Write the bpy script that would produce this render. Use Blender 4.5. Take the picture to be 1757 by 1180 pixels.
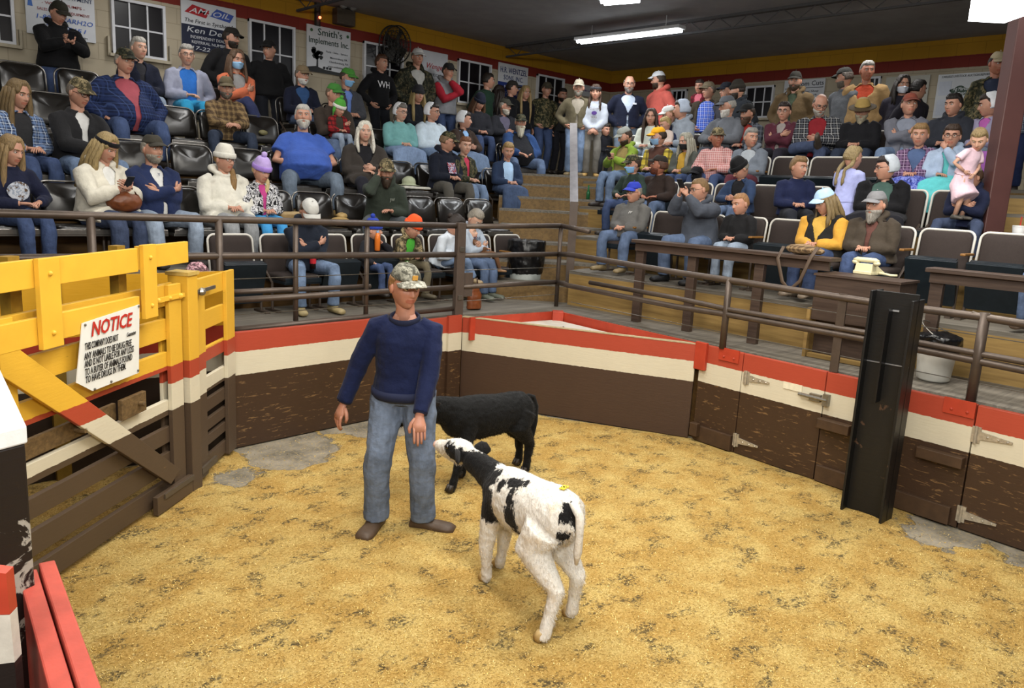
import bpy, bmesh, math, random
import numpy as np
from mathutils import Vector, Matrix, noise as mnoise
random.seed(7); RNG = np.random.RandomState(11)
for _o in list(bpy.data.objects): bpy.data.objects.remove(_o)
SC = bpy.context.scene; COL = SC.collection
# ------------------------------------------------------------ camera
W_, H_ = 1757.0, 1180.0
FPX = 1333.0; CAMZ = 2.30
YAW, PIT, ROL = math.radians(44.4), math.radians(10.94), math.radians(3.0)
_f = np.array([math.sin(YAW)*math.cos(PIT), math.cos(YAW)*math.cos(PIT), -math.sin(PIT)])
_r0 = np.array([math.cos(YAW), -math.sin(YAW), 0.0]); _u0 = np.cross(_r0, _f)
_r = math.cos(ROL)*_r0 + math.sin(ROL)*_u0; _u = -math.sin(ROL)*_r0 + math.cos(ROL)*_u0
CAMP = np.array([0, 0, CAMZ])
cam = bpy.data.objects.new('camera', bpy.data.cameras.new('camera')); COL.objects.link(cam)
cam.data.sensor_width = 36.0; cam.data.lens = 36.0*FPX/W_; cam.data.clip_start = 0.05
cam.matrix_world = Matrix(((_r[0], _u[0], -_f[0], 0), (_r[1], _u[1], -_f[1], 0), (_r[2], _u[2], -_f[2], CAMZ), (0, 0, 0, 1)))
SC.camera = cam
def ray(x, y): return _f + _r*(x-878.5)/FPX - _u*(y-590.0)/FPX
def on_z(x, y, z=0.0): d = ray(x, y); return CAMP + d*((z-CAMZ)/d[2])
def on_y(x, y, Y): d = ray(x, y); return CAMP + d*(Y/d[1])
def on_x(x, y, X): d = ray(x, y); return CAMP + d*(X/d[0])
# ------------------------------------------------------------ world, lights, exposure
wd = bpy.data.worlds.new('hall_air'); SC.world = wd; wd.use_nodes = True
wd.node_tree.nodes['Background'].inputs[0].default_value = (0.75, 0.85, 1.0, 1); wd.node_tree.nodes['Background'].inputs[1].default_value = 0.11
SC.view_settings.view_transform = 'Standard'; SC.view_settings.look = 'None'
SC.view_settings.exposure = -0.28; SC.view_settings.gamma = 1.0; SC.view_settings.use_curve_mapping = False
SC.cycles.use_denoising = True
SC.cycles.max_bounces = 5; SC.cycles.diffuse_bounces = 3; SC.cycles.glossy_bounces = 3
def area(name, loc, sx, sy, power, col=(1, .96, .88), rot=(0, 0, 0)):
    l = bpy.data.lights.new(name, 'AREA'); l.shape = 'RECTANGLE'; l.size = sx; l.size_y = sy; l.energy = power; l.color = col
    o = bpy.data.objects.new(name, l); COL.objects.link(o); o.location = loc; o.rotation_euler = rot; return o
CEIL = 5.12
# the strip lamps that hang over the ring (above the frame) and those over the stands
for i, (x, y, p) in enumerate([(2.4, 2.2, 110), (4.4, 2.4, 110), (2.6, 4.2, 100), (4.8, 4.3, 100), (1.0, .6, 100)]):
    area('ring_lamp_light', (x, y, 4.75), 0.5, 1.5, p)
for i, (x, y, p) in enumerate([(2.2, 7.2, 52), (5.2, 7.2, 52), (8.2, 4.2, 52), (8.2, 1.4, 46), (9.6, 9.2, 38), (4.2, 10.0, 36), (11.6, 5.2, 40), (1.4, 9.4, 22)]):
    area('stand_lamp_light', (x, y, 4.95), 0.3, 1.8, p, (1, .98, .95))
# added frontal fill lights behind the lens, turned to the ring and the seats
for x, y, p, rz in ((-1.2, -.6, 240, -40), (.6, -2.0, 200, -55)):
    area('front_fill_light', (x, y, 3.9), 1.6, 0.5, p, (1, .97, .9), (math.radians(66), 0, math.radians(rz)))
# ------------------------------------------------------------ materials
def lin(h):
    if isinstance(h, (tuple, list)): return tuple(h)[:3]
    h = h.lstrip('#'); c = [int(h[i:i+2], 16)/255 for i in (0, 2, 4)]
    return tuple(v/12.92 if v <= .04045 else ((v+.055)/1.055)**2.4 for v in c)
MATS = {}
class NT:
    def __init__(s, name):
        s.m = bpy.data.materials.new(name); s.m.use_nodes = True; s.t = s.m.node_tree
        s.b = s.t.nodes['Principled BSDF']
    def n(s, typ, **k):
        x = s.t.nodes.new(typ)
        for a, v in k.items(): setattr(x, a, v)
        return x
    def l(s, a, b): s.t.links.new(a, b)
    def coord(s, kind='Object', scale=(1, 1, 1)):
        if kind == 'World': o = s.n('ShaderNodeNewGeometry').outputs['Position']
        else: o = s.n('ShaderNodeTexCoord').outputs[kind]
        mp = s.n('ShaderNodeMapping'); mp.inputs['Scale'].default_value = scale; s.l(o, mp.inputs[0]); return mp.outputs[0]
    def noise(s, co, scale, detail=4, rough=.55, dist=0):
        x = s.n('ShaderNodeTexNoise'); x.inputs['Scale'].default_value = scale; x.inputs['Detail'].default_value = detail
        x.inputs['Roughness'].default_value = rough; x.inputs['Distortion'].default_value = dist
        s.l(co, x.inputs['Vector']); return x.outputs['Fac']
    def ramp(s, fac, stops, const=False):
        r = s.n('ShaderNodeValToRGB'); e = r.color_ramp.elements
        if const: r.color_ramp.interpolation = 'CONSTANT'
        while len(e) < len(stops): e.new(0.5)
        for i, (p, c) in enumerate(stops):
            e[i].position = p; c = lin(c) if not isinstance(c, (int, float)) else (c, c, c); e[i].color = (*c, 1)
        s.l(fac, r.inputs[0]); return r.outputs[0]
    def mix(s, fac, a, b, mode='MIX'):
        x = s.n('ShaderNodeMix', data_type='RGBA', blend_type=mode)
        for k, v in ((0, fac), (6, a), (7, b)):
            if isinstance(v, (int, float)): x.inputs[k].default_value = v
            elif isinstance(v, (tuple, list, str)): x.inputs[k].default_value = (*lin(v), 1)
            else: s.l(v, x.inputs[k])
        return x.outputs[2]
    def math(s, op, a, b=None, c=None):
        x = s.n('ShaderNodeMath', operation=op)
        for k, v in enumerate((a, b, c)):
            if v is None: continue
            if isinstance(v, (int, float)): x.inputs[k].default_value = v
            else: s.l(v, x.inputs[k])
        return x.outputs[0]
    def sep(s, co):
        x = s.n('ShaderNodeSeparateXYZ'); s.l(co, x.inputs[0]); return x.outputs
    def bump(s, h, strength=.3, dist=.01):
        x = s.n('ShaderNodeBump'); x.inputs['Strength'].default_value = strength; x.inputs['Distance'].default_value = dist
        s.l(h, x.inputs['Height']); s.l(x.outputs[0], s.b.inputs['Normal'])
    def done(s, col, rough=.6, metal=0, spec=.5):
        if isinstance(col, (tuple, list, str)): s.b.inputs['Base Color'].default_value = (*lin(col), 1)
        else: s.l(col, s.b.inputs['Base Color'])
        if isinstance(rough, (int, float)): s.b.inputs['Roughness'].default_value = rough
        else: s.l(rough, s.b.inputs['Roughness'])
        s.b.inputs['Metallic'].default_value = metal; s.b.inputs['Specular IOR Level'].default_value = spec
        return s.m
def dk(c, f): return tuple(v*f for v in lin(c))
def plain(c, rough=.6, var=.12, scale=25, bump=.15, metal=0, spec=.4, nm='paint'):
    k = ('plain', c, rough, var, scale, bump, metal)
    if k in MATS: return MATS[k]
    t = NT(nm); co = t.coord()
    f = t.noise(co, scale, 3)
    col = t.ramp(f, [(.25, dk(c, 1-var)), (.75, dk(c, 1+var))])
    if bump: t.bump(t.noise(co, scale*4, 3), bump, .004)
    MATS[k] = t.done(col, rough, metal, spec); return MATS[k]
def cloth(c, var=.14):
    k = ('cloth', c)
    if k in MATS: return MATS[k]
    t = NT('cloth'); co = t.coord()
    col = t.ramp(t.noise(co, 9, 5, .65), [(.3, dk(c, 1-var)), (.7, dk(c, 1+var))])
    t.bump(t.noise(co, 14, 5, .6), .35, .03)
    t.b.inputs['Sheen Weight'].default_value = .04
    MATS[k] = t.done(col, .85, 0, .2); return MATS[k]
def denim(c='#4f6f9a', fade=1.5):
    c = lin(c); lum = .3*c[0]+.55*c[1]+.15*c[2]; c = tuple(round(.62*v+.38*lum, 5) for v in c)
    k = ('denim', c, fade)
    if k in MATS: return MATS[k]
    t = NT('denim'); co = t.coord()
    a = t.noise(co, 5, 4, .6); b = t.noise(t.coord('Object', (1, 1, .35)), 40, 3)
    col = t.ramp(a, [(.3, dk(c, .62)), (.55, c), (.78, dk(c, fade))])
    col = t.mix(.25, col, t.ramp(b, [(.3, dk(c, .5)), (.7, dk(c, 1.4))]))
    t.bump(t.noise(co, 16, 5, .6), .4, .03)
    MATS[k] = t.done(col, .85, 0, .2); return MATS[k]
def plaid(c1, c2, c3=None, sc=14.0, lw=.32, rot=0):
    k = ('plaid', c1, c2, c3, sc)
    if k in MATS: return MATS[k]
    t = NT('plaid_cloth'); x, y, z = t.sep(t.coord('Object', (sc, sc, sc)))
    u = t.math('ADD', x, t.math('MULTIPLY', y, .6))
    def band(v, w, off=0.0):
        fr = t.math('FRACT', t.math('ADD', v, off)); return t.math('LESS_THAN', fr, w)
    bx = band(u, lw); bz = band(z, lw)
    col = t.mix(t.math('MULTIPLY', bx, .62), c1, c2); col = t.mix(t.math('MULTIPLY', bz, .62), col, c2)
    if c3:
        col = t.mix(t.math('MULTIPLY', band(u, .09, .4), .8), col, c3); col = t.mix(t.math('MULTIPLY', band(z, .09, .4), .8), col, c3)
    t.bump(t.noise(t.coord(), 14, 5, .6), .35, .03)
    MATS[k] = t.done(col, .85, 0, .2); return MATS[k]
def camo(c1, c2, c3, sc=16.0):
    k = ('camo', c1, c2, c3, sc)
    if k in MATS: return MATS[k]
    t = NT('camouflage_cloth'); co = t.coord()
    a = t.noise(co, sc, 3, .6, .6); b = t.noise(t.coord('Object', (1.3, 1.3, .8)), sc*1.7, 3, .6, .8)
    col = t.ramp(a, [(.0, c2), (.46, c1), (.56, c3)], True)
    col = t.mix(t.ramp(b, [(0, 0.0), (.56, 1.0)], True), col, c2)
    t.bump(t.noise(co, 14, 5, .6), .35, .03)
    MATS[k] = t.done(col, .85, 0, .2); return MATS[k]
def skinm(c):
    k = ('skin', c)
    if k in MATS: return MATS[k]
    t = NT('skin'); co = t.coord()
    col = t.ramp(t.noise(co, 18, 4), [(.3, dk(c, .86)), (.7, dk(c, 1.08))])
    c2 = (lin(c)[0]*.97, lin(c)[1]*.76, lin(c)[2]*.72)
    col = t.mix(t.math('MULTIPLY', t.ramp(t.noise(co, 7, 2), [(.5, 0.0), (.75, 1.0)]), .35), col, c2)
    t.b.inputs['Subsurface Weight'].default_value = .08
    t.b.inputs['Subsurface Radius'].default_value = (.01, .004, .002)
    t.bump(t.noise(co, 60, 3), .1, .004)
    MATS[k] = t.done(col, .5, 0, .4); return MATS[k]
def hairm(c):
    k = ('hair', c)
    if k in MATS: return MATS[k]
    t = NT('hair'); co = t.coord('Object', (1, 1, .12))
    f = t.noise(co, 130, 4, .6)
    col = t.ramp(f, [(.3, dk(c, .5)), (.55, c), (.75, dk(c, 1.2))])
    t.bump(f, .8, .01)
    MATS[k] = t.done(col, .5, 0, .4); return MATS[k]
def wood(c1, c2, sc=3.0, along=0, rough=.55, bump=.3, nm='wood', co_kind='Object'):
    k = ('wood', c1, c2, sc, along, co_kind)
    if k in MATS: return MATS[k]
    t = NT(nm); s3 = [14, 14, 14]; s3[along] = 1.0
    f = t.noise(t.coord(co_kind, tuple(v*sc/3 for v in s3)), 3, 6, .6, .4)
    g = t.noise(t.coord(co_kind), 2.5, 4)
    col = t.mix(t.math('MULTIPLY', g, .5), t.ramp(f, [(.3, c1), (.7, c2)]), dk(c1, .7))
    t.bump(f, bump, .004)
    MATS[k] = t.done(col, rough, 0, .35); return MATS[k]
def painted(name, stops, wearcol='#8a6a45', wear=.62, along=(1, 1, 6), rough=.45, jitter=.0, brown_only=None):
    """Paint in level bands by height, chipped and scuffed."""
    t = NT(name); pos = t.n('ShaderNodeNewGeometry').outputs['Position']
    x, y, z = t.sep(pos); co = t.coord('World')
    n = t.noise(co, 6, 2)
    zz = t.math('ADD', z, t.math('MULTIPLY', t.math('SUBTRACT', t.noise(co, 25, 2), .5), .012))
    f = t.math('DIVIDE', zz, 2.0)
    col = t.ramp(f, [(p/2.0, c) for p, c in stops], True)
    col = t.mix(t.math('MULTIPLY', t.noise(co, 3, 5, .7), .35), col, t.mix(.5, col, '#3a2a1c', 'MULTIPLY'))
    w = t.noise(t.coord('World', along), 7, 6, .65, .5)
    wm = t.ramp(w, [(wear, 0.0), (wear+.03, 1.0)])
    if brown_only is not None: wm = t.math('MULTIPLY', wm, t.math('LESS_THAN', z, brown_only))
    else: brown_only = 0
    w2 = t.ramp(t.noise(t.coord('World', along), 16, 5, .7), [(.68, 0.0), (.70, 1.0)])
    col = t.mix(t.math('MULTIPLY', wm, .6), col, wearcol)
    col = t.mix(t.math('MULTIPLY', w2, .35), col, '#2a1d14')
    t.bump(t.math('ADD', t.noise(t.coord('World', (1, 1, 8)), 9, 5), t.math('MULTIPLY', wm, -.5)), .2, .006)
    return t.done(col, rough, 0, .4)
# ------------------------------------------------------------ mesh helpers
class MB:
    def __init__(s): s.v = []; s.f = []; s.mi = []
    def add(s, v, f, mi=0):
        b = len(s.v); s.v += [tuple(map(float, p)) for p in v]; s.f += [tuple(i+b for i in q) for q in f]; s.mi += [mi]*len(f); return s
    def box(s, c, d, R=None, mi=0):
        c = np.array(c, float); d = np.array(d, float)/2
        P = np.array([[i, j, k] for i in (-1, 1) for j in (-1, 1) for k in (-1, 1)], float)*d
        if R is not None: P = P @ np.array(R, float).T
        return s.add(P+c, [(0, 1, 3, 2), (4, 6, 7, 5), (0, 4, 5, 1), (2, 3, 7, 6), (0, 2, 6, 4), (1, 5, 7, 3)], mi)
    def bar(s, a, b, w, h, up=(0, 0, 1), mi=0):
        """box from a to b: w across, h along up"""
        a = np.array(a, float); b = np.array(b, float); e = b-a; L = np.linalg.norm(e); e = e/L
        up = np.array(up, float); sd = np.cross(e, up); sd /= np.linalg.norm(sd); up = np.cross(sd, e)
        return s.box((a+b)/2, (L, w, h), np.column_stack([e, sd, up]), mi)
    def rings(s, R, cap=True, mi=0, closed=False):
        n = len(R[0]); V = [p for r in R for p in r]; F = []
        m = len(R)
        for i in range(m-1 if not closed else m):
            a = i*n; b = ((i+1) % m)*n
            for j in range(n): F.append((a+j, a+(j+1) % n, b+(j+1) % n, b+j))
        if cap and not closed: F.append(tuple(range(n-1, -1, -1))); F.append(tuple(range((m-1)*n, m*n)))
        return s.add(V, F, mi)
    def tube(s, pts, rad, seg=10, ref=(1, 0, 0), cap=True, mi=0, closed=False):
        """rad: per-point number or (r along ref, r across)"""
        pts = [np.array(p, float) for p in pts]; n = len(pts)
        if isinstance(rad, (int, float)): rad = [rad]*n
        R = []; ref = np.array(ref, float); prev = None
        for i, p in enumerate(pts):
            if closed: t = pts[(i+1) % n]-pts[i-1]
            else: t = pts[min(i+1, n-1)]-pts[max(i-1, 0)]
            t = t/(np.linalg.norm(t)+1e-9)
            u = ref if prev is None else prev
            u = u - t*(u@t)
            if np.linalg.norm(u) < 1e-3: u = np.cross(t, (0.3, .5, .8))
            u = u/np.linalg.norm(u); prev = u; w = np.cross(t, u)
            ra, rb = rad[i] if isinstance(rad[i], (tuple, list)) else (rad[i], rad[i])
            R.append([p + u*ra*math.cos(a) + w*rb*math.sin(a) for a in np.arange(seg)*2*math.pi/seg])
        return s.rings(R, cap, mi, closed)
    def ball(s, c, r, nu=12, nv=8, R=None, mi=0):
        c = np.array(c, float); r = np.array(r if isinstance(r, (tuple, list)) else (r, r, r), float)
        rr = []
        for i in range(1, nv):
            ph = math.pi*i/nv
            rr.append([np.array([math.sin(ph)*math.cos(a), math.sin(ph)*math.sin(a), -math.cos(ph)])*r for a in np.arange(nu)*2*math.pi/nu])
        V = [np.array([0, 0, -r[2]])]+[p for q in rr for p in q]+[np.array([0, 0, r[2]])]
        F = [(0, 1+(j+1) % nu, 1+j) for j in range(nu)]
        for i in range(nv-2):
            for j in range(nu): F.append((1+i*nu+j, 1+i*nu+(j+1) % nu, 1+(i+1)*nu+(j+1) % nu, 1+(i+1)*nu+j))
        T = len(V)-1; o = 1+(nv-2)*nu
        F += [(o+j, o+(j+1) % nu, T) for j in range(nu)]
        V = np.array(V)
        if R is not None: V = V @ np.array(R, float).T
        return s.add(V+c, F, mi)
    def prism(s, pts, up, mi=0):
        up = np.array(up, float); n = len(pts); P = [np.array(p, float) for p in pts]
        V = P+[p+up for p in P]
        F = [tuple(range(n-1, -1, -1)), tuple(range(n, 2*n))]+[(j, (j+1) % n, n+(j+1) % n, n+j) for j in range(n)]
        return s.add(V, F, mi)
    def xf(s, M, t=(0, 0, 0)):
        V = np.array(s.v) @ np.array(M, float).T + np.array(t, float); s.v = [tuple(p) for p in V]; return s
    def join(s, o, mi=None):
        s.add(o.v, o.f, 0 if mi is None else mi)
        if mi is None: s.mi[-len(o.f):] = o.mi
        return s
    def mesh(s, name, mats):
        me = bpy.data.meshes.new(name); me.from_pydata(s.v, [], s.f)
        for m in (mats if isinstance(mats, (list, tuple)) else [mats]): me.materials.append(m)
        if len(me.materials) > 1: me.polygons.foreach_set('material_index', s.mi)
        bm = bmesh.new(); bm.from_mesh(me); bmesh.ops.recalc_face_normals(bm, faces=bm.faces); bm.to_mesh(me); bm.free()
        return me
    def build(s, name, mats, parent=None, smooth=False, loc=None, bevel=0, origin=None):
        """link as ONE object; origin moves the pivot there and keeps the shape in place"""
        if origin is not None: s.xf(np.eye(3), -np.array(origin, float))
        me = s.mesh(name, mats)
        if smooth: me.polygons.foreach_set('use_smooth', [True]*len(me.polygons))
        o = bpy.data.objects.new(name, me); COL.objects.link(o)
        if origin is not None: o.location = origin
        if loc is not None: o.location = loc
        if parent is not None:
            o.parent = parent
        if bevel:
            b = o.modifiers.new('edge', 'BEVEL'); b.width = bevel; b.segments = 2; b.limit_method = 'ANGLE'
        return o
def tag(o, label=None, cat=None, group=None, kind=None):
    if label: o['label'] = label
    if cat: o['category'] = cat
    if group: o['group'] = group
    if kind: o['kind'] = kind
    return o
def empty(name, label, cat, loc=(0, 0, 0), rz=0, group=None, kind=None):
    o = bpy.data.objects.new(name, None); COL.objects.link(o); o.location = loc; o.rotation_euler = (0, 0, rz); o.empty_display_size = .1
    return tag(o, label, cat, group, kind)
def local(root, mb):
    """bring world-space geometry into the frame of an unrotated root"""
    return mb.xf(np.eye(3), -np.array(root.location))
def remesh(o, vox=.016, smooth=3, wrinkle=0, wsize=.14):
    r = o.modifiers.new('skin', 'REMESH'); r.mode = 'VOXEL'; r.voxel_size = vox; r.use_smooth_shade = True
    if smooth:
        s_ = o.modifiers.new('soft', 'SMOOTH'); s_.factor = .5; s_.iterations = smooth
    if wrinkle:
        key = 'folds%.2f' % wsize
        tx = bpy.data.textures.get(key) or bpy.data.textures.new(key, 'CLOUDS'); tx.noise_scale = wsize; tx.noise_depth = 2
        d = o.modifiers.new('folds', 'DISPLACE'); d.texture = tx; d.strength = wrinkle; d.mid_level = .5; d.texture_coords = 'LOCAL'
    return o
def text(name, body, mat, size, M, parent=None, shear=0, align='CENTER', extrude=.001, bold=0, sx=1.0):
    c = bpy.data.curves.new(name, 'FONT'); c.body = body; c.size = size; c.align_x = align; c.align_y = 'CENTER'; c.shear = shear
    c.extrude = extrude; c.offset = bold; c.resolution_u = 2
    o = bpy.data.objects.new(name, c); COL.objects.link(o); c.materials.append(mat)
    dg = bpy.context.evaluated_depsgraph_get(); me = bpy.data.meshes.new_from_object(o.evaluated_get(dg)); bpy.data.objects.remove(o)
    me.name = name
    me.transform(Matrix.Diagonal((sx, 1, 1, 1))); me.transform(M)
    o = bpy.data.objects.new(name, me); COL.objects.link(o)
    if parent is not None: o.parent = parent
    return o
def frame(o, ex, ez):
    """4x4 with local x -> ex, local y -> ez, local z -> ex x ez, at o"""
    ex = Vector(ex).normalized(); ez = Vector(ez).normalized(); n = ex.cross(ez)
    return Matrix(((ex[0], ez[0], n[0], o[0]), (ex[1], ez[1], n[1], o[1]), (ex[2], ez[2], n[2], o[2]), (0, 0, 0, 1)))
# ------------------------------------------------------------ the hall
GREYWALL = None
def block_wall():
    t = NT('painted_block'); pos = t.coord('World'); x, y, z = t.sep(pos)
    cv = t.n('ShaderNodeCombineXYZ'); t.l(t.math('ADD', x, y), cv.inputs[0]); t.l(z, cv.inputs[1])
    b = t.n('ShaderNodeTexBrick'); b.inputs['Scale'].default_value = 1.0; b.inputs['Brick Width'].default_value = .42; b.inputs['Row Height'].default_value = .21
    b.inputs['Mortar Size'].default_value = .006; b.inputs['Mortar Smooth'].default_value = .4
    b.inputs['Color1'].default_value = (1, 1, 1, 1); b.inputs['Color2'].default_value = (.94, .94, .94, 1); b.inputs['Mortar'].default_value = (.72, .72, .7, 1)
    t.l(cv.outputs[0], b.inputs['Vector'])
    n = t.noise(pos, 2.0, 4)
    zn = t.math('ADD', z, t.math('MULTIPLY', t.math('SUBTRACT', t.noise(pos, 12, 2), .5), .012))
    paint = t.ramp(t.math('DIVIDE', zn, 6.0), [(0, '#b5aa94'), (4.66/6, '#7c2a20'), (4.83/6, '#b0831c')], True)
    col = t.mix(1.0, paint, b.outputs['Color'], 'MULTIPLY')
    col = t.mix(t.math('MULTIPLY', n, .3), col, t.mix(1.0, col, '#8d8472', 'MULTIPLY'))
    t.bump(b.outputs['Fac'], -.3, .01)
    return t.done(col, .7, 0, .3)
M_BLOCK = block_wall()
M_CEIL = plain('#8f8f92', .8, .12, 3, .1, nm='ceiling_paint')
def concrete():
    t = NT('ring_concrete'); co = t.coord('World')
    col = t.ramp(t.noise(co, 4, 6, .65), [(.3, '#5f5a50'), (.6, '#8d8576'), (.8, '#a39b8a')])
    col = t.mix(t.ramp(t.noise(co, 40, 4), [(.5, 0.0), (.7, .5)]), col, '#b09a68')
    t.bump(t.noise(co, 30, 5), .3, .01); return t.done(col, .85, 0, .2)
def st(name, mb, mat, smooth=False, bevel=0):
    return tag(mb.build(name, mat, smooth=smooth, bevel=bevel), kind='structure')
LW, RW = 11.8, 14.25
st('floor', MB().box((5, 5, -.05), (20, 15, .1)), concrete())
st('ceiling', MB().box((5, 5.4, CEIL+.05), (19.4, 13.6, .1)), M_CEIL)
st('wall_left', MB().box((5.6, LW+.1, 2.56), (18.9, .2, 5.12)), M_BLOCK)
st('wall_right', MB().box((RW+.1, 5.3, 2.56), (.2, 13.0, 5.12)), M_BLOCK)
# ceiling joists (dark open-web) -------------------------------------------------
M_JOIST = plain('#4c4c4e', .8, nm='joist_steel')
for i, xx in enumerate((2.2, 6.4, 10.9)):
    m = MB().box((xx, 5.4, CEIL-.02), (.09, 12.6, .04)).box((xx, 5.4, CEIL-.20), (.04, 12.6, .03))
    for k in range(24):
        y = -.8+k*.52
        m.tube([(xx, y, CEIL-.02), (xx, y+.26, CEIL-.2), (xx, y+.52, CEIL-.02)], .008, 5)
    o = m.build('roof_joist', M_JOIST)
    tag(o, None, None, kind='structure')
# lower purlin sheet edges
# windows -------------------------------------------------------------------------
M_WHITE = plain('#c9cbd0', .5, .05, nm='white_paint'); M_PANE = plain('#121014', .3, .05, 3, 0, spec=.25, nm='night_glass')
def window(n, a, ex, w, h, nrm, cols=3, rows=2):
    """a: lower-left corner on the wall, ex: along the wall, nrm: into the room"""
    a = np.array(a, float); ex = np.array(ex, float); nz = np.array((0, 0, 1.0)); nrm = np.array(nrm, float)
    R = np.column_stack([ex, nrm, nz]); c = a+ex*w/2+nz*h/2
    root = MB().box(c+nrm*.008, (w-.02, .016, h-.02), R).build('window_%d' % n, M_PANE); tag(root, kind='structure')
    f = MB(); fw = .036
    for s_ in (-1, 1):
        f.box(c+ex*s_*(w/2-fw/2)+nrm*.03, (fw, .06, h), R); f.box(c+nz*s_*(h/2-fw/2)+nrm*.03, (w, .058, fw), R)
    f.build('window_frame', M_WHITE, root)
    g = MB()
    for k in range(1, cols): g.box(a+ex*w*k/cols+nz*h/2+nrm*.022, (.022, .026, h-.06), R)
    for k in range(1, rows): g.box(c+nz*(h*k/rows-h/2)+nrm*.022, (w-.06, .024, .022), R)
    g.build('window_bars', M_WHITE, root)
    MB().box(a+ex*w/2+nrm*.05-nz*.02, (w+.1, .1, .04), R).build('window_sill', plain('#a59c88', .7, nm='sill'), root)
    MB().box(a-ex*.05+nz*h*.12+nrm*.035, (.03, .07, h*.34), R).box(a+ex*(w+.05)+nz*h*.12+nrm*.035, (.03, .07, h*.34), R).build('window_stay', plain('#a59c88', .7, nm='sill'), root)
def win_left(n, x0, ytop, x1, ybot):
    A = on_y(x0, ybot, LW); B = on_y(x1, ytop, LW)
    window(n, (A[0], LW, A[2]), (1, 0, 0), B[0]-A[0], B[2]-A[2], (0, -1, 0))
def win_right(n, x0, ytop, x1, ybot):
    A = on_x(x0, ybot, RW); B = on_x(x1, ytop, RW)
    window(n, (RW, A[1], A[2]), (0, -1, 0), A[1]-B[1], B[2]-A[2], (-1, 0, 0))
for i, q in enumerate([(-60, -20, 20, 66), (192, 12, 281, 92), (426, 48, 504, 138), (621, 84, 690, 152), (782, 112, 841, 176), (917, 136, 966, 190)]): win_left(i+1, *q)
for i, q in enumerate([(1150, 153, 1181, 205), (1276, 146, 1331, 204), (1474, 131, 1514, 190)]): win_right(i+7, *q)
# seating tiers -------------------------------------------------------------------
M_TREAD = wood('#57524a', '#857e72', 3, 0, .7, nm='worn_boards', co_kind='World')
M_TREADY = wood('#57524a', '#857e72', 3, 1, .7, nm='worn_boards_across', co_kind='World')
M_RISE_L = wood('#4a3418', '#6b4d22', 2, 0, .7, nm='brown_plywood', co_kind='World')
M_RISE_R = wood('#80653a', '#a58850', 2, 1, .6, nm='tan_plywood', co_kind='World')
M_RISE_A = wood('#5f4a2a', '#86693c', 2, 0, .6, nm='stair_plywood', co_kind='World')
DECK = .97
LBACK = [7.65, 8.50, 9.35, 10.20, 11.05]; LFLOOR = [DECK, 1.40, 1.88, 2.36, 2.74]; LRISE = [None, 7.75, 8.60, 9.45, 10.30]; LEND = [7.2, 7.95, 8.75, 9.75, 10.6]
RBACK = [7.95, 8.80, 9.65, 10.50]; RFLOOR = [1.40, 1.78, 2.17, 2.56]; RRISE = [7.25, 8.05, 8.90, 9.75]; REND = [6.55, 7.2, 7.9, 8.6]; RLOW = [-1, 2.34, 2.56, 2.78]
AP = on_z(957, 533, DECK)
def slab(name, poly, z, th, mat, matf, zlow):
    root = MB().prism([(x, y, zlow) for x, y in poly], (0, 0, z-th-zlow)).build(name, matf); tag(root, kind='structure')
    MB().prism([(x, y, z-th) for x, y in poly], (0, 0, th)).build('tread', mat, root); return root
deck_poly = [(-3.5, 6.42), (2.80, 6.42), (5.45, 6.46), (AP[0], AP[1]), (6.56, 4.0), (6.36, 1.1), (6.25, -1.2), (7.6, -1.2), (7.6, 6.6), (8.6, 7.6), (8.6, 8.2), (-3.5, 8.2)]
slab('deck', deck_poly, DECK, .05, M_TREAD, M_RISE_L, .0)
for k in range(1, 5):
    slab('seating_platform', [(-3.5, LRISE[k]), (LEND[k], LRISE[k]), (LEND[k]+.02, LW), (-3.5, LW)], LFLOOR[k], .04, M_TREAD, M_RISE_L, .9)
for k in range(4):
    e = REND[k]
    slab('seating_platform', [(RRISE[k], RLOW[k]), (RW, RLOW[k]), (RW, e+1.0*(k > 2)), (RRISE[k]+.4, e), (RRISE[k], e-.1)], RFLOOR[k], .04, M_TREADY, M_RISE_R, .9)
slab('landing', [(10.72, 2.15), (RW, 2.15), (RW, LW), (10.6, LW), (9.7, 9.0), (10.72, 8.2)], 2.65, .04, M_TREADY, M_RISE_A, .9)
slab('landing', [(9.9, -1.0), (RW, -1.0), (RW, 2.15), (9.9, 2.15)], 2.65, .04, M_TREADY, M_RISE_A, .9)
az = math.radians(47.6); aD = np.array([math.sin(az), math.cos(az)]); aS = np.array([aD[1], -aD[0]])
SZ = [1.20, 1.44, 1.66, 1.87, 2.08, 2.27, 2.47, 2.64]
for k, z in enumerate(SZ):
    D = 9.95+.44*k; w0, w1 = -.75-.05*k, .85+.06*k
    P = lambda d, s: tuple(aD*d+aS*s)
    if k < 2:   # the two wide bottom steps bend round the corner of the ring
        d0 = 9.75+.45*k
        poly = [P(d0, -1.2), P(d0+.15, -.6), P(d0+.12, .5), P(d0-.35, 1.3), P(d0+.8, 1.3), P(d0+.8, -1.2)]
        slab('aisle_step', poly, z, .035, M_TREAD, M_RISE_A, .9)
    else: slab('aisle_step', [P(D, w0), P(D, w1), P(D+1.2, w1), P(D+1.2, w0)], z, .035, M_TREAD, M_RISE_A, .9)
for xx, z, ym in [(8.05, 1.78, 2.34), (8.5, 1.97, 2.34), (8.9, 2.17, 2.56), (9.3, 2.36, 2.56), (9.75, 2.56, 2.78)]:
    slab('aisle_step', [(xx, .6), (xx+1.2, .6), (xx+1.2, ym), (xx, ym)], z, .035, M_TREADY, M_RISE_R, .9)
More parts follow.
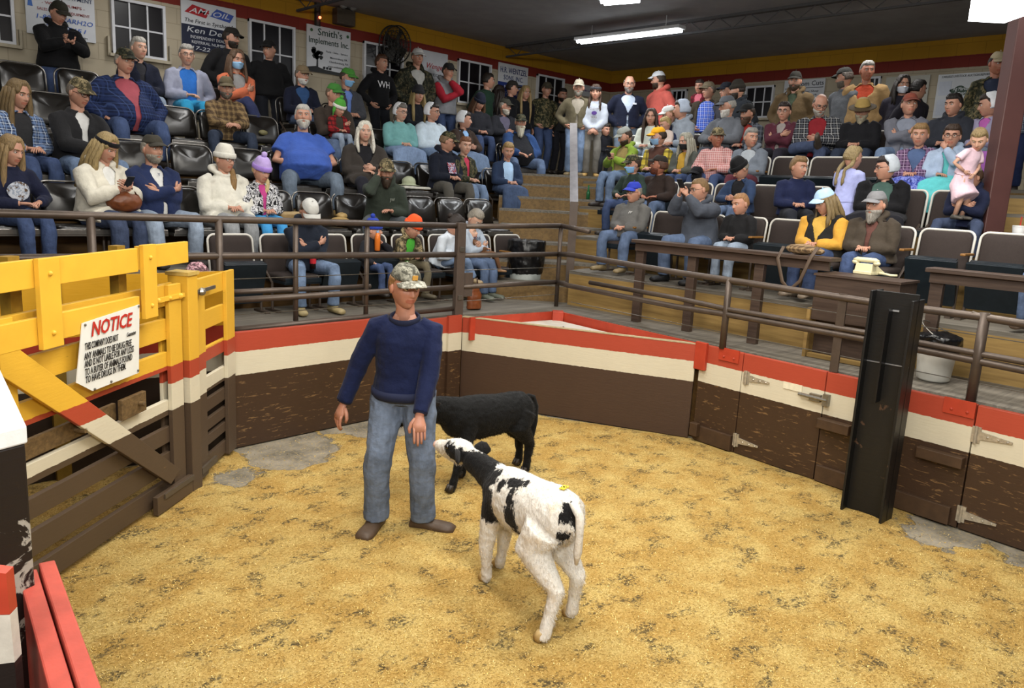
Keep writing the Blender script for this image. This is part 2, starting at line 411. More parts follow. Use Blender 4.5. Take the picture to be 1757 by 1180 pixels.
# ------------------------------------------------------------ ring boards
BROWN = '#3f2d20'; WHT = '#cfc7b0'; RED = '#a84430'; YEL = '#dcab36'
M_PANEL = painted('ring_paint', [(0, BROWN), (.60, WHT), (.79, RED)], along=(1.2, 1.2, 7), wear=.60, brown_only=.6)
M_PANEL_CLEAN = painted('ring_paint_smooth', [(0, '#47352a'), (.585, WHT), (.785, RED)], along=(1, 1, 4), wear=.78, brown_only=.6)
M_PANEL_HI = painted('ring_paint_high', [(0, BROWN), (.655, WHT), (.855, RED)], along=(1.2, 1.2, 7), wear=.60, brown_only=.6)
M_GATE = painted('gate_paint', [(0, '#4f4032'), (.70, WHT), (.885, '#a8432c'), (1.015, YEL)], along=(1, 1, 4), wear=.70, brown_only=.7)
M_RED = plain('#a83a24', .5, .15, 8, .15, nm='red_paint'); M_BROWNB = plain('#43301f', .6, .25, 12, .3, nm='brown_board')
M_YEL = plain(YEL, .45, .08, 6, .1, nm='yellow_paint')
M_STEEL = plain('#51463e', .42, .18, 10, .12, .35, nm='brown_painted_pipe')
M_ZINC = plain('#8d8a82', .35, .2, 30, .1, .8, nm='zinc'); M_BOLT = plain('#6e6a62', .4, .1, 30, 0, .8, nm='bolt')
class Line:
    """a vertical board line from A to B on the floor; n points to the outside of the ring"""
    def __init__(s, A, B, side=1):
        s.A = np.array(A, float); s.B = np.array(B, float); s.L = np.linalg.norm(s.B-s.A); s.e = (s.B-s.A)/s.L
        s.n = np.array([-s.e[1], s.e[0]])*side
    def px(s, x, y):
        d = ray(x, y); t = ((s.A-CAMP[:2])@s.n)/(d[:2]@s.n); P = CAMP+d*t
        return float((P[:2]-s.A)@s.e), float(P[2])
    def p(s, u, z, o=0.0): q = s.A+s.e*u+s.n*o; return np.array([q[0], q[1], z])
    def R(s): return np.column_stack([[s.e[0], s.e[1], 0], [s.n[0], s.n[1], 0], [0, 0, 1.0]])
    def board(s, m, u0, u1, z0, z1, o0, o1, mi=0):
        return m.box(s.p((u0+u1)/2, (z0+z1)/2, (o0+o1)/2), (u1-u0, o1-o0, z1-z0), s.R(), mi)
LA = Line((2.78, 6.23), (5.43, 6.36)); LD = Line((5.44, 6.37), (6.48, 4.03)); LR = Line((6.49, 4.01), (6.24, 1.1))
def panel(line, u0, u1, mat, label, z1=.965, th=.05, z0=0.012, extra=None):
    root = empty('ring_fence', label, 'ring panel', line.p((u0+u1)/2, 0))
    m = line.board(MB(), u0, u1, z0, z1, 0, th); local(root, m).build('board', mat, root, bevel=.004)
    return root
def sub(root, name, mb, mat, **k): return local(root, mb).build(name, mat, root, **k)
r1 = panel(LA, 0, 1.95, M_PANEL_HI, 'brown white and red ring panel between small gate and man', 1.03)
r2 = panel(LA, 1.95, 2.58, M_PANEL, 'scuffed ring panel behind the man beside the corner post', .965)
sub(r2, 'post', LA.board(MB(), 2.45, 2.64, .012, .985, -.035, .0), M_PANEL)
r3 = panel(LD, .02, LD.L-.02, M_PANEL_CLEAN, 'wide smooth diagonal gate panel behind the black calf', .955)
sub(r3, 'top_edge', LD.board(MB(), .02, LD.L-.02, .955, .965, -.003, .053), plain('#a89878', .6, .2, 30, nm='worn_edge'))
def toe(root, line, u0, u1, z0, z1): sub(root, 'toe_board', line.board(MB(), u0, u1, z0, z1, -.035, .0), M_BROWNB, bevel=.004)
def strap_hinge(root, line, u, z, d=1, s=1.0):
    m = line.board(MB(), u-.03*s, u+.03*s, z-.06*s, z+.06*s, -.01, 0); 
    m.prism([line.p(u+d*.03*s, z-.03*s, -.012), line.p(u+d*.24*s, z-.008*s, -.012), line.p(u+d*.24*s, z+.008*s, -.012), line.p(u+d*.03*s, z+.03*s, -.012)], tuple(line.p(0, 0, .01)-line.p(0, 0, 0)))
    for k in (.08, .15, .21): m.ball(line.p(u+d*k*s, z, -.014), .008, 6, 4)
    m.tube([line.p(u, z-.065*s, -.015), line.p(u, z+.065*s, -.015)], .011, 6)
    sub(root, 'hinge', m, plain('#b8b0a0', .4, .3, 30, .1, .6, nm='painted_hinge'))
uu = lambda x, y: LR.px(x, y)[0]
a0, a1, a2, a3 = .0, uu(1257, 778), uu(1396, 822), uu(1640, 905)
r4 = panel(LR, a0, a1, M_PANEL, 'narrow ring panel right of the diagonal gate with toe board')
toe(r4, LR, .04, a1-.02, .02, .17); sub(r4, 'block', LR.board(MB(), .02, .11, .07, .2, -.09, -.035), M_BROWNB, bevel=.006)
sub(r4, 'post', LR.board(MB(), -.04, .09, .72, .99, -.04, .0), M_RED, bevel=.006)
r5 = panel(LR, a1+.008, a2-.008, M_PANEL, 'scuffed brown white and red gate panel with latch left of black column')
strap_hinge(r5, LR, a1+.06, .75); strap_hinge(r5, LR, a1+.02, .14)
m = LR.board(MB(), a2-.12, a2-.02, .70, .76, -.035, 0); m.tube([LR.p(a2-.22, .73, -.03), LR.p(a2+.04, .73, -.03)], .016, 8); m.board = None
m.box(LR.p(a2+.03, .73, -.02), (.05, .04, .1), LR.R()); sub(r5, 'latch', m, M_ZINC)
sub(r5, 'plate', LR.board(MB(), a1+.44, a1+.62, .74, .80, -.008, 0), plain('#d6cfb8', .5, nm='cream_plate'))
r6 = panel(LR, a2, a3, M_PANEL, 'ring panel behind black steel column with two wooden cleats')
toe(r6, LR, a2+.02, a3-.05, .02, .16)
for q in (((1408, 722), (1462, 742)), ((1578, 772), (1656, 797))):
    u0, z0 = LR.px(*q[0]); u1, z1 = LR.px(*q[1])
    sub(r6, 'cleat', LR.board(MB(), u0, u1, (z0+z1)/2-.035, (z0+z1)/2+.05, -.07, 0), M_BROWNB, bevel=.006)
r7 = panel(LR, a3+.01, LR.L+1.6, M_PANEL, 'scratched brown ring gate panel nearest to the right, hinge at its left')
strap_hinge(r7, LR, a3+.03, .75); strap_hinge(r7, LR, a3+.02, .13)
sub(r7, 'plate', LR.board(MB(), a3+.50, a3+.64, .72, .84, -.008, 0), plain('#d6cfb8', .5, nm='cream_plate'))
for u in (.34, a3-.1): # red bolted plates on the rim
    sub(r4 if u < 1 else r6, 'rim_plate', LR.board(MB(), u-.12, u+.1, .86, .98, -.012, 0).ball(LR.p(u-.06, .9, -.014), .012, 6, 4).ball(LR.p(u+.05, .9, -.014), .012, 6, 4), M_RED)
# corner rim boards above the diagonal gate
RIM1 = Line(tuple(on_z(805, 544, DECK)[:2]), (AP[0], AP[1])); RIM2 = Line((AP[0], AP[1]), (6.5, 4.02))
rr = empty('corner_rim', 'red painted rim boards of the open corner behind the diagonal gate', 'rim board', (AP[0], AP[1], .7))
sub(rr, 'board', RIM1.board(MB(), 0, RIM1.L, .72, DECK+.0, -.03, -.002), M_RED); sub(rr, 'board', RIM2.board(MB(), 0, RIM2.L, .72, DECK, -.03, -.002), M_RED)
sub(rr, 'corner_post', MB().box((AP[0]-.06, AP[1]-.06, .86), (.13, .13, .24), np.array([[.7, -.7, 0], [.7, .7, 0], [0, 0, 1.]])), M_RED, bevel=.005)
wb = MB().prism([(5.6, 6.33, .855), (AP[0]-.08, AP[1]-.06, .855), (6.46, 4.2, .855)], (0, 0, .02)).build('white_board', plain('#c9c6ba', .5, .08, 10, nm='white_board'))
tag(wb, 'white board with black scrawls lying in the corner behind the diagonal gate', 'board')
sc = MB()
for (x, y) in ((6.25, 5.75), (6.35, 5.45), (6.2, 5.3)):
    pts = [(x+.09*math.sin(k*1.3)+.012*k-.05, y+.06*math.cos(k*1.9)-.014*k, .877) for k in range(9)]; sc.tube(pts, .007, 4)
sc.build('scrawl', plain('#20201e', .6, nm='black_marker'), wb)
# near-left ring boards
bl = empty('ring_fence', 'thick red plank panel at lower left corner of the ring', 'ring panel', (.56, 2.4, 0))
LN = Line((.64, 2.87), (.535, 1.98)); e_ = 2.3
M_REDWORN = plain('#a8463a', .5, .2, 9, .2, nm='worn_red')
sub(bl, 'board', LN.board(MB(), 0, e_, .012, .97, -.05, .0), M_REDWORN, bevel=.006); sub(bl, 'board', LN.board(MB(), .02, e_, .012, .96, -.112, -.056), M_REDWORN, bevel=.006)
M_BLACKP = painted('peeling_black_paint', [(0, '#191210')], '#b9b3a6', .545, (1, 1, 1.3), .5, brown_only=1.2)
bp = empty('ring_fence', 'black peeling board fence end with white cap at lower left edge', 'ring panel', (.4, 3.2, 0)); pl_ = [(.548, 2.735), (.715, 4.22), (.50, 4.28), (.20, 2.60)]
sub(bp, 'board', MB().prism([(x, y, .012) for x, y in pl_], (0, 0, 1.433)), M_BLACKP, bevel=.006)
sub(bp, 'cap', MB().prism([(x+(.008 if k < 2 else -.008), y, 1.445) for k, (x, y) in enumerate(pl_)], (0, 0, .06)), plain('#d3d6d6', .5, .06, nm='white_cap'), bevel=.006)
bs = empty('ring_fence', 'red and white striped black board at the left edge beside red planks', 'ring panel', (.2, 2.2, 0))
SQ = lambda pts, D: [tuple(onDq(x, y, D)) for x, y in pts]
def onDq(x, y, D): d = ray(x, y); return CAMP+d*(D/np.hypot(d[0], d[1]))
for nm, pts, mt in (('red_stripe', [(-60, 975), (10, 984), (17, 1054), (-60, 1056)], M_RED), ('white_stripe', [(-60, 1057), (17, 1055), (25, 1136), (-60, 1146)], plain('#b9b5aa', .5, .1, nm='stripe_white')), ('board', [(-60, 1147), (25, 1137), (40, 1320), (-60, 1330)], M_BLACKP)):
    sub(bs, nm, MB().prism(SQ(pts, 2.28), tuple(np.array([.596, .803, 0])*.04)), mt)
# ------------------------------------------------------------ the yellow gate
G = Line((1.04, 4.61), (2.11, 5.50)); G.n = np.array([-G.e[1], G.e[0]])
gate = empty('livestock_gate', 'large yellow topped slatted livestock gate carrying the NOTICE sign', 'gate', G.p(.5, 0))
def gb(u0, u1, z0, z1, o0=0.0, o1=.035, nm='board', mat=None): return sub(gate, nm, G.board(MB(), u0, u1, z0, z1, o0, o1), mat or M_GATE, bevel=.003)
for z0, z1 in ((.07, .205), (.26, .40), (.47, .585), (.665, .775), (.985, 1.115), (1.20, 1.345), (1.43, 1.575)): gb(-.37, 1.2, z0, z1)
sub(gate, 'plank', G.board(MB(), -.37, .6, .80, .905, .006, .03).tube([G.p(.22, .85, .01), G.p(.22, .85, -.06)], .016, 8), wood('#4b3a24', '#7c6340', 3, 0, nm='bare_plank'))
sub(gate, 'plank', G.board(MB(), .58, .84, .80, .93, -.05, -.02).tube([G.p(.76, .865, -.05), G.p(.76, .865, -.09)], .016, 8), wood('#4b3a24', '#7c6340', 3, 0, nm='bare_plank'), bevel=.004)
gb(1.18, 1.335, .05, 1.575, -.03, 0, 'stile'); gb(1.18, 1.335, .05, 1.575, .035, .06, 'stile'); gb(-.37, -.24, .05, 1.575, -.03, 0, 'stile')
m = MB().prism([G.p(-.38, 1.52, -.06), G.p(-.38, 1.31, -.06), G.p(1.08, .2, -.06), G.p(1.21, .26, -.06)], G.p(0, 0, .028)-G.p(0, 0, 0)); sub(gate, 'brace', m, M_GATE, bevel=.003)
gb(.9, 1.36, .04, .17, -.065, -.03, 'foot_board'); sub(gate, 'strap', G.board(MB(), .98, 1.37, .13, .165, -.075, -.065), plain('#4c4236', .5, nm='strap'))
gu = empty('gate_guard', 'raised yellow guard frame of wide boards bolted above the big gate', 'gate guard', G.p(.5, 1.4, -.05))
for nm, u0, u1, z0, z1, o in (('board', -.42, .79, 1.705, 1.85, -.062), ('board', -.42, .79, 1.41, 1.552, -.062), ('board', .80, 1.39, 1.715, 1.86, -.062), ('upright', -.12, .035, 1.385, 1.855, -.094), ('upright', .80, .94, 1.405, 1.87, -.094)):
    mm = G.board(MB(), u0, u1, z0, z1, o, o+.03)
    if nm == 'upright':
        for zz in (z0+.08, z1-.08): mm.ball(G.p((u0+u1)/2, zz, o-.002), .014, 8, 5)
    sub(gu, nm, mm, M_YEL, bevel=.003)
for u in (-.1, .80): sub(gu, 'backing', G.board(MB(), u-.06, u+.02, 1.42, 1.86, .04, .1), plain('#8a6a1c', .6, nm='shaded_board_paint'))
sub(gate, 'hasp', G.board(MB(), .98, 1.36, 1.475, 1.505, -.045, -.03).ball(G.p(1.02, 1.49, -.045), .022, 8, 5).ball(G.p(1.17, 1.49, -.045), .014, 8, 5).ball(G.p(1.3, 1.49, -.045), .022, 8, 5), M_YEL)
gp = empty('gate_post', 'square post painted yellow red white and brown between the two gates', 'post', G.p(1.44, 0)); sub(gp, 'shaft', G.board(MB(), 1.375, 1.51, 0, 1.62, -.06, .09), M_GATE, bevel=.005)
sub(gp, 'cap', G.board(MB(), 1.365, 1.52, 1.62, 1.645, -.07, .1), plain('#b79a50', .6, nm='worn_cap'))
S = Line(tuple(G.p(1.53, 0)[:2]), (2.80, 6.20)); S.n = np.array([-S.e[1], S.e[0]])
sg = empty('side_gate', 'small slatted gate painted in bands between post and ring panel', 'gate', S.p(.4, 0))
SL = S.L
ssc = SL/.85
for z0, z1 in ((.06, .17), (.25, .33), (.37, .46), (.52, .62), (.68, .80), (.92, 1.03), (1.17, 1.31), (1.42, 1.565)): sub(sg, 'board', S.board(MB(), .0, .80*ssc, z0, z1, 0, .03), M_GATE, bevel=.003)
for u0, u1 in ((0.02, .17*ssc), (.62*ssc, .80*ssc)): sub(sg, 'stile', S.board(MB(), u0, u1, .05, 1.575, -.03, 0), M_GATE, bevel=.003)
sub(sg, 'hasp', S.board(MB(), -.0, .34*ssc, 1.475, 1.50, -.05, -.035).ball(S.p(.04, 1.487, -.06), .03, 8, 6), M_ZINC)
sub(sg, 'strap', S.board(MB(), .0, .3, .1, .15, -.05, -.03), plain('#4c4236', .5, nm='strap'))
# chute wall behind the gate
ch = empty('chute_wall', 'yellow red white and brown boarded wall behind the big gate', 'wall panel', (.8, 6.32, 0))
zt = on_y(172, 472, 6.33)[2]
sub(ch, 'board', MB().box((.3, 6.34, zt/2+.006), (5.0, .05, zt-.012)), painted('chute_paint', [(0, '#2c211a'), (.70, '#b9b29e'), (.90, '#97301f'), (1.08, '#c18f1a')], wear=.75, along=(1, 1, 4)))
for xx in (.3, 1.5): sub(ch, 'post', MB().box((xx, 6.29, zt/2), (.1, .05, zt-.02)), plain('#7a5f1e', .6, nm='old_yellow'))
# NOTICE sign --------------------------------------------------------------------
ns = empty('notice_sign', 'white NOTICE sign about drug free animals fixed to the yellow gate', 'sign', G.p(.5, 1.28, -.07))
c4 = [G.px(121, 553), G.px(221, 521), G.px(220, 638), G.px(139, 669), G.px(111, 655)]
m = MB().prism([G.p(u, z, -.071) for u, z in c4], G.p(0, 0, .006)-G.p(0, 0, 0)); sub(ns, 'plate', m, plain('#d8d8d2', .4, .05, 8, .05, nm='sign_white'))
M_SRED = plain('#b02a1e', .5, .05, nm='sign_red'); M_SBLK = plain('#161616', .5, .05, nm='sign_black')
def gtext(s_, x, y, h, mat, parent, sx=1.0, shear=.25, line=G, off=-.076, tilt=.0, align='CENTER', bold=.0):
    u, z = line.px(x, y); p = line.p(u, z, off)-np.array(parent.location)
    ex = Vector((line.e[0], line.e[1], tilt))
    return text('lettering', s_, mat, h, frame(p, ex, (0, 0, 1)), parent, shear, align, .0008, bold, sx)
gtext('NOTICE', 171, 556, .115, M_SRED, ns, .92, .28, bold=.0022)
for i, s_ in enumerate(['THIS COMPANY DOES NOT', 'ANY ANIMALS TO BE DRUG FREE', 'AND IS NOT LIABLE FOR ANY LOSS', 'TO A BUYER OF ANIMALS FOUND', 'TO HAVE DRUGS IN THEM.']):
    w = [.31, .45, .47, .45, .38][i]
    u0, z0 = G.px([124, 123, 123.5, 124, 125][i], [594, 611, 624, 638, 651][i])
    t_ = text('lettering', s_, M_SBLK, .056, Matrix.Identity(4), ns, .2, 'LEFT', .0008, .0006)
    ww = max(v.co.x for v in t_.data.vertices); p = G.p(u0, z0, -.076)-np.array(ns.location)
    t_.data.transform(Matrix.Diagonal((w/ww, 1, 1, 1))); t_.data.transform(frame(p, (G.e[0], G.e[1], 0), (0, 0, 1)))
u0, z0 = G.px(205, 571); t_ = text('lettering', 'Guarantee', M_SBLK, .036, Matrix.Identity(4), ns, .5, 'CENTER', .0008); t_.data.transform(Matrix.Diagonal((.62, 1, 1, 1))); t_.data.transform(frame(G.p(u0, z0, -.076)-np.array(ns.location), (G.e[0], G.e[1], .03), (0, 0, 1)))
m = MB()
for x, y in ((125, 556), (219, 524), (218, 634), (142, 666), (171, 653)): u, z = G.px(x, y); m.ball(G.p(u, z, -.074), .008, 6, 4)
sub(ns, 'screws', m, M_BOLT)
# ------------------------------------------------------------ guard rails
RLf = Line((-1.0, 6.38), (6.98, 6.40))
def rail_set(name, label, parts, loc, mat=None):
    root = empty(name, label, 'railing', loc)
    for nm, pts, r in parts: sub(root, nm, MB().tube(pts, r, 10), mat or M_STEEL, smooth=True)
    return root
y6 = 6.40
def LP(x, y): p = on_y(x, y, y6); return (p[0], y6, p[2])
P785 = LP(785, 388)[0]
post_parts = []
for (x, yt) in ((155, 370), (375, 375)): X = LP(x, yt)[0]; post_parts.append(('post', [(X, y6, DECK), (X, y6, 1.97)], .032))
for (x, yt) in ((509, 380), (632, 385)): X = LP(x, yt)[0]; post_parts.append(('post', [(X, y6+.02, DECK), (X, y6+.02, 1.95)], .024))
X785 = P785
bars = [('rail', [(-1.5, y6, 2.02), (LP(375, 375)[0], y6, 1.965), (X785, y6, 1.935)], .030), ('rail', [(-1.5, y6, 1.69), (LP(375, 438)[0], y6, 1.66), (X785, y6, 1.63)], .030),
        ('rail', [(LP(375, 500)[0], y6+.05, 1.345), (LP(640, 495)[0], y6+.05, 1.33)], .024), ('rail', [(LP(375, 512)[0], y6, 1.28), (X785, y6, 1.28)], .028), ('rail', [(LP(375, 560)[0], y6, 1.02), (X785, y6, 1.05)], .028)]
lr_ = rail_set('guard_rail', 'brown pipe guard rail along the left stand behind the man', post_parts+bars, (1.5, y6, DECK))
wire = MB()
for z in (1.46, 1.15): wire.tube([(2.6, y6, z), (X785, y6, z)], .004, 5)
sub(lr_, 'wire', wire, M_BOLT)
gpst = empty('rail_post', 'flat brown steel post joining rails left of the stand corner', 'post', (X785+.03, y6, DECK))
sub(gpst, 'shaft', MB().box((X785+.03, y6-.02, DECK+.5), (.11, .06, 1.0)), plain('#4a3f38', .5, .15, 10, nm='brown_steel'), bevel=.006)
sub(gpst, 'bracket', MB().box((X785+.15, y6, DECK+.33), (.18, .02, .26)), plain('#4a3f38', .5, .15, 10, nm='brown_steel'), bevel=.004)
for zz in (.72, .20): sub(gpst, 'latch_plate', MB().box((X785+.03, y6-.055, DECK+zz), (.06, .015, .05)), M_BOLT, bevel=.004)
NX, NY = 6.99, 6.40
c_parts = [('rail', [(X785+.06, y6, z0), (NX, NY, z)], .028) for z0, z in ((1.93, 1.95), (1.62, 1.61), (1.28, 1.27))]
N2 = np.array([6.80, 6.02])
nd = np.array([6.99, 6.40])
c_parts += [('post', [(NX, NY, DECK), (NX, NY, 1.95)], .026)]
rend = on_x(1011, 397, 6.85)
c_parts += [('rail', [(NX, NY, 1.95), (6.85, rend[1], rend[2])], .028)]
cr = rail_set('guard_rail', 'pipe rail bending round the corner of the ring below the stairs', c_parts, (NX, NY, DECK))
sub(cr, 'wire', MB().tube([(X785+.06, y6, 1.46), (NX, NY, 1.45)], .004, 5).tube([(X785+.06, y6, 1.12), (NX, NY, 1.12)], .004, 5), M_BOLT)
LRR = Line((6.60, 6.30), (6.32, .9))
def RP(x, y, o=.03): u, z = LRR.px(x, y); return LRR.p(u, z, 0)
pr = []
for xt, yt, xb, yb, rd in ((1252, 476, 1240, 592, .032), (1688, 541, 1666, 684, .036)):
    a = RP(xb, yb); pr.append(('post', [(a[0], a[1], DECK), (a[0], a[1], 1.63)], rd))
e0 = LRR.p(-.02, 1.66)
q0 = RP(1248, 480); q1 = RP(1680, 543)
pr += [('rail', [(NX, NY, 1.61), (6.58, 5.86, 1.66), tuple(RP(1160, 467)), tuple(q0), tuple(RP(1493, 518)), tuple(q1), tuple(LRR.p(6.5, 1.55))], .030),
       ('rail', [(NX, NY, 1.27), (6.58, 5.86, 1.31), tuple(RP(1160, 526)), tuple(RP(1245, 539)), tuple(RP(1486, 582)), tuple(RP(1670, 618)), tuple(LRR.p(6.5, 1.23))], .028),
       ('rail', [tuple(RP(1006, 485)+np.array([.06, 0, 0])), tuple(RP(1160, 511)), tuple(RP(1252, 531)), tuple(RP(1486, 571)), tuple(RP(1670, 605)), tuple(LRR.p(6.5, 1.30))], .024)]
rg = rail_set('guard_rail', 'brown pipe guard rail along the right stand above the red rim', pr, (6.5, 3.5, DECK))
a = RP(1431, 632); sub(rg, 'flat_post', MB().box((a[0], a[1], 1.30), (.02, .07, .66)), M_STEEL)
w_ = MB()
for z in (1.48, 1.13): w_.tube([tuple(LRR.p(.5, z)), tuple(LRR.p(6.5, z-.03))], .004, 5)
sub(rg, 'wire', w_, M_BOLT)
m = MB().tube([tuple(RP(1668, 537)+np.array([0, 0, .0])), tuple(RP(1684, 543)), tuple(RP(1700, 541))], .02, 7); sub(rg, 'tie', m, plain('#5a5148', .8, nm='rope'))
# stairs handrail: flat steel on a square post
hp = on_z(962, 505, 1.2); 
hr = empty('stair_post', 'tall brown post with pale worn steel rail at centre of the stairs', 'post', (7.45, 6.62, DECK))
b0 = np.array([7.45, 6.62])
def onD(x, y, D): d = ray(x, y); return CAMP+d*(D/np.hypot(d[0], d[1]))
Rp = np.column_stack([[aS[0], aS[1], 0], [aD[0], aD[1], 0], [0, 0, 1.]])
t0 = onD(966, 345, 9.9); t1 = onD(984, 212, 11.8)
sub(hr, 'shaft', MB().bar((b0[0], b0[1], 1.0), (b0[0]+.03, b0[1]+.03, t0[2]), .10, .05, up=(aD[0], aD[1], 0)), plain('#4b3d33', .5, .15, 8, nm='brown_post'))
sub(hr, 'rail', MB().bar((b0[0]+.02, b0[1]+.02, t0[2]-.05), tuple(t1), .105, .02, up=(-aD[0], -aD[1], .4)), plain('#5c585a', .4, .3, 9, .15, .4, nm='worn_steel'))
# brown building column at right
cb = onD(1706, 340, 9.0)
cl = empty('building_column', 'tall dark red brown steel column at the right of the stand', 'column', (cb[0], cb[1], 1.9))
sub(cl, 'shaft', MB().box((cb[0], cb[1], (1.4+CEIL)/2), (.19, .19, CEIL-1.4), Rp), plain('#4d2f2c', .5, .1, 4, nm='maroon_steel'), bevel=.01)
# black steel channel column in the ring
C0 = on_z(1440, 880); C1 = on_z(1512, 903)
CL_ = Line((C0[0], C0[1]), (C1[0], C1[1])); cw = CL_.L
cc = empty('steel_column', 'black scuffed steel channel column standing in front of ring boards', 'column', CL_.p(cw/2, 0))
M_BLK = painted('black_steel', [(0, '#141414')], '#5a4232', .63, (1, 1, 1.2), .42, brown_only=.9)
nn = CL_.n if CL_.n @ np.array([1.0, 0]) > 0 else -CL_.n; CL_.n = nn
m = CL_.board(MB(), 0, cw, 0, 1.74, .08, .10); CL_.board(m, 0, .018, 0, 1.74, 0, .1); CL_.board(m, cw-.018, cw, 0, 1.70, -.02, .1); CL_.board(m, cw-.018, cw, 0, 1.70, .1, .22); CL_.board(m, 0, .018, 0, 1.74, .1, .22)
sub(cc, 'channel', m, M_BLK, bevel=.003)
sub(cc, 'fin', CL_.board(MB(), cw*.44, cw*.48, .92, 1.62, -.01, .08), plain('#101011', .35, .2, 10, nm='black_fin'))
sub(cc, 'weld', CL_.board(MB(), cw*.42, cw*.62, 1.60, 1.612, .072, .08).board if False else CL_.board(MB(), cw*.42, cw*.62, 1.60, 1.612, .070, .082), plain('#b9bcc0', .35, .1, 30, 0, .7, nm='bare_steel'))
sub(cc, 'seam', CL_.board(MB(), 0, cw, 1.205, 1.213, .074, .082), plain('#8b8d92', .4, .2, 40, .2, .6, nm='weld_bead'))
# counters in front of the right stand
M_CNT = wood('#3a2d26', '#54443a', 3, 1, .5, nm='brown_counter', co_kind='World')
LC = Line((6.98, 5.45), (6.98, 1.0))
def counter(label, x0, y0, x1, posts):
    u0, z0 = LC.px(x0, y0); u1 = LC.px(x1, y0+18)[0] if x1 else 4.6
    r = empty('bidding_counter', label, 'counter', LC.p((u0+u1)/2, DECK))
    sub(r, 'top', LC.board(MB(), u0, u1, 1.845, 1.88, -.10, .12), M_CNT, bevel=.004); sub(r, 'apron', LC.board(MB(), u0+.03, u1-.03, 1.76, 1.845, -.06, -.03), M_CNT)
    for px, py in posts: u, _ = LC.px(px, py); sub(r, 'post', LC.board(MB(), u-.05, u+.05, DECK, 1.845, -.03, .03), M_CNT, bevel=.004)
    return r
counter('long brown plank counter in front of the boy taking a photo', 1093, 409, 1437, ((1097, 480), (1184, 505), (1297, 530)))
counter('brown plank counter at right edge beside the desk with telephone', 1594, 466, None, ((1604, 520),))
bx0 = on_x(1400, 470, 6.72); 
dk_ = empty('desk', 'dark brown boxed desk on the deck carrying the cream telephone', 'desk', (6.9, 2.85, DECK))
d0 = LC.px(1398, 475)[0]; d1 = LC.px(1560, 490)[0]
LCd = Line((6.85, 5.45), (6.85, 1.0)); d0 = LCd.px(1400, 470)[0]; d1 = LCd.px(1545, 490)[0]
sub(dk_, 'cabinet', LCd.board(MB(), d0, d1, 1.32, 1.72, -.0, .40), M_CNT, bevel=.004); sub(dk_, 'top', LCd.board(MB(), d0-.01, d1+.01, 1.72, 1.74, -.02, .42), M_CNT)
sub(dk_, 'leg_panel', LCd.board(MB(), d0-.03, d0+.0, DECK, 1.42, -.02, .36), M_RISE_R); sub(dk_, 'leg_panel', LCd.board(MB(), d1-.03, d1, DECK, 1.32, .0, .36), M_CNT); sub(dk_, 'back_panel', LCd.board(MB(), d0+.0, d1-.03, DECK+.02, 1.31, .12, .15), M_CNT)
sub(dk_, 'ledge', LCd.board(MB(), d0+.01, d1, DECK+.005, DECK+.04, -.01, .06), M_RISE_R)
# ------------------------------------------------------------ people
def sst(a, b, x):
    t = np.clip((x-a)/(b-a), 0, 1); return t*t*(3-2*t)
_NU, _NV = 40, 36
_th = np.linspace(-1, 1, _NU, endpoint=False); _th = np.pi*(0.62*_th+0.38*_th**3)      # denser on the face
_ph = np.linspace(-1, 1, _NV+2)[1:-1]; _ph = np.arcsin(np.clip(.985*(_ph-.06*np.cos(_ph*1.57)), -1, 1))
TH, PH = np.meshgrid(_th, _ph)
def head_grid():
    sx, cy = np.sin(TH), np.cos(TH); z = .118*np.sin(PH); rho = np.cos(PH)**.82
    t = np.clip((-.01-z)/.108, 0, 1); fr = np.clip(cy, 0, 1); bk = np.clip(-cy, 0, 1)
    x = .075*rho*sx*(1-.28*t**1.4); y = .097*rho*cy
    y = y + .016*t*fr - .0*fr; y = np.where(cy < 0, y*(1-.32*t), y)
    y -= .006*sst(.6, 1, cy)*(1-t)
    ax = np.abs(x); E = lambda u: np.exp(-u*u)
    F = sst(.15, .5, cy)
    g = sst(.026, -.020, z)*sst(-.040, -.028, z)
    d = .024*E(x/.010)*g + .008*E((ax-.012)/.007)*E((z+.026)/.009)
    d -= .011*E((ax-.031)/.017)*E((z-.010)/.013)
    d += .006*E((z-.031)/.009)*E((ax-.026)/.03)
    d += .006*E(x/.021)*(E((z+.053)/.007)+E((z+.067)/.007)) - .005*E((z+.060)/.0032)*E(x/.024)
    d += .007*E((z+.098)/.015)*E(x/.02) + .004*E((ax-.045)/.02)*E((z+.018)/.02)
    return np.stack([x, y+d*F, z], -1)
HG = head_grid()
def grid_mesh(mb, P, mi=0, fmat=None):
    nv, nu = P.shape[:2]; V = [p for r in P for p in r]
    V += [P[0].mean(0)-np.array([0, 0, .002]), P[-1].mean(0)+np.array([0, 0, .002])]
    b = len(mb.v); mb.v += [tuple(map(float, p)) for p in V]
    for i in range(nv-1):
        for j in range(nu):
            mb.f.append((b+i*nu+j, b+i*nu+(j+1) % nu, b+(i+1)*nu+(j+1) % nu, b+(i+1)*nu+j))
            mb.mi.append(mi if fmat is None else int(fmat[i, j]))
    n = nv*nu
    for j in range(nu):
        mb.f.append((b+n, b+(j+1) % nu, b+j)); mb.mi.append(mi)
        mb.f.append((b+n+1, b+(nv-1)*nu+j, b+(nv-1)*nu+(j+1) % nu)); mb.mi.append(mi)
_lips = ((np.abs(HG[..., 0]) < .024) & (HG[..., 2] > -.074) & (HG[..., 2] < -.048) & (np.cos(TH) > .6)).astype(int)*3
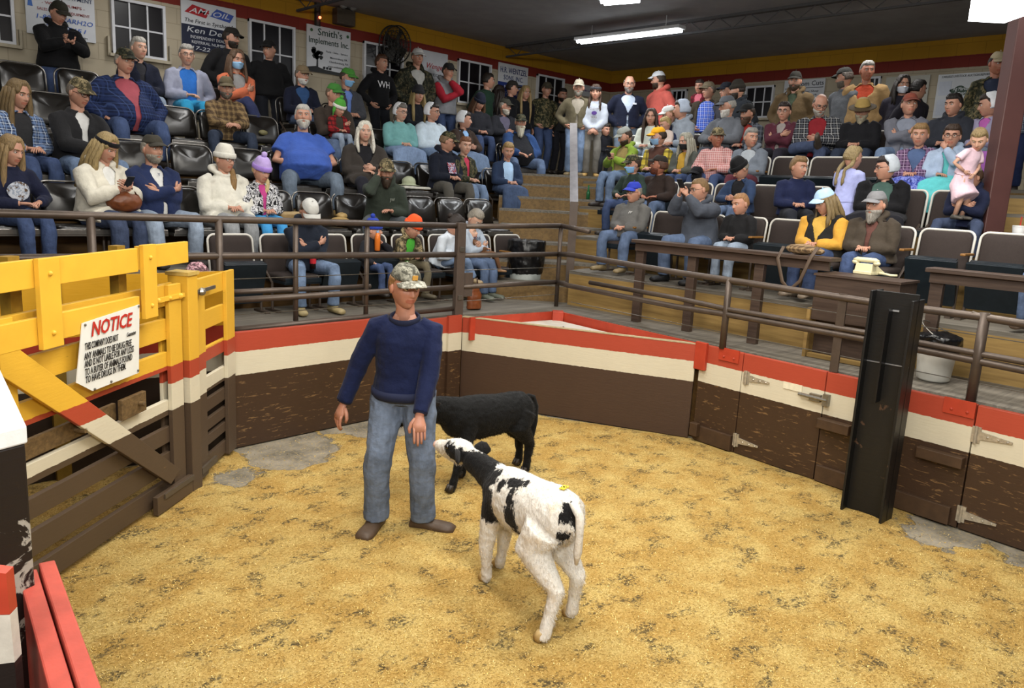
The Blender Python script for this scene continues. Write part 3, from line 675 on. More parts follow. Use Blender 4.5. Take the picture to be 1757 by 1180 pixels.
def shell(mask, off, extra=None, inner=.012):
    """closed shell over the head: proud by off where mask is 1, sunk under the skin where it is 0"""
    nrm = HG/np.array([.075, .097, .118])**2; nrm /= np.linalg.norm(nrm, axis=-1, keepdims=True)
    P = HG + nrm*(off*mask - inner*(1-mask))[..., None]
    if extra is not None: P = P + extra*mask[..., None]
    m = MB(); grid_mesh(m, P); return m
HX, HY, HZ = HG[..., 0], HG[..., 1], HG[..., 2]
CTH = np.cos(TH)
RNDG = np.random.RandomState(5).rand(*TH.shape)
def hair_mask(style):
    line = .055 - .10*sst(.35, -.25, CTH)          # height of the hairline round the head
    if style == 'bald':
        m = sst(line-.004, line+.01, HZ)*sst(.062, .045, HZ)*sst(.35, 0.05, CTH); return m
    if style == 'part': line = line+.022*sst(.5, 1, CTH)-.055*sst(.02, .06, np.abs(HX))*sst(.1, .5, CTH)
    m = sst(line-.012, line+.026, HZ)
    return m
def hair_mb(style, hatted=False):
    off = .014 if style in ('short', 'bald', 'buzz') else .016
    if style == 'buzz': off = .006
    ex = np.zeros(HG.shape); ex[..., 2] += .006*RNDG*(style != 'buzz'); ex[..., 1] += .008*(RNDG-.5)*(style != 'buzz')
    m = shell((sst(.058, .046, HZ) if hatted else 1.0)*hair_mask('bald' if style == 'bald' else 'part' if style in ('long', 'locks', 'wavy', 'bob', 'braids', 'sidepony', 'pony') else 'full'), off, ex)
    def lock(pts, r): m.tube(pts, r, 8, (1, 0, 0))
    if style in ('long', 'locks', 'wavy', 'bob'):
        L = {'long': .40, 'locks': .36, 'wavy': .30, 'bob': .14}[style]
        for s_ in (-1, 1):
            for k in range(3):
                x0 = s_*(.066+.006*k); y0 = .03-.035*k
                w = .02 if style == 'wavy' else .006; kf = .72 if style == 'bob' else .85
                lock([(x0, y0, .05), (s_*.083, y0+.005, -.02), (s_*(.088+w), y0+.015, -.10), (s_*(.095-.01*k), y0+.05-.03*k, -.10-L*.45), (s_*(.085+.012*k), y0+.075-.045*k, -.10-L)],
                     [(.02*kf, .025*kf), (.024*kf, .03*kf), (.028*kf, .032*kf), (.03*kf, .03*kf), (.012, .014)])
        for k in range(-2, 3): lock([(k*.03, -.085+abs(k)*.008, .03), (k*.034, -.095+abs(k)*.008, -.06), (k*.038, -.09, -.14), (k*.04, -.10, -.12-L*.6)], [(.03, .02), (.034, .026), (.034, .028), (.02, .014)])
    if style == 'bun': m.ball((0, -.112, .045), (.038, .034, .036), 12, 8)
    if style == 'pony': lock([(.0, -.10, .03), (.02, -.13, -.02), (.07, -.10, -.10), (.085, .04, -.2), (.08, .075, -.30)], [.022, .03, .03, .026, .01])
    if style == 'sidepony': lock([(-.05, -.03, -.04), (-.07, .03, -.10), (-.05, .085, -.18), (-.04, .10, -.28), (-.035, .10, -.36)], [.02, .03, .034, .03, .012])
    if style in ('braids', 'braidsback'):
        for s_ in (-1, 1):
            yb = .05 if style == 'braids' else -.11
            pts = [(s_*.062, -.03, -.03), (s_*.085, (.0 if yb > 0 else -.06), -.09)]+[(s_*(.085 if yb > 0 else .055)+.004*(-1)**k, yb+.02*(yb > 0), -.14-.035*k) for k in range(6)]
            lock(pts, [.022, .024]+[.019-.002*(k % 2) for k in range(5)]+[.008])
    return m
def ears(mb):
    for s_ in (-1, 1): mb.ball((s_*.078, -.006, -.006), (.011, .018, .030), 10, 8)
def head_mb(eyes=True):
    m = MB(); grid_mesh(m, HG, 0, _lips); ears(m)
    for s_ in (-1, 1):
        m.ball((s_*.0305, .0745, .0105), .0125, 10, 8, mi=1); m.ball((s_*.0305, .0825, .0105), .0062, 8, 6, mi=2)
        m.tube([(s_*.016, .0915, .0145), (s_*.031, .0885, .0195), (s_*.047, .077, .0145)], (.003), 6, mi=0)      # upper lid
        m.tube([(s_*.013, .096, .027), (s_*.030, .0925, .034), (s_*.050, .078, .029)], [.004, .0046, .003], 6, mi=4)
    return m
HEAD = head_mb()
def cap_mb(style):
    crown, brim = MB(), None
    if style in ('cap', 'trucker', 'capback'):
        m = sst(.044, .050, HZ)
        ex = np.zeros(HG.shape); ex[..., 2] = .006*sst(.04, .1, HZ); ex[..., 1] = .010*sst(.3, 1, CTH)
        crown = shell(m, .012, ex); crown.ball((0, 0, .138), .007, 8, 5)
        P = []
        for v in np.linspace(0, 1, 6):
            P.append([np.array([math.sin(a)*(.088+.0*v), .052+math.cos(a)*(.052+.0*v)+v*.060*math.cos(a)**.7, .056-.014*v+.010*math.cos(a*1.0)*(1-v)-.018*abs(math.sin(a))**2]) for a in np.linspace(-1.35, 1.35, 13)])
        top = [p for r in P for p in r]; n = 13; b = MB(); F = [(i*n+j, i*n+j+1, (i+1)*n+j+1, (i+1)*n+j) for i in range(5) for j in range(n-1)]
        N = len(top); V = top+[p-np.array([0, 0, .005]) for p in top]
        F2 = [tuple(N+i for i in q[::-1]) for q in F]
        bd = [j for j in range(n)]+[i*n+n-1 for i in range(1, 6)]+[5*n+j for j in range(n-2, -1, -1)]+[i*n for i in range(4, 0, -1)]
        F3 = [(bd[k], bd[(k+1) % len(bd)], N+bd[(k+1) % len(bd)], N+bd[k]) for k in range(len(bd))]
        b.add(V, F+F2+F3); brim = b
    elif style in ('beanie', 'pombeanie', 'earflap'):
        m = sst(.022, .028, HZ); ex = np.zeros(HG.shape); ex[..., 2] = .028*sst(.02, .12, HZ); ex[..., 1] = -.006*sst(.02, .12, HZ)
        crown = shell(m, .016, ex)
        b = MB(); pts = [(math.sin(a)*.088, math.cos(a)*.108-.002, .040+.004*math.cos(a)) for a in np.arange(24)*2*math.pi/24]
        b.tube(pts, [(.026, .009)]*24, 8, (0, 0, 1), closed=True); brim = b
        if style != 'beanie': crown.ball((0, -.01, .175), .03, 10, 8)
        if style == 'earflap':
            for s_ in (-1, 1): crown.ball((s_*.088, 0, -.02), (.012, .035, .055), 10, 8); crown.tube([(s_*.09, 0, -.06), (s_*.09, .03, -.16)], .006, 6)
    elif style == 'bonnet':
        m = sst(.10, -.06, CTH - .45*sst(.03, .11, HZ))*sst(-.055, -.04, HZ); ex = np.zeros(HG.shape); ex[..., 1] = -.014*sst(.2, -1, CTH); ex[..., 2] = .004
        crown = shell(m, .022, ex)
    elif style == 'straw':
        m = sst(.040, .046, HZ); ex = np.zeros(HG.shape); ex[..., 2] = .014*sst(.05, .11, HZ)
        crown = shell(m, .022, ex); b = MB(); R = []
        for r_, z_ in ((.07, .052), (.10, .044), (.14, .034), (.165, .036), (.165, .030), (.14, .028), (.10, .036), (.07, .044)):
            R.append([(math.sin(a)*r_*.95, math.cos(a)*(r_+.02), z_) for a in np.arange(28)*2*math.pi/28])
        b.rings(R, False, closed=True); brim = b
    elif style == 'headband':
        b = MB(); pts = [(math.sin(a)*.083, math.cos(a)*.100, .060+.006*math.cos(a)) for a in np.arange(24)*2*math.pi/24]
        crown.tube(pts, [(.02, .006)]*24, 8, (0, 0, 1), closed=True)
    return crown, brim
def beard_mb(L=.02, kind='full'):
    jaw = sst(-.026, -.056, HZ)*sst(-.30, .15, CTH)
    if kind == 'goatee': jaw = sst(-.040, -.05, HZ)*sst(.70, .85, CTH)
    if kind == 'chin': jaw = sst(-.058, -.072, HZ)*sst(-.2, .2, CTH)
    hole = np.exp(-(HX/.020)**2-((HZ+.060)/.010)**2)*(CTH > .5)
    m = jaw*(1-.95*hole)
    ex = np.zeros(HG.shape); w = sst(-.06, -.11, HZ)*sst(.0, .7, CTH); ex[..., 2] = -(L-.012)*w*(.8+.4*RNDG); ex[..., 1] = (.25*L)*w
    return shell(m, .009+.003*(RNDG-.5)*2+.1*L, ex)
def mask_mb():
    m = sst(-.105, -.095, HZ)*sst(-.012, -.022, HZ+.10*(np.abs(HX)-.01).clip(0))*sst(.12, .3, CTH)
    P = shell(m, .007); P.v = [(x, y+(.012*math.exp(-(x/.02)**2-((z+.03)/.03)**2) if y > .05 else 0), z) for x, y, z in P.v]
    for s_ in (-1, 1): P.tube([(s_*.066, .05, -.03), (s_*.082, .005, .0)], .0018, 5).tube([(s_*.06, .05, -.08), (s_*.08, .0, -.03)], .0018, 5)
    return P
def glasses_mb():
    m = MB()
    for s_ in (-1, 1):
        c = np.array([s_*.033, .103, .008])
        m.tube([c+np.array([.024*math.cos(a), -.012*abs(math.cos(a))*(s_*math.cos(a) > 0), .017*math.sin(a)]) for a in np.arange(14)*2*math.pi/14], .0018, 5, closed=True)
        m.tube([(s_*.056, .092, .012), (s_*.079, .0, .010)], .0018, 5)
    m.tube([(-.010, .104, .010), (.010, .104, .010)], .0018, 5); return m
def hand_mb(side, curl=.5, spread=.10, grip=0):
    """wrist at the origin, fingers along +Y, palm towards -Z, thumb on the side*(-1) x"""
    m = MB(); t = -side
    m.tube([(0, -.015, 0), (0, .01, 0), (t*.002, .045, 0), (0, .085, -.002)], [(.024, .018), (.027, .017), (.038, .016), (.036, .013)], 10, (1, 0, 0))
    for k, (x, L, r) in enumerate(((.028, .070, .0085), (.0095, .080, .0088), (-.0095, .074, .0084), (-.027, .058, .0074))):
        x *= t; a = curl*(1+.12*k); d = np.array([x*spread*4, 1, 0]); p = np.array([x, .080-.004*abs(k-1), 0.0]); pts = [p-d*.02, p]
        ang = 0
        for f, seg in ((.55, .46), (.9, .32), (.7, .24)):
            ang += a*f; p = p+np.array([d[0]*math.cos(ang), math.cos(ang), -math.sin(ang)])*L*seg; pts.append(p)
        m.tube(pts, [r*1.1, r*1.08, r, r*.92, r*.7], 7, (1, 0, 0))
    c2 = curl*.5; m.tube([(t*.02, .012, -.004), (t*.042, .035, -.012), (t*(.056-.012*c2), .062, -.018-.012*c2), (t*(.056-.03*c2), .086, -.022-.03*c2)], [.013, .0125, .0105, .008], 7, (0, 0, 1))
    return m
def place(mb, o, fwd, pn):
    """hand frame -> body frame: +Y along fwd, -Z along the palm normal pn"""
    f = np.array(fwd, float); f /= np.linalg.norm(f); n = -np.array(pn, float); n = n-f*(n@f); n /= np.linalg.norm(n)+1e-9
    x = np.cross(f, n); return mb.xf(np.column_stack([x, f, n]), o)
def ik(a, b, l1, l2, hint):
    a = np.array(a, float); b = np.array(b, float); d = b-a; D = np.linalg.norm(d); Dm = (l1+l2)*.995
    if D > Dm: b = a+d/D*Dm; D = Dm; d = b-a
    e = d/D; h = np.array(hint, float); h = h-e*(h@e); h /= np.linalg.norm(h)+1e-9
    x = (l1*l1-l2*l2+D*D)/(2*D); y = math.sqrt(max(l1*l1-x*x, 1e-6)); return a+e*x+h*y, b
def rotm(yaw, pit, tilt=0):
    """yaw to the person's left, pitch down positive"""
    cy, sy = math.cos(yaw), math.sin(yaw); cp, sp = math.cos(-pit), math.sin(-pit); ct, s_t = math.cos(tilt), math.sin(tilt)
    return np.array([[cy, -sy, 0], [sy, cy, 0], [0, 0, 1]]) @ np.array([[1, 0, 0], [0, cp, -sp], [0, sp, cp]]) @ np.array([[ct, 0, s_t], [0, 1, 0], [-s_t, 0, ct]])
ARM = {  # hand target (for the right hand: x positive is the person's right = +x), relative to hip height; elbow hint; palm normal; curl
 'lap': ((.06, .25, .115), (.8, -.5, -.5), (0, 0, -1), .5), 'clasp': ((.025, .36, .13), (.8, -.3, -.4), (-.7, .0, -.7), .9), 'knees': ((.15, .38, .115), (.7, -.5, -.3), (0, 0, -1), .5),
 'thigh': ((.15, .24, .125), (.9, -.5, -.3), (0, 0, -1), .4), 'fold': ((-.085, .205, .265), (.9, -.1, -.6), (0, -1, .2), .35), 'fold2': ((-.085, .19, .235), (.9, -.1, -.7), (0, -1, .2), .35),
 'phone': ((.045, .30, .26), (.8, -.4, -.5), (-.6, -.5, .3), .8), 'face': ((.06, .33, .56), (.6, 0, -.9), (-.7, -.4, 0), .9), 'chin': ((-.03, .16, .47), (.6, .5, -.8), (-.2, -.8, .3), 1.0),
 'ear': ((.12, .13, .53), (.5, .6, -.7), (-.9, 0, .2), .3), 'side': ((.235, .03, -.06), (.3, -.9, 0), (-1, 0, 0), .45), 'pocket': ((.19, .07, -.01), (.9, -.6, .2), (-1, 0, 0), .6),
 'front': ((.02, .17, -.04), (.9, -.3, 0), (0, -1, 0), .6), 'belly': ((.07, .24, .16), (.9, -.3, -.2), (0, -1, 0), .5), 'out': ((.42, .02, .22), (.3, -.7, -.6), (0, 0, -1), .4),
 'hold': ((-.02, .22, .22), (.9, -.1, -.6), (-.3, -1, .4), .6), 'hip': ((.2, .1, .02), (1, -.5, 0), (-1, 0, 0), .6), 'drink': ((.05, .2, .43), (.8, .2, -.6), (-.9, 0, 0), 1.0)}
PEOPLE = []
ROWS = {}
for k in range(5): ROWS['L%d' % (k+1)] = ('y', LBACK[k]-.17, LFLOOR[k], math.pi)
for k in range(4): ROWS['R%d' % (k+1)] = ('x', RBACK[k]-.17, RFLOOR[k], math.pi/2)
ROWS['LS'] = ('y', 11.45, 2.74, math.pi); ROWS['RS'] = ('x', 11.75, 2.65, math.pi/2); ROWS['CS'] = ('d', 14.3, 2.65, math.radians(180-47)); 
SKIN = ['#b98a74', '#b07c66', '#c69c86', '#a86f58']
def P(row, hx, hy, label, who, top, pants='#4a6690', arms='lap', legs='sit', head=(0, 0), turn=0, lean=4, g=1.0, belly=0.0, skin=0, hair=('short', '#4a3626'), hat=None, shirt=None, gap='v',
      beard=None, mask=None, glasses=False, hood=False, shoe='#2c2622', short=False, skirt=None, coat=0.0, s=None, loc=None, sleeve=None, stand=None, vox=None, collar=True, name='person', feet=None, hands=None, body_kw=None, tilt=0, handsc=1.0, slv=1.0, headsc=1.0, legw=1.0, swo=None, shoesc=1.12, crew=0.0):
    ax, plane, floor, face = ROWS[row]
    stand = row.endswith('S') if stand is None else stand
    rz = face+math.radians(turn); lean_ = math.radians(lean)
    U = np.array([0, math.sin(lean_), math.cos(lean_)]); Fw = np.array([0, math.cos(lean_), -math.sin(lean_)]); X = np.array([1., 0, 0])
    hz = .92 if stand else .088
    H0 = np.array([0, 0, hz])
    N = H0+U*.50; up2 = U*.55+np.array([0, 0, .45]); up2 /= np.linalg.norm(up2)
    hp_ = math.radians(head[1]); hc = N+up2*.142+Fw*(.022+.03*math.sin(max(hp_, 0)))
    HR = rotm(math.radians(head[0]), hp_+lean_*.4, math.radians(tilt))
    hs = 1.0
    tt = .119+(.018 if hat and hat[0] != 'headband' else .012)
    if hat and hat[0] in ('beanie', 'pombeanie', 'earflap'): tt += .02
    T = hc+HR @ np.array([0, -.01, tt])
    cr, sr = math.cos(rz), math.sin(rz); Rz = np.array([[cr, -sr, 0], [sr, cr, 0], [0, 0, 1]])
    seat = 0 if stand else .41
    fixed = s
    if loc is None:
        s = s or .95
        for _ in range(6):
            o = Rz @ T*s
            if ax == 'y': q = on_y(hx, hy, plane+o[1])
            elif ax == 'x': q = on_x(hx, hy, plane+o[0])
            else: q = onD(hx, hy, plane)
            if fixed is None: s = float(np.clip((q[2]-floor-seat)/T[2], .4, 1.14))
        base = np.array([q[0]-o[0], q[1]-o[1], floor+seat])
        if fixed is not None or abs((q[2]-floor-seat)/T[2]-s) > .02: base[2] = q[2]-T[2]*s
        if base[2] < floor+seat or base[2]-floor-seat < .07: base[2] = floor+seat
    else:
        base = np.array(loc, float)
    dist = math.hypot(base[0], base[1])
    vx = vox or (.013 if dist < 9.5 else .016 if dist < 12.5 else .019)
    sk = SKIN[skin] if isinstance(skin, int) else skin
    hsc = headsc*1.14*s**-.62      # a child's head is large for its body
    g = g*(1.06 if g > 1.3 or row == 'CS' else 1.13)*s**-.45 if s > .75 else g*s**-.2
    # --- joints
    sw = swo or .184*(.5+.5*g)
    SH = {1: H0+U*.385+X*sw, -1: H0+U*.385-X*sw}
    armp = arms if isinstance(arms, (tuple, list)) else (arms, arms)
    EL, WR, PN, CU, FD = {}, {}, {}, {}, {}
    for side, nm in ((1, armp[0]), (-1, armp[1])):
        if hands and side in hands: tgt, hint, pn, cu = hands[side][:4]; tgt = np.array(tgt, float)
        else:
            if nm == 'fold': FD[side] = np.array([-side*.8, -.5, .22])
            if nm == 'fold' and side == -1: nm = 'fold2'
            tgt, hint, pn, cu = ARM[nm]; tgt = np.array([tgt[0]*side, tgt[1], 0])+np.array([0, tgt[2]*math.sin(lean_)*.9, 0])+H0*1.0+np.array([0, 0, tgt[2]])
            if nm in ('fold', 'fold2', 'belly', 'hold', 'phone', 'face', 'front'): tgt = tgt+Fw*(.10*belly+.05*(g-1))
            hint = (hint[0]*side, hint[1], hint[2]); pn = (pn[0]*side, pn[1], pn[2])
        EL[side], WR[side] = ik(SH[side], tgt, .285, .245, hint); PN[side] = pn; CU[side] = cu
    KN, AN = {}, {}
    zf = -seat/s if not stand else 0.0
    for side in (1, -1):
        hj = H0+np.array([side*.088*g, 0, -.02])
        if feet and side in feet: kn_h, an = feet[side][:2]; KN[side], AN[side] = ik(hj, an, .43, .41, kn_h)
        elif stand:
            KN[side], AN[side] = ik(hj, np.array([side*(.10 if legs != 'wide' else .17), -.01, .085]), .43, .41, (0, 1, 0))
        else:
            kx, fx, fy = {'sit': (.12, .11, .42), 'spread': (.22, .20, .40), 'together': (.075, .07, .42), 'cross': (.13, .12, .42), 'wide': (.27, .24, .42), 'out': (.15, .13, .58), 'tuck': (.1, .09, .30), 'over': (.09, .08, .42)}[legs]
            az_ = max(zf+.085, -.40)
            KN[side], AN[side] = H0+np.array([side*kx, .415, -.035]), np.array([side*fx, fy, az_])
    if legs == 'cross':   # right ankle on the left knee
        KN[1] = H0+np.array([.24, .36, .02]); AN[1] = KN[-1]+np.array([.06, .0, .09])
    if legs == 'over':
        KN[1] = H0+np.array([-.02, .43, .10]); AN[1] = H0+np.array([-.13, .52, -.25])
    # --- body (one mesh): head, neck, trunk, arms, hands, legs
    b = MB(); h = MB(); h.join(HEAD); h.xf(HR*hsc, hc); b.join(h)
    b.tube([H0-U*.02, H0+U*.15, H0+U*.33, H0+U*.43, H0+U*.475], [(.13, .09), (.12, .085), (.13, .085), (.085, .06), (.06, .056)], 14, (1, 0, 0))
    b.tube([N-U*.08, N-U*.03, N+U*.02, hc+HR @ np.array([0, -.02, -.06])], [(.074, .062), (.060, .058), (.056, .056), (.055, .058)], 14, (1, 0, 0))
    for side in (1, -1):
        ar = .9+.25*(g-1)
        b.tube([SH[side]-X*side*.05, SH[side], SH[side]*.5+EL[side]*.5, EL[side], EL[side]*.55+WR[side]*.45, WR[side]], [.05*ar, .052*ar, .048*ar, .040*ar, .038*ar, .026], 10, (0, 0, 1))
        fw = WR[side]-EL[side]; hm = hand_mb(side, CU[side], .10 if not (hands and len(hands.get(side, ())) > 4) else .07); hm.xf(np.eye(3)*handsc); fd = hands[side][4] if hands and len(hands.get(side, ())) > 4 else FD.get(side, fw); place(hm, WR[side]+fw/np.linalg.norm(fw)*.012, fd, PN[side]); b.join(hm)
        hj = H0+np.array([side*.088, 0, -.02]); b.tube([hj, KN[side]-np.array([0, .02, .01]), AN[side]], [.06, .03, .03] if not (skirt and short) else [.09, .06, .045], 10, (1, 0, 0))
    b.v = [tuple(np.array(p)*s) for p in b.v]
    hc_col = hair[1] if hair else '#3a2a1e'
    mats = [skinm(sk), plain('#cfcac2', .3, .02, 3, 0, nm='eye_white'), plain('#2a1f1a', .2, .02, 3, 0, nm='iris'), plain((dk(sk, .8)[0], dk(sk, .56)[1], dk(sk, .54)[2]), .5, .05, 9, 0, nm='lips'), hairm(hc_col)]
    root = b.build(name, mats, smooth=True); root.location = base; root.rotation_euler = (0, 0, rz)
    tag(root, label, 'person'); root['_who'] = who
    def part(nm, mb, mat, rm=0, wr=0.0, smooth=True, hd=False, par=None, sm=3):
        if hd: mb.xf(HR*hsc, hc)
        mb.v = [tuple(np.array(p)*s) for p in mb.v]
        o = mb.build(nm, mat, par or root, smooth=smooth)
        if rm: remesh(o, rm, sm, wr)
        return o
    mk = lambda c: c if isinstance(c, bpy.types.Material) else cloth(c)
    top = mk(top)
    # --- upper clothing
    def prof(o=0.0, ext=0.0):
        q = []
        base_t = [(-.06-ext, .176*g+.1*max(ext, 0), .142*g), (.0, .172*g, .137*g), (.09, .158*g, .122*g), (.2, .155*g, .12*g), (.31, .172*(.5+.5*g), .122*(.6+.4*g)), (.375, .176*(.55+.45*g), .108), (.425, .145*(.6+.4*g), .092), (.452, .098, .076), (.476, .074, .067)]
        for t, rx, ry in base_t:
            if t > .4: t = t-crew*(t-.4)/.076*1.0; rx = rx+crew*.45*(t > .42); ry = ry+crew*.3*(t > .42)
            bl = belly*math.exp(-((t-.12)/.15)**2)
            q.append((t, rx+o+.35*bl*.12, ry+o+bl*.09, bl*.10))
        return q
    def torso(o=0.0, gapf=None, ext=0.0):
        R = []; nseg = 24
        for t, rx, ry, fo in prof(o, ext):
            c = H0+U*t+Fw*(fo-.008)
            if gapf is None: R.append([c+X*rx*math.cos(a)+Fw*ry*math.sin(a) for a in np.arange(nseg)*2*math.pi/nseg])
            else:
                ga = gapf(t); aa = np.linspace(math.pi/2+ga, math.pi/2+2*math.pi-ga, nseg); pts = [c+X*rx*math.cos(a)+Fw*ry*math.sin(a) for a in aa]
                pts += [c+X*(rx-.024)*math.cos(a)+Fw*(ry-.024)*math.sin(a) for a in aa[::-1]]; R.append(pts)
        return R
    m = MB(); op = .012 if shirt else 0
    if shirt is None: m.rings(torso(.012, None, coat if stand else 0))
    else:
        gf = {'v': lambda t: .06+.75*float(sst(.2, .47, t)), 'full': lambda t: .42+.25*float(sst(.25, .47, t)), 'slit': lambda t: .10+.35*float(sst(.3, .47, t)), 'wide': lambda t: .75+.1*t}[gap]
        m.rings(torso(.022, gf, coat if stand else 0))
        part('shirt', MB().rings(torso(-.004)), mk(shirt), rm=vx*1.15, sm=2)
    sg_ = (.5+.5*g)*slv
    for side in (1, -1):
        A, E_, W = SH[side], EL[side], WR[side]
        if sleeve: m.tube([A-X*side*.085+U*.022, A-X*side*.03], [.07*sg_, .075*sg_], 12, (0, 0, 1))
        elif short:
            K = A*.35+E_*.65; m.tube([A-X*side*.08+U*.032, A-U*.008, A*.5+K*.5, K], [.060*sg_, .070*sg_, .076*sg_, .080*sg_], 12, (0, 0, 1))
        else:
            W2 = W-(W-E_)/np.linalg.norm(W-E_)*.01
            m.tube([A-X*side*.085+U*.022, A-X*side*.008+U*.0, A*.5+E_*.5, E_, E_*.5+W2*.5, W2], [.070*sg_, .074*sg_, .073*sg_, .069*sg_, .061*sg_, .048], 12, (0, 0, 1))
    if collar and not short:
        m.tube([N-U*.015+.072*(X*math.cos(a)+Fw*math.sin(a))-U*.012*math.sin(a) for a in np.linspace(math.pi/2+(.35 if shirt else .0), math.pi/2+2*math.pi-(.35 if shirt else .0), 16)], [(.014, .022)]*16, 8, U, closed=not shirt)
    if hood: m.tube([N+U*.0-Fw*.02+X*.105*math.cos(a)+Fw*(.09*math.sin(a)-.02)+U*(.02-.045*max(math.sin(a), -.3)) for a in np.linspace(math.pi*.5+.5, math.pi*2.5-.5, 14)], [(.03, .04)]*3+[(.045, .05)]*8+[(.03, .04)]*3, 9, U)
    if coat and not stand: m.tube([H0+U*.05, H0+np.array([0, .12, -.0]), H0+np.array([0, .12+coat, -.0])], [(.19*g, .15), (.2*g, .115), (.2*g, .10)], 14, (1, 0, 0))
    tp = part('sweater' if shirt is None else 'jacket', m, top, rm=vx, wr=.022)
    if sleeve: # other coloured sleeves
        sm_ = MB()
        for side in (1, -1):
            A, E_, W = SH[side], EL[side], WR[side]; sm_.tube([A-X*side*.05, A, A*.5+E_*.5, E_, E_*.5+W*.5, W], [.066*sg_, .079*sg_, .074*sg_, .069*sg_, .06*sg_, .047], 12, (0, 0, 1))
        part('sleeves', sm_, mk(sleeve), rm=vx, wr=.02)
    # --- lower clothing
    pm_ = pants if isinstance(pants, bpy.types.Material) else (denim(pants) if pants in DENIMS else cloth(pants))
    m = MB(); lg = (.6+.4*g)*legw
    if stand: m.tube([H0+U*.07, H0, H0-np.array([0, 0, .08])], [(.150*g, .118*g), (.165*g, .13*g), (.15*g, .12*g)], 16, (1, 0, 0))
    else: m.tube([H0+U*.08-Fw*.01, H0-Fw*.01, H0-U*.09], [(.158*g, .125*g), (.178*g, .14*g), (.15*g, .11)], 16, (1, 0, 0))
    for side in (1, -1):
        hj = H0+np.array([side*.086*g, 0, -.03]); K, A = KN[side], AN[side]
        kk = (K-hj)/np.linalg.norm(K-hj)
        m.tube([hj-kk*.02, hj*.6+K*.4, K-kk*.03, K*.75+A*.25+(np.array([0, -.0, 0])), K*.35+A*.65, A+(K-A)*.02], [.096*lg, .086*lg, .074*lg, .069*lg, .066*lg, .068*lg], 12, (1, 0, 0))
    if skirt is None: part('trousers', m, pm_, rm=vx, wr=.020)
    else:
        if not short: part('stockings', m, cloth('#22222a'), rm=vx*1.2)
        q = MB(); km = (KN[1]+KN[-1])/2; am = (AN[1]+AN[-1])/2
        if stand: q.tube([H0+U*.10, H0, H0-U*.25, km-np.array([0, 0, .06])], [(.14, .115), (.18, .15), (.23, .2), (.27, .24)], 20, (1, 0, 0))
        else: q.tube([H0+U*.06, H0+np.array([0, .05, .0]), H0*.5+km*.5+np.array([0, 0, -.0]), km+np.array([0, -.02, .0]), km*.6+am*.4+np.array([0, .02, 0]), km*.15+am*.85+np.array([0, .02, 0])], [(.17*g, .13), (.2*g, .13), (.21*g, .12), (.215*g, .115), (.225*g, .125), (.235*g, .135)], 18, (1, 0, 0))
        part('skirt', q, mk(skirt), rm=vx, wr=.03)
    for side in (1, -1):
        K, A = KN[side], AN[side]; q = MB(); dn = (A-K)/np.linalg.norm(A-K)
        f_ = np.array([side*.18, 1, 0.0]); 
        if legs == 'cross' and side == 1: f_ = np.array([-.25, .9, .25])
        if feet and len(feet.get(side, ())) > 2: f_ = np.array(feet[side][2])
        f_ /= np.linalg.norm(f_)
        upv = np.array([0, 0, 1.0])
        if abs(dn[2]) < .6: f_ = np.array([0.1, .75, .65])/1.0; f_ /= np.linalg.norm(f_); upv = -dn
        o_ = A-upv*.08; xs = np.cross(f_, upv); xs /= np.linalg.norm(xs)
        R = []
        for t, w, h0, h1 in ((-.075, .02, .012, .05), (-.066, .036, .0, .085), (-.03, .043, .0, .12), (.015, .044, .0, .118), (.06, .046, .0, .078), (.11, .052, .0, .072), (.155, .050, .0, .066), (.182, .036, .006, .052)):
            c = o_+f_*t*shoesc; R.append([c+xs*w*shoesc*math.cos(a)+upv*((h0+h1)/2+(h1-h0)/2*math.sin(a)) for a in np.arange(14)*2*math.pi/14])
        q.rings(R); part('shoe', q, plain(shoe, .55, .2, 20, .2, nm='shoe_leather'))
    # --- hair, hats and the rest
    if hair and hair[0] != 'none': part('hair', hair_mb(hair[0], bool(hat) and hat[0] not in ('bonnet', 'headband')), hairm(hair[1]), hd=True)
    if hat:
        c_, br = cap_mb(hat[0]); mt = mk(hat[1]); co = part('hat' if hat[0] in ('straw', 'bonnet', 'earflap') else 'beanie' if 'beanie' in hat[0] else 'headband' if hat[0] == 'headband' else 'cap', c_, mt, hd=True)
        if br is not None: part({'cap': 'visor', 'trucker': 'visor'}.get(hat[0], 'brim'), br, mk(hat[2]) if len(hat) > 2 else mt, hd=True, par=co)
    if beard: part('beard', beard_mb(beard[0], beard[2] if len(beard) > 2 else 'full'), hairm(beard[1]), hd=True)
    if mask: part('face_mask', mask_mb(), plain(mask, .7, .04, 20, .05, nm='mask_cloth'), hd=True)
    if glasses: part('glasses', glasses_mb(), plain('#1a1a1c', .3, .05, 9, 0, nm='spectacle_frame'), hd=True)
    info = dict(root=root, who=who, row=row, base=base, s=s, rz=rz, WR=WR, EL=EL, H0=H0, U=U, Fw=Fw, hc=hc, HR=HR, prof=prof, Rz=Rz, KN=KN, AN=AN, N=N)
    root['group'] = 'spectators in the left stand' if row[0] in 'LC' else 'spectators in the right stand'
    PEOPLE.append(info); return info
DENIMS = {'#4a6690', '#5d7ea8', '#3b5274', '#7f95b0', '#6d7f92', '#2f4a7c', '#33456a', '#6e8fb8', '#8b8f93', '#27364f', '#566a80'}
def wpos(i, q): return i['base']+i['Rz'] @ (np.array(q)*i['s'])
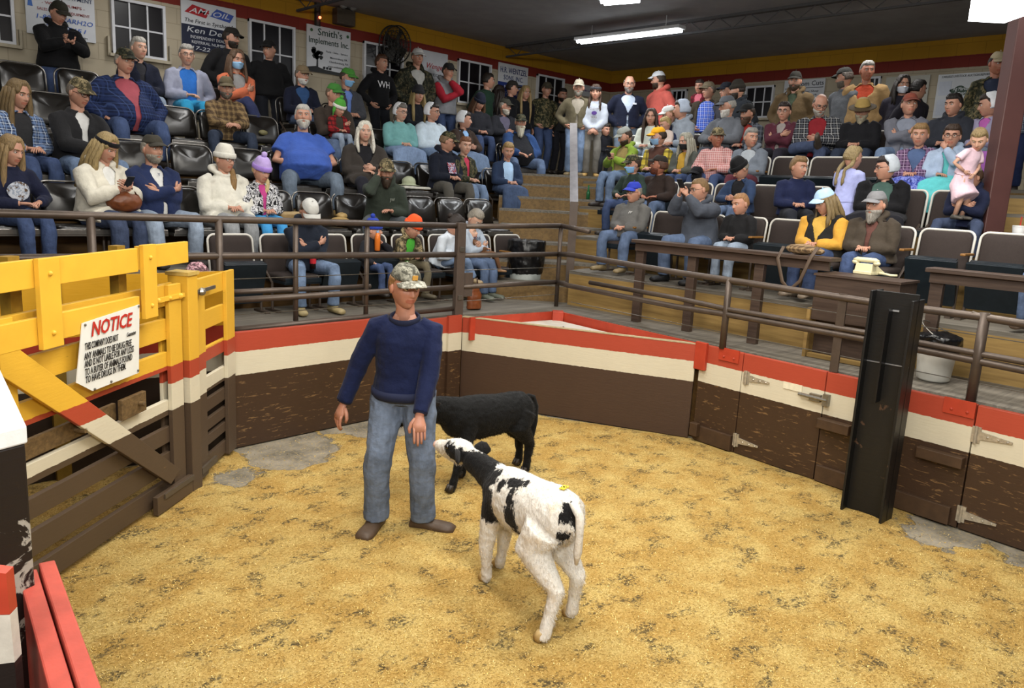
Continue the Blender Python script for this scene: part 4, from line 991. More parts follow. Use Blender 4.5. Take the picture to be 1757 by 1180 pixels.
def chest_print(i, body, mat, size, t=.33, x=0, name='print', sx=1.0):
    """flat lettering sewn on the chest: a child mesh bent round the body"""
    o = text(name, body, mat, size, Matrix.Identity(4), None, 0, 'CENTER', .001, .0, sx)
    pr = i['prof'](.034); ts = [p[0] for p in pr]
    for v in o.data.vertices:
        tt = t+v.co.y; rx = np.interp(tt, ts, [p[1] for p in pr]); ry = np.interp(tt, ts, [p[2] for p in pr]); fo = np.interp(tt, ts, [p[3] for p in pr])
        xx = -(v.co.x)+x; k = math.sqrt(max(1-(xx/rx)**2, .05)); q = i['H0']+i['U']*tt+np.array([xx, 0, 0])+i['Fw']*(fo-.008+ry*k+v.co.z)
        v.co = Vector(q*i['s'])
    o.parent = i['root']; return o
def patch_print(i, mat, w, h, t=.33, x=0, name='print', shape=0):
    o_ = MB(); n = 10; V = []; F = []
    pr = i['prof'](.034); ts = [p[0] for p in pr]
    for a in range(n+1):
        for b_ in range(n+1):
            u, v = a/n*2-1, b_/n*2-1
            if shape: q_ = math.sqrt(1-v*v/2), math.sqrt(1-u*u/2); u, v = u*q_[0], v*q_[1]
            xx, tt = x+u*w/2, t+v*h/2; rx = np.interp(tt, ts, [p[1] for p in pr]); ry = np.interp(tt, ts, [p[2] for p in pr]); fo = np.interp(tt, ts, [p[3] for p in pr])
            k = math.sqrt(max(1-(xx/rx)**2, .05)); V.append((i['H0']+i['U']*tt+np.array([xx, 0, 0])+i['Fw']*(fo-.008+ry*k))*i['s'])
    for a in range(n):
        for b_ in range(n): F.append((a*(n+1)+b_, (a+1)*(n+1)+b_, (a+1)*(n+1)+b_+1, a*(n+1)+b_+1))
    o_.add(V, F); return o_.build(name, mat, i['root'], smooth=True)
# ------------------------------------------------------------ the crowd, left stand
CAMOG = camo('#4c4a35', '#26281c', '#75684a'); CAMOD = camo('#35372a', '#1c1e17', '#554d38'); CAMOT = camo('#6b6048', '#3a3626', '#8f8160')
NAVY = '#1b2238'; BLK = '#17171b'; J1, J2, J3, J4 = '#4a6690', '#5d7ea8', '#2f4a7c', '#7f95b0'
SANDC = '#cfcabb'
# first row, on the deck
l1a = P('L1', 535, 347, 'man with bowed head in grey and white cap, arms folded, dark hoodie and jeans', 'man in grey and white cap', '#191f2b', J2, 'fold', 'spread', (0, 40), -8, lean=10, hat=('trucker', '#b9b9b5'), hair=('short', '#5a4632'), hood=True, shoe='#9a8a62')
l1b = P('L1', 640, 381, 'child in blue beanie with pink pompom drinking from an orange bottle', 'child in blue beanie', '#1d1e24', J3, ('side', 'drink'), 'sit', (30, 0), 10, lean=2, hat=('pombeanie', '#2b3f9c', '#2b3f9c'), hair=('short', '#4a3626'), hood=True, hands={1: ((.16, .25, .13), (.9, -.5, -.3), (0, 0, -1), .5)})
l1c = P('L1', 714, 375, 'youth in bright orange beanie leaning forward in camouflage jacket, hands clasped', 'youth in orange beanie', CAMOT, '#6b6350', 'clasp', 'spread', (20, 18), 8, lean=22, hat=('beanie', '#f0582a'), hair=('short', '#5a4632'), shirt='#4aa83a', gap='full', hood=True, shoe='#5c5444')
l1d = P('L1', 789, 374, 'dark haired woman in white jacket bending toward the baby beside the steel post', 'woman in white jacket bending over', '#c9d2dc', J2, ('lap', 'lap'), 'over', (40, 30), 18, lean=20, hair=('bun', '#2a211c'), shoe='#9c8868')
l1e = P('L1', 822, 364, 'grey haired woman in pale grey hoodie cradling a baby on her lap', 'grey haired woman holding baby', '#a9b4c2', J1, 'hold', 'sit', (-10, 38), 14, lean=8, hair=('short', '#8d867a'), hood=True, shoe='#5f6458', skin=2)
# second row
l2a = P('L2', 20, 231, 'girl with long blonde hair in navy picture sweatshirt and ripped jeans', 'girl in picture sweatshirt', '#191d33', J3, ('lap', 'thigh'), 'sit', (12, 14), 22, lean=5, hair=('long', '#8f7650'), shoe='#b08a88', s=.88)
l2b = P('L2', 187, 231, 'woman with tousled blonde hair in cream coat looking at her phone', 'woman in cream coat with phone', SANDC, '#33456a', 'phone', 'sit', (12, 24), 18, lean=6, g=1.34, hair=('wavy', '#9c865a'), hat=('headband', '#1a1a1e'), shirt='#d8d8d4', gap='slit', hood=True, coat=.16)
l2c = P('L2', 260, 232, 'man with folded arms in navy pullover with grey shoulders and dark lettered cap', 'man in navy pullover', '#1f2a4c', J4, 'fold', 'spread', (6, 2), 10, lean=0, g=1.2, belly=.4, hat=('cap', '#3a372f'), hair=('bald', '#8d867a'), beard=(.012, '#8d867a'), shirt='#c9c9c6', gap='slit')
l2d = P('L2', 386, 249, 'woman with glasses in cream beanie and cream hooded coat, long hair to one side', 'woman in cream beanie', '#cfccc0', '#8b8f93', 'lap', 'sit', (14, 6), 5, g=1.36, hat=('beanie', '#cfccc2'), hair=('sidepony', '#8a6a3e'), glasses=True, hood=True, coat=.12)
l2e = P('L2', 452, 268, 'girl in purple and white beanie with black and white jacket and blue trousers', 'girl in purple beanie', camo('#d8d8da', '#1c1c20', '#8a8a90', 26), '#3f8fc8', 'lap', 'sit', (6, 18), 5, lean=6, hat=('pombeanie', '#b7a0d8', '#9a7cc6'), hair=('sidepony', '#c2ad7c'), shirt='#b2407f', gap='slit', s=.82)
l2f = P('L2', 664, 274, 'bearded man in dark green hoodie with one hand to his ear, elbow on knee', 'bearded man in green hoodie', '#2f362e', '#4d5256', ('ear', 'lap'), 'wide', (-4, 8), -20, lean=20, g=1.1, hat=('cap', CAMOT), hair=('short', '#3a2c20'), beard=(.06, '#3d3024'), hood=True)
# third row
l3a = P('L3', 32, 138, 'young woman with very long hair in blue plaid shirt holding phone', 'young woman in blue plaid shirt', plaid('#33415e', '#6f86ad', '#c9d2de', 18), J3, ('lap', 'lap'), 'sit', (10, 12), 20, hair=('long', '#75603f'), shirt='#2a2a2c', gap='full')
l3b = P('L3', 139, 134, 'man with glasses in black jacket over white shirt and camouflage cap, hands between knees', 'man with hands between knees', '#1f1f21', J2, 'clasp', 'spread', (14, 16), 14, lean=6, g=1.08, hat=('cap', CAMOT), hair=('short', '#6b6258'), shirt='#c2c2c0', gap='slit', glasses=True)
l3c = P('L3', 520, 180, 'big white bearded man in blue T-shirt sitting with hands on his thighs', 'big man in blue T-shirt', '#3a57a4', '#566a80', ('thigh', 'thigh'), 'wide', (-12, -4), -14, lean=-4, g=1.30, swo=.195, belly=1.3, hair=('short', '#b5b2aa'), beard=(.03, '#b9b4aa'), short=True, shoe='#a58a58')
l3d = P('L3', 626, 209, 'white haired woman in dark coat with wide cream collar', 'white haired woman in dark coat', '#38332f', '#22222a', ('lap', 'belly'), 'sit', (-6, 0), -16, g=1.25, hair=('bob', '#d6d2c4'), shirt='#1c1c20', gap='v', coat=.2, skin=2)
l3e = P('L3', 771, 227, 'man in dark hoodie with flag print and camouflage cap turned to his neighbour', 'man in hoodie with flag print', '#151926', '#4d4a44', 'lap', 'spread', (48, 12), 2, lean=6, g=1.18, belly=.3, hat=('cap', CAMOG), hair=('short', '#7a6248'), glasses=True, hood=True)
l3f = P('L3', 799, 236, 'red haired woman in camouflage jacket with pink hood holding phone', 'woman with pink hood', CAMOG, J2, 'lap', 'sit', (-26, 4), 8, hair=('bun', '#7c5238'), shirt='#b83a52', gap='slit', skin=2)
l3g = P('L3', 873, 246, 'woman in denim jacket and long denim skirt at the end of the row by stairs', 'woman in long denim skirt', '#26344e', J3, 'lap', 'sit', (-18, 12), -14, hair=('bun', '#9c8052'), shirt='#a8c6e6', gap='full', skirt=denim('#35507a'), shoe='#1c1c20')
# fourth row
l4a = P('L4', 214, 82, 'heavy man in navy plaid jacket with grey hood, pink shirt and camouflage cap', 'heavy man in navy plaid jacket', plaid('#1a233f', '#25335c', '#3a4c78', 12), J3, ('side', 'side'), 'spread', (10, 6), 6, g=1.4, belly=.9, hat=('cap', CAMOD), hair=('bald', '#8d867a'), shirt='#9a4a54', gap='v', hands={1: ((.26, .18, .13), (.8, -.5, -.3), (0, 0, -1), .5), -1: ((-.26, .18, .13), (-.8, -.5, -.3), (0, 0, -1), .5)})
l4b = P('L4', 388, 133, 'lean man in brown striped plaid shirt and olive cap, hands clasped forward', 'man in brown plaid shirt', plaid('#574632', '#8a7350', '#3a2c22', 14), '#27364f', 'clasp', 'wide', (-4, 8), -8, lean=8, g=1.05, hat=('cap', '#5d5440'), hair=('short', '#5a5048'), beard=(.012, '#6b6258'))
l4c = P('L4', 574, 143, 'man in brown jacket and green cap holding a small child on his knees', 'man in brown jacket and green cap', '#38302a', J1, 'hold', 'sit', (16, 8), -6, g=1.1, hat=('cap', '#3f7a35'), hair=('short', '#6b5a48'))
l4d = P('L4', 689, 178, 'woman in teal jacket and white prayer cap with pale blue skirt', 'woman in teal jacket', '#6fa3a3', J2, 'lap', 'sit', (12, 8), -6, g=1.25, hair=('short', '#6d6862'), hat=('bonnet', '#d5d7da'), glasses=True, skirt=denim('#6f93c4'), skin=2)
l4e = P('L4', 743, 177, 'woman with glasses in white jacket and white prayer cap', 'woman in white jacket and prayer cap', '#c3d2de', J2, 'lap', 'sit', (24, 4), 2, g=1.25, hair=('short', '#241c18'), hat=('bonnet', '#dfe1e6'), glasses=True, skirt=denim('#5d7ea8'))
l4f = P('L4', 798, 192, 'woman in dark brown jacket and white prayer cap looking toward the ring', 'woman in dark brown jacket', '#33261f', J2, 'belly', 'sit', (40, 4), 8, g=1.2, hair=('short', '#2a1f18'), hat=('bonnet', '#d5d7da'), shirt='#8db4e0', gap='slit', skirt=denim('#5d7ea8'))
l4g = P('L4', 894, 196, 'big man with long white beard in blue jacket over black shirt at row end', 'big man with white beard', '#26406c', J1, ('knees', 'thigh'), 'wide', (-14, 6), -16, g=1.42, belly=1.0, hat=('cap', CAMOD), hair=('short', '#9c978c'), beard=(.10, '#c2bca8'), shirt='#1a1b20', gap='wide', shoe='#8a6c42')
# fifth row
l5a = P('L5', 237, 65, 'older grey haired man in navy jacket sitting behind the heavy plaid man', 'older man in navy jacket', '#161a2a', J4, 'lap', 'sit', (8, 0), 4, hair=('short', '#a8a49c'), shirt='#2b2b30', gap='slit', skin=2)
l5b = P('L5', 320, 77, 'elderly woman with glasses in lavender grey jacket, blue top and turquoise trousers', 'elderly woman in lavender jacket', '#8f93a6', '#2c8db8', ('lap', 'pocket'), 'sit', (-4, 4), -4, g=1.15, hair=('short', '#8f8c86'), shirt='#2b68b8', gap='full', glasses=True, skin=2)
l5c = P('L5', 406, 85, 'woman in orange cardigan and blue face mask with crossed legs', 'woman in orange cardigan', '#c46a4a', '#2a3050', 'fold', 'over', (4, 6), -4, hair=('bob', '#5c4634'), mask='#8fb9dc', shirt='#8d8d8d', gap='v', shoe='#6f6a48')
l5d = P('L5', 519, 113, 'man in navy jacket and brown cap with white mask below the tree sign', 'man in navy jacket with white mask', '#14182a', J1, 'lap', 'sit', (14, 6), -6, hat=('cap', '#7a6a52'), hair=('short', '#6b6258'), beard=(.012, '#d4d2cc'), shirt='#2d4a74', gap='v')
l5e = P('L5', 598, 117, 'man in grey jacket with bright green cap and blue face mask', 'man in grey jacket and face mask', '#3e4046', '#2a2d34', 'lap', 'sit', (26, 12), -4, hat=('cap', '#4a8a3a'), hair=('short', '#4a3f34'), mask='#7fb2dc', shirt='#6a86c8', gap='slit')
l5f = P('L5', 718, 147, 'girl with blonde hair over both shoulders in dark knitted hat', 'girl with blonde locks', '#16181f', J3, 'lap', 'sit', (-4, 4), -8, hat=('beanie', '#2a2a2e'), hair=('locks', '#9a8658'))
l5g = P('L5', 826, 161, 'brown haired girl in dark knitted hat looking down beside bearded man', 'girl in dark knitted hat', '#23242a', J3, 'lap', 'sit', (6, 26), -14, hat=('beanie', '#1d2130'), hair=('wavy', '#5a3f2a'))
l5h = P('L5', 867, 170, 'man with white beard and dark cap in pale collared vest', 'white bearded man in dark cap', '#25262c', '#2a2d34', 'belly', 'sit', (30, 4), -10, g=1.15, hat=('cap', '#3b3a32'), hair=('short', '#8f8a80'), beard=(.025, '#b8b2a4'), shirt='#5a5668', gap='v')
# child on the green-capped man's knees, baby on the grey-haired woman's lap
kid = P('L4', 0, 0, 'small child in knitted green winter hat sitting on the brown jacketed man', 'child in green winter hat', plaid('#8a1f22', '#1c1416', None, 18), J4, 'lap', 'sit', (10, 22), 0, hair=('short', '#6b5236'), hat=('earflap', '#4f9a3c', '#d8d6cc'), shirt='#3a342c', gap='full', loc=wpos(l4c, (.02, .22, .145)), s=.56, shoe='#3c5a34')
baby = P('L1', 0, 0, 'baby in brown and white suit lying in the arms of grey haired woman', 'baby', '#6d4c34', '#6d4c34', 'lap', 'out', (-30, 0), 60, lean=-38, hair=('buzz', '#a88a6a'), hood=True, loc=wpos(l1e, (-.08, .20, .17)), s=.42, skin=2, shoe='#8a6848')
# standing along the back
P('LS', 104, 4, 'man in black jacket and cap looking at phone under the water sign', 'man in black jacket with phone', '#0e0e10', J3, 'phone', 'stand', (14, 26), 8, g=1.25, hat=('cap', '#2c2a22'), hair=('short', '#2c221a'), hood=True)
P('LS', 397, 48, 'man in dark jacket and dark cap standing beside the black and red sign', 'man in dark jacket by oil sign', '#1b1b1d', '#22242a', 'pocket', 'stand', (34, 6), 6, g=1.25, hat=('cap', '#211f1c'), hair=('short', '#2c221a'), beard=(.02, '#2c221a'))
P('LS', 462, 70, 'man in black jacket standing in front of the second window, face turned away', 'man in black jacket by window', '#111113', '#191b22', 'pocket', 'stand', (-50, 4), -10, g=1.2, hat=('cap', '#1a1a1a'), hair=('short', '#231c16'))
whm = P('LS', 655, 94, 'teenager in black hoodie with white letters standing below the fan', 'teenager in black hoodie', '#101013', '#14161c', 'pocket', 'stand', (16, 4), 0, hair=('short', '#4a2f1e'), hood=True)
P('LS', 717, 82, 'tall man in camouflage jacket and white cap standing right of the fan', 'tall man in camouflage jacket', CAMOD, '#3c3a34', 'pocket', 'stand', (-6, 4), -6, g=1.25, hat=('cap', '#d0d0ce'), hair=('short', '#6b6258'), shirt='#a8a8a4', gap='v', hood=True)
P('LS', 770, 108, 'man in red and grey hoodie standing with one hand to his mouth', 'man in red and grey hoodie', '#83858a', J3, ('fold', 'chin'), 'stand', (8, 6), -6, g=1.12, hat=('cap', '#2b2a2a'), hair=('short', '#3a2c20'), sleeve='#9c2230', hood=True)
P('LS', 838, 126, 'dark haired young man in green shirt looking right by the fifth window', 'young man in green shirt', '#1e3528', J3, 'side', 'stand', (55, 2), 6, hair=('short', '#241c16'))
P('LS', 857, 146, 'person with long dark hair and black jacket near the blue lettered sign', 'person with long dark hair', '#141417', J3, 'side', 'stand', (70, 6), 20, hair=('long', '#241a16'), s=.92)
P('LS', 879, 139, 'young man in dark jacket and dark cap in front of blue lettered sign', 'young man in dark cap', '#15161a', J3, 'side', 'stand', (42, 2), 6, hat=('cap', '#2f2c28'), hair=('short', '#2c221a'))
P('LS', 902, 146, 'woman with long fair hair in black jacket standing at the back', 'woman with long fair hair', '#131317', J3, 'side', 'stand', (0, 4), -14, hair=('long', '#9c8458'), s=.97)
P('LS', 939, 141, 'man in camouflage sleeved hunting jacket standing by the last window', 'man in hunting jacket', CAMOG, J3, 'pocket', 'stand', (-2, 6), -12, g=1.1, hat=('cap', '#4a4436'), hair=('short', '#4a3a2a'), loc=None)
P('LS', 966, 152, 'dark haired man peering out between hunting jacket and tan vest', 'dark haired man at the back', '#232323', '#1c1c22', 'side', 'stand', (-8, 4), -14, hair=('short', '#1c1612'), beard=(.01, '#2a2018'))
ROWS['CS'] = ('d', 14.2, 2.65, math.radians(180-47))
P('CS', 994, 137, 'man in tan vest and pale cap with grey beard standing behind stair rail', 'man in tan vest', '#57503e', J2, 'pocket', 'stand', (-4, 4), 0, g=1.08, hat=('cap', '#8d8676'), hair=('short', '#7d766a'), beard=(.02, '#8a8478'), shirt='#8f877a', gap='v', shoe='#6b5a3c')
girl = P('CS', 1023, 146, 'girl with two dark braids in white sweatshirt with purple print', 'girl in white sweatshirt', '#a9afba', '#6f6c66', 'front', 'stand', (-2, 6), -4, hat=('headband', '#3a3a3e'), hair=('braids', '#3c2a1e'), shoe='#a3824a')
P('CS', 1081, 130, 'bald bearded man in navy jacket with white name patch in the corner', 'bald man in navy jacket', '#12172a', '#566a80', 'pocket', 'stand', (-4, 10), 4, g=1.2, hair=('bald', '#6b6258'), beard=(.02, '#77706a'), shirt='#a9b4c4', gap='v', glasses=True)
P('CS', 1040, 216, 'small dark haired child half hidden behind the girl in white sweatshirt', 'small dark haired child', '#17181e', '#22242a', 'side', 'stand', (20, 4), 10, hair=('short', '#231a14'))
# ------------------------------------------------------------ right stand
P('RS', 1131, 122, 'man in coral hoodie and white cap looking to the left', 'man in coral hoodie', '#b9584e', '#4b5568', 'pocket', 'stand', (-46, 4), -20, g=1.25, hat=('cap', '#c9cbce'), hair=('short', '#3a2c20'), beard=(.012, '#3a2c20'), hood=True)
P('RS', 1201, 140, 'small girl in pink carried above the blue plaid shirted man', 'small girl in pink', plaid('#7c2530', '#3a1a20', None, 16), '#4b5568', 'side', 'stand', (10, 6), 0, hair=('short', '#2a1d16'), s=.62, shirt='#c86a78', gap='full')
P('RS', 1217, 141, 'man in olive jacket, bright blue plaid shirt and brown cap, arm stretched out', 'man in blue plaid shirt', '#3f382e', '#222630', ('hip', 'out'), 'stand', (-40, 4), 20, g=1.15, hat=('cap', '#6e6350'), hair=('short', '#6b6258'), shirt=plaid('#22389a', '#5f7ed6', '#cfd6ee', 16), gap='wide')
P('RS', 1248, 142, 'boy in dark cap between plaid shirted man and bearded man', 'boy in dark cap', '#3a3a40', J3, 'side', 'stand', (-30, 4), 0, hat=('cap', '#20232c'), hair=('short', '#4a3626'))
P('RS', 1266, 138, 'man with full dark beard in black knitted hat looking left by window', 'man with dark beard', '#262a30', '#22242a', 'side', 'stand', (-48, 6), -10, g=1.2, hat=('beanie', '#2e2a24'), hair=('short', '#2a1f18'), beard=(.05, '#2b2119'), hood=True)
P('RS', 1366, 123, 'man in olive brown hooded coat and dark cap in front of the cuts sign', 'man in olive hooded coat', '#5c4b33', '#2c2f36', 'pocket', 'stand', (10, 6), 6, g=1.28, hat=('cap', '#26241f'), hair=('short', '#3a2c20'), beard=(.015, '#4a3a2a'), shirt='#3f4a3a', gap='slit', hood=True)
P('RS', 1450, 115, 'man in grey sweatshirt and black cap turned to the left', 'man in grey sweatshirt', '#5e6166', '#2c2f36', 'side', 'stand', (-60, 8), -20, hat=('cap', '#22221f'), hair=('short', '#5a5048'), beard=(.012, '#6b6258'), g=1.1, s=1.0)
P('RS', 1490, 105, 'grey haired man in tan jacket with red scarf standing behind straw hat', 'man in tan jacket with red scarf', '#a08258', '#3c3a34', 'pocket', 'stand', (30, 2), 10, g=1.25, hair=('short', '#7d7a74'), shirt='#b0432a', gap='v', skin=3)
P('RS', 1551, 130, 'dark haired woman in dark jacket and white face mask', 'woman in white face mask', '#2a2833', '#22242a', 'side', 'stand', (28, 6), 10, g=1.05, hair=('bob', '#1e1712'), mask='#d5dae6')
P('RS', 1578, 139, 'person in dark hooded jacket facing away next to masked woman', 'person in dark hood', '#26242c', '#22242a', 'side', 'stand', (80, 6), 60, hair=('short', '#1a1512'), hood=True)
P('RS', 1716, 89, 'tall man in camouflage jacket and pale cap half behind the maroon column', 'tall man behind column', CAMOG, '#2c2f3c', 'side', 'stand', (30, 12), 16, hat=('cap', '#a89c80'), hair=('short', '#2a2018'), skin=3, shirt='#31384c', gap='v')
P('RS', 1757, 128, 'person in dark plaid jacket at right edge beyond the maroon column', 'person in dark plaid jacket', plaid('#20242f', '#5a647c', '#aeb6c4', 22), '#202a4c', 'side', 'stand', (0, 8), 0, hair=('short', '#2a2018'), g=1.1)
# fourth row
r4a = P('R4', 1118, 188, 'girl with long dark hair in pale sweater beside man with white cap', 'girl in pale sweater', '#c4c8bd', J4, 'lap', 'sit', (20, 6), 10, hair=('long', '#3a281c'))
r4b = P('R4', 1147, 183, 'bald bearded man with white cap on backwards holding a blonde toddler', 'bearded man holding toddler', '#1f2740', J3, 'hold', 'sit', (-40, 14), 0, hat=('capback', '#d0d0ce'), hair=('buzz', '#8a6a4a'), beard=(.012, '#8a5f3c'))
P('R4', 0, 0, 'blonde toddler held by bearded man with white cap', 'blonde toddler', '#c9b8ae', '#9aa0ac', 'lap', 'sit', (-20, 20), 0, hair=('short', '#a8905c'), loc=wpos(r4b, (-.06, .2, .12)), s=.52)
P('R4', 1170, 172, 'young woman in grey hoodie and pale hair net looking left', 'young woman in grey hoodie', '#8a929c', J4, 'lap', 'sit', (-60, 4), -10, hair=('bun', '#3a281c'), hat=('bonnet', '#aab4c4'), hood=True)
P('R4', 1248, 165, 'white bearded man in grey sweatshirt and grey white cap with clasped hands', 'white bearded grey sweatshirt man', '#5f6268', '#3c4048', 'belly', 'sit', (-36, 10), -4, g=1.2, belly=.4, hat=('trucker', '#5c6066'), hair=('short', '#a8a49c'), beard=(.03, '#d0ccc4'))
P('R4', 1283, 180, 'man with brown beard, black cap and dark plaid jacket', 'man in black cap and plaid jacket', plaid('#33363c', '#5d626c', None, 14), '#2a2d34', 'lap', 'sit', (-20, 8), 0, g=1.2, hat=('cap', '#1e1e1e'), hair=('short', '#3a2a1e'), beard=(.05, '#4a3424'), shirt='#8a2a24', gap='v')
P('R4', 1347, 177, 'woman with glasses in burgundy jacket beside man in black and white plaid', 'woman in burgundy jacket', '#4f2430', '#24222c', 'fold', 'sit', (10, 4), 4, g=1.25, hair=('short', '#2a1d18'), shirt='#8c8480', gap='slit', glasses=True)
P('R4', 1411, 163, 'balding man in black and white plaid with red vest, foot on knee', 'man in red vest and plaid', plaid('#1b1c20', '#4c4e54', '#b5b5b5', 15), '#33456a', ('lap', 'belly'), 'cross', (26, 26), 14, lean=8, g=1.25, hair=('bald', '#6b6258'), beard=(.02, '#a8a298'), shirt='#7c1f26', gap='full', glasses=True, shoe='#4c4238')
P('R4', 1481, 173, 'bearded man in wide brimmed straw hat and black jacket', 'man in straw hat', '#141418', '#27364f', 'lap', 'spread', (10, 20), 6, g=1.2, hat=('straw', '#a48a50', '#4a3d2a'), hair=('short', '#8a8478'), beard=(.05, '#a8a088'))
P('R4', 1562, 163, 'young man in grey sweater and red brown cap with knees up', 'young man in grey sweater', '#6a6c76', J2, 'fold', 'spread', (28, -4), 10, g=1.2, hat=('cap', '#8a4a3c'), hair=('short', '#4a3626'), shirt='#7c8290', gap='v')
P('R4', 1638, 163, 'dark haired young man in charcoal hoodie with white drawstrings', 'young man in charcoal hoodie', '#2b2e36', J2, 'lap', 'sit', (-16, 6), 0, g=1.2, hair=('short', '#1e1814'), hood=True)
P('R4', 1697, 162, 'young woman in lavender jacket and white prayer cap beside maroon column', 'young woman in lavender jacket', '#8f8aa4', J4, 'lap', 'sit', (-50, 12), -16, g=1.1, hair=('short', '#2e1f16'), hat=('bonnet', '#d8dade'), shirt='#a85aa0', gap='slit')
# third row
P('R3', 1069, 220, 'young man with cap in lime green and tan jacket looking at phone', 'young man in lime green jacket', '#7c9434', J2, 'phone', 'sit', (-24, 24), -6, lean=0, g=1.08, hat=('cap', '#8d8f88'), hair=('short', '#3a2a1c'), beard=(.015, '#3a2a1c'), hood=True, shirt='#8a7848', gap='wide')
P('R3', 1130, 220, 'person in yellow cap and blue mask with yellow striped sleeves', 'person in yellow cap', '#4a2f26', J3, 'lap', 'sit', (-36, 8), -4, hat=('cap', '#e0a020'), hair=('short', '#3a2a1c'), mask='#8fb6dc', sleeve=plaid('#b8a23c', '#3c3424', None, 10))
P('R3', 1178, 231, 'long grey haired woman in black face mask and olive jacket', 'woman in black face mask', '#4a4c46', J3, 'lap', 'sit', (-16, 6), 0, g=1.1, hair=('wavy', '#9c9888'), mask='#18181a', shirt='#b08a34', gap='full')
P('R3', 1232, 221, 'man in pink plaid shirt and camouflage cap looking right, black cap on knee', 'man in pink plaid shirt', plaid('#a86a68', '#c9a09c', '#e0d0cc', 16), J3, 'thigh', 'spread', (50, 4), 0, g=1.15, hat=('cap', CAMOT), hair=('short', '#6b5a48'), skin=3)
P('R3', 1290, 222, 'woman with short grey hair in grey hooded jacket looking right', 'woman in grey hooded jacket', '#6b727c', '#5a2a34', 'lap', 'sit', (56, 2), 0, g=1.2, hair=('short', '#85827c'), shirt='#9aa0a6', gap='v', hood=True)
P('R3', 1581, 215, 'young woman in purple plaid shirt with hair tied back', 'young woman in purple plaid', plaid('#4a3450', '#7a5f80', '#b09ab4', 15), '#4a56a0', 'lap', 'sit', (8, 4), 4, hair=('bun', '#8a6c44'), skirt=camo('#4a56b0', '#7f8ad0', '#2c3478', 22), shirt='#4a5c80', gap='v')
P('R3', 1636, 217, 'girl with glasses resting chin on hand in pale blue hoodie', 'girl in pale blue hoodie', '#9fb0c8', '#4fb0b8', ('lap', 'chin'), 'sit', (6, 4), 6, g=1.08, hair=('bun', '#3c2c20'), glasses=True, shirt='#5fb8b8', gap='slit', hood=True, skirt='#5fc0c4')
# second row
P('R2', 1086, 268, 'man in camouflage cap, blue mask and dark green jacket', 'man in dark green jacket', '#2c3a34', J3, ('thigh', 'thigh'), 'spread', (-14, 8), -6, hat=('cap', CAMOG), hair=('short', '#3a2c20'), mask='#86b6e2')
P('R2', 1136, 270, 'man in dark brown jacket and black cap with face turned up and away', 'man in dark brown jacket', '#2e2420', J1, ('thigh', 'thigh'), 'spread', (-58, -10), -4, lean=2, g=1.2, hat=('cap', '#2a2622'), hair=('short', '#5a3a2a'), skin=3, beard=(.015, '#6a3a2a'))
P('R2', 1263, 275, 'man with glasses in black knitted hat and denim jacket looking down', 'man in denim jacket', '#2b3b58', J1, 'belly', 'sit', (-24, 36), -6, lean=6, g=1.2, hat=('beanie', '#141416'), hair=('short', '#8a8478'), glasses=True, shirt='#1a1a1e', gap='full')
P('R2', 1371, 284, 'small boy in navy jacket sitting sideways on a tipped up seat', 'small boy in navy jacket', '#1a2140', '#23252c', 'lap', 'sit', (30, 4), 44, hair=('short', '#7a5f3c'), s=.78)
P('R2', 1463, 277, 'little girl with blonde braids in lavender dress facing away from the ring', 'little girl in lavender dress', '#a8aee0', '#a8aee0', 'front', 'stand', (-20, 4), 170, hair=('braidsback', '#94815a'), skirt='#a8aee0', short=True, s=.70, stand=True, shoe='#3a3a3c')
P('R2', 1521, 270, 'woman with glasses in black cardigan and white prayer cap turned aside', 'woman in black cardigan', '#101013', '#1a1a20', 'lap', 'sit', (-60, 8), 10, g=1.45, hair=('short', '#241a16'), hat=('bonnet', '#b8c0c8'), glasses=True, shirt='#3f5650', gap='full', skirt='#1a1a20')
tm = P('R2', 1668, 287, 'man in navy hoodie and cap with face hidden by the toddler he holds', 'man in navy hoodie holding toddler', '#151b33', '#33456a', ('hold', 'hold'), 'wide', (-34, 10), 0, g=1.22, hat=('cap', '#7a7466'), hair=('short', '#4a3626'), hood=True)
P('R2', 0, 0, 'toddler in pale pink dress standing on the lap of man in navy hoodie', 'toddler in pink dress', '#d8bcc8', '#d8bcc8', ('hip', 'front'), 'stand', (-64, 26), 70, lean=14, hair=('short', '#8a7650'), skirt='#d8bcc8', short=True, stand=True, loc=wpos(tm, (.02, .30, .12)), s=.49, shoe='#4a4640', skin=2)
# first row
P('R1', 1089, 315, 'man with glasses in grey hoodie and bright blue cap at stair end', 'man in blue cap', '#5f5e5c', J1, 'lap', 'spread', (-4, 6), 0, lean=-4, g=1.3, hat=('cap', '#2f3fae'), hair=('short', '#8a8478'), glasses=True, hood=True, shoe='#7a6a4c')
ph = P('R1', 1200, 307, 'young man with glasses in grey sweatshirt holding phone up to his face', 'young man taking a photo', '#454a54', J1, 'face', 'spread', (-26, 10), -4, lean=6, g=1.28, hair=('buzz', '#7a5f3c'), glasses=True, hood=True, shoe='#1c1c1e')
P('R1', 1271, 335, 'boy with cropped hair in black jacket sitting with hands together', 'boy in black jacket', '#18181a', J4, 'lap', 'sit', (-18, 10), -2, g=1.25, hair=('buzz', '#9a7048'))
P('R1', 1414, 328, 'young woman in black vest over mustard sleeves with pale blue cap', 'young woman in black vest', '#1e1c1c', J3, 'lap', 'sit', (-26, 20), -6, g=1.26, hat=('trucker', '#a9c8e4'), hair=('bob', '#7d6a48'), sleeve='#c9963c', shirt='#c9a04a', gap='v', hood=True, shoe='#8a7c6c')
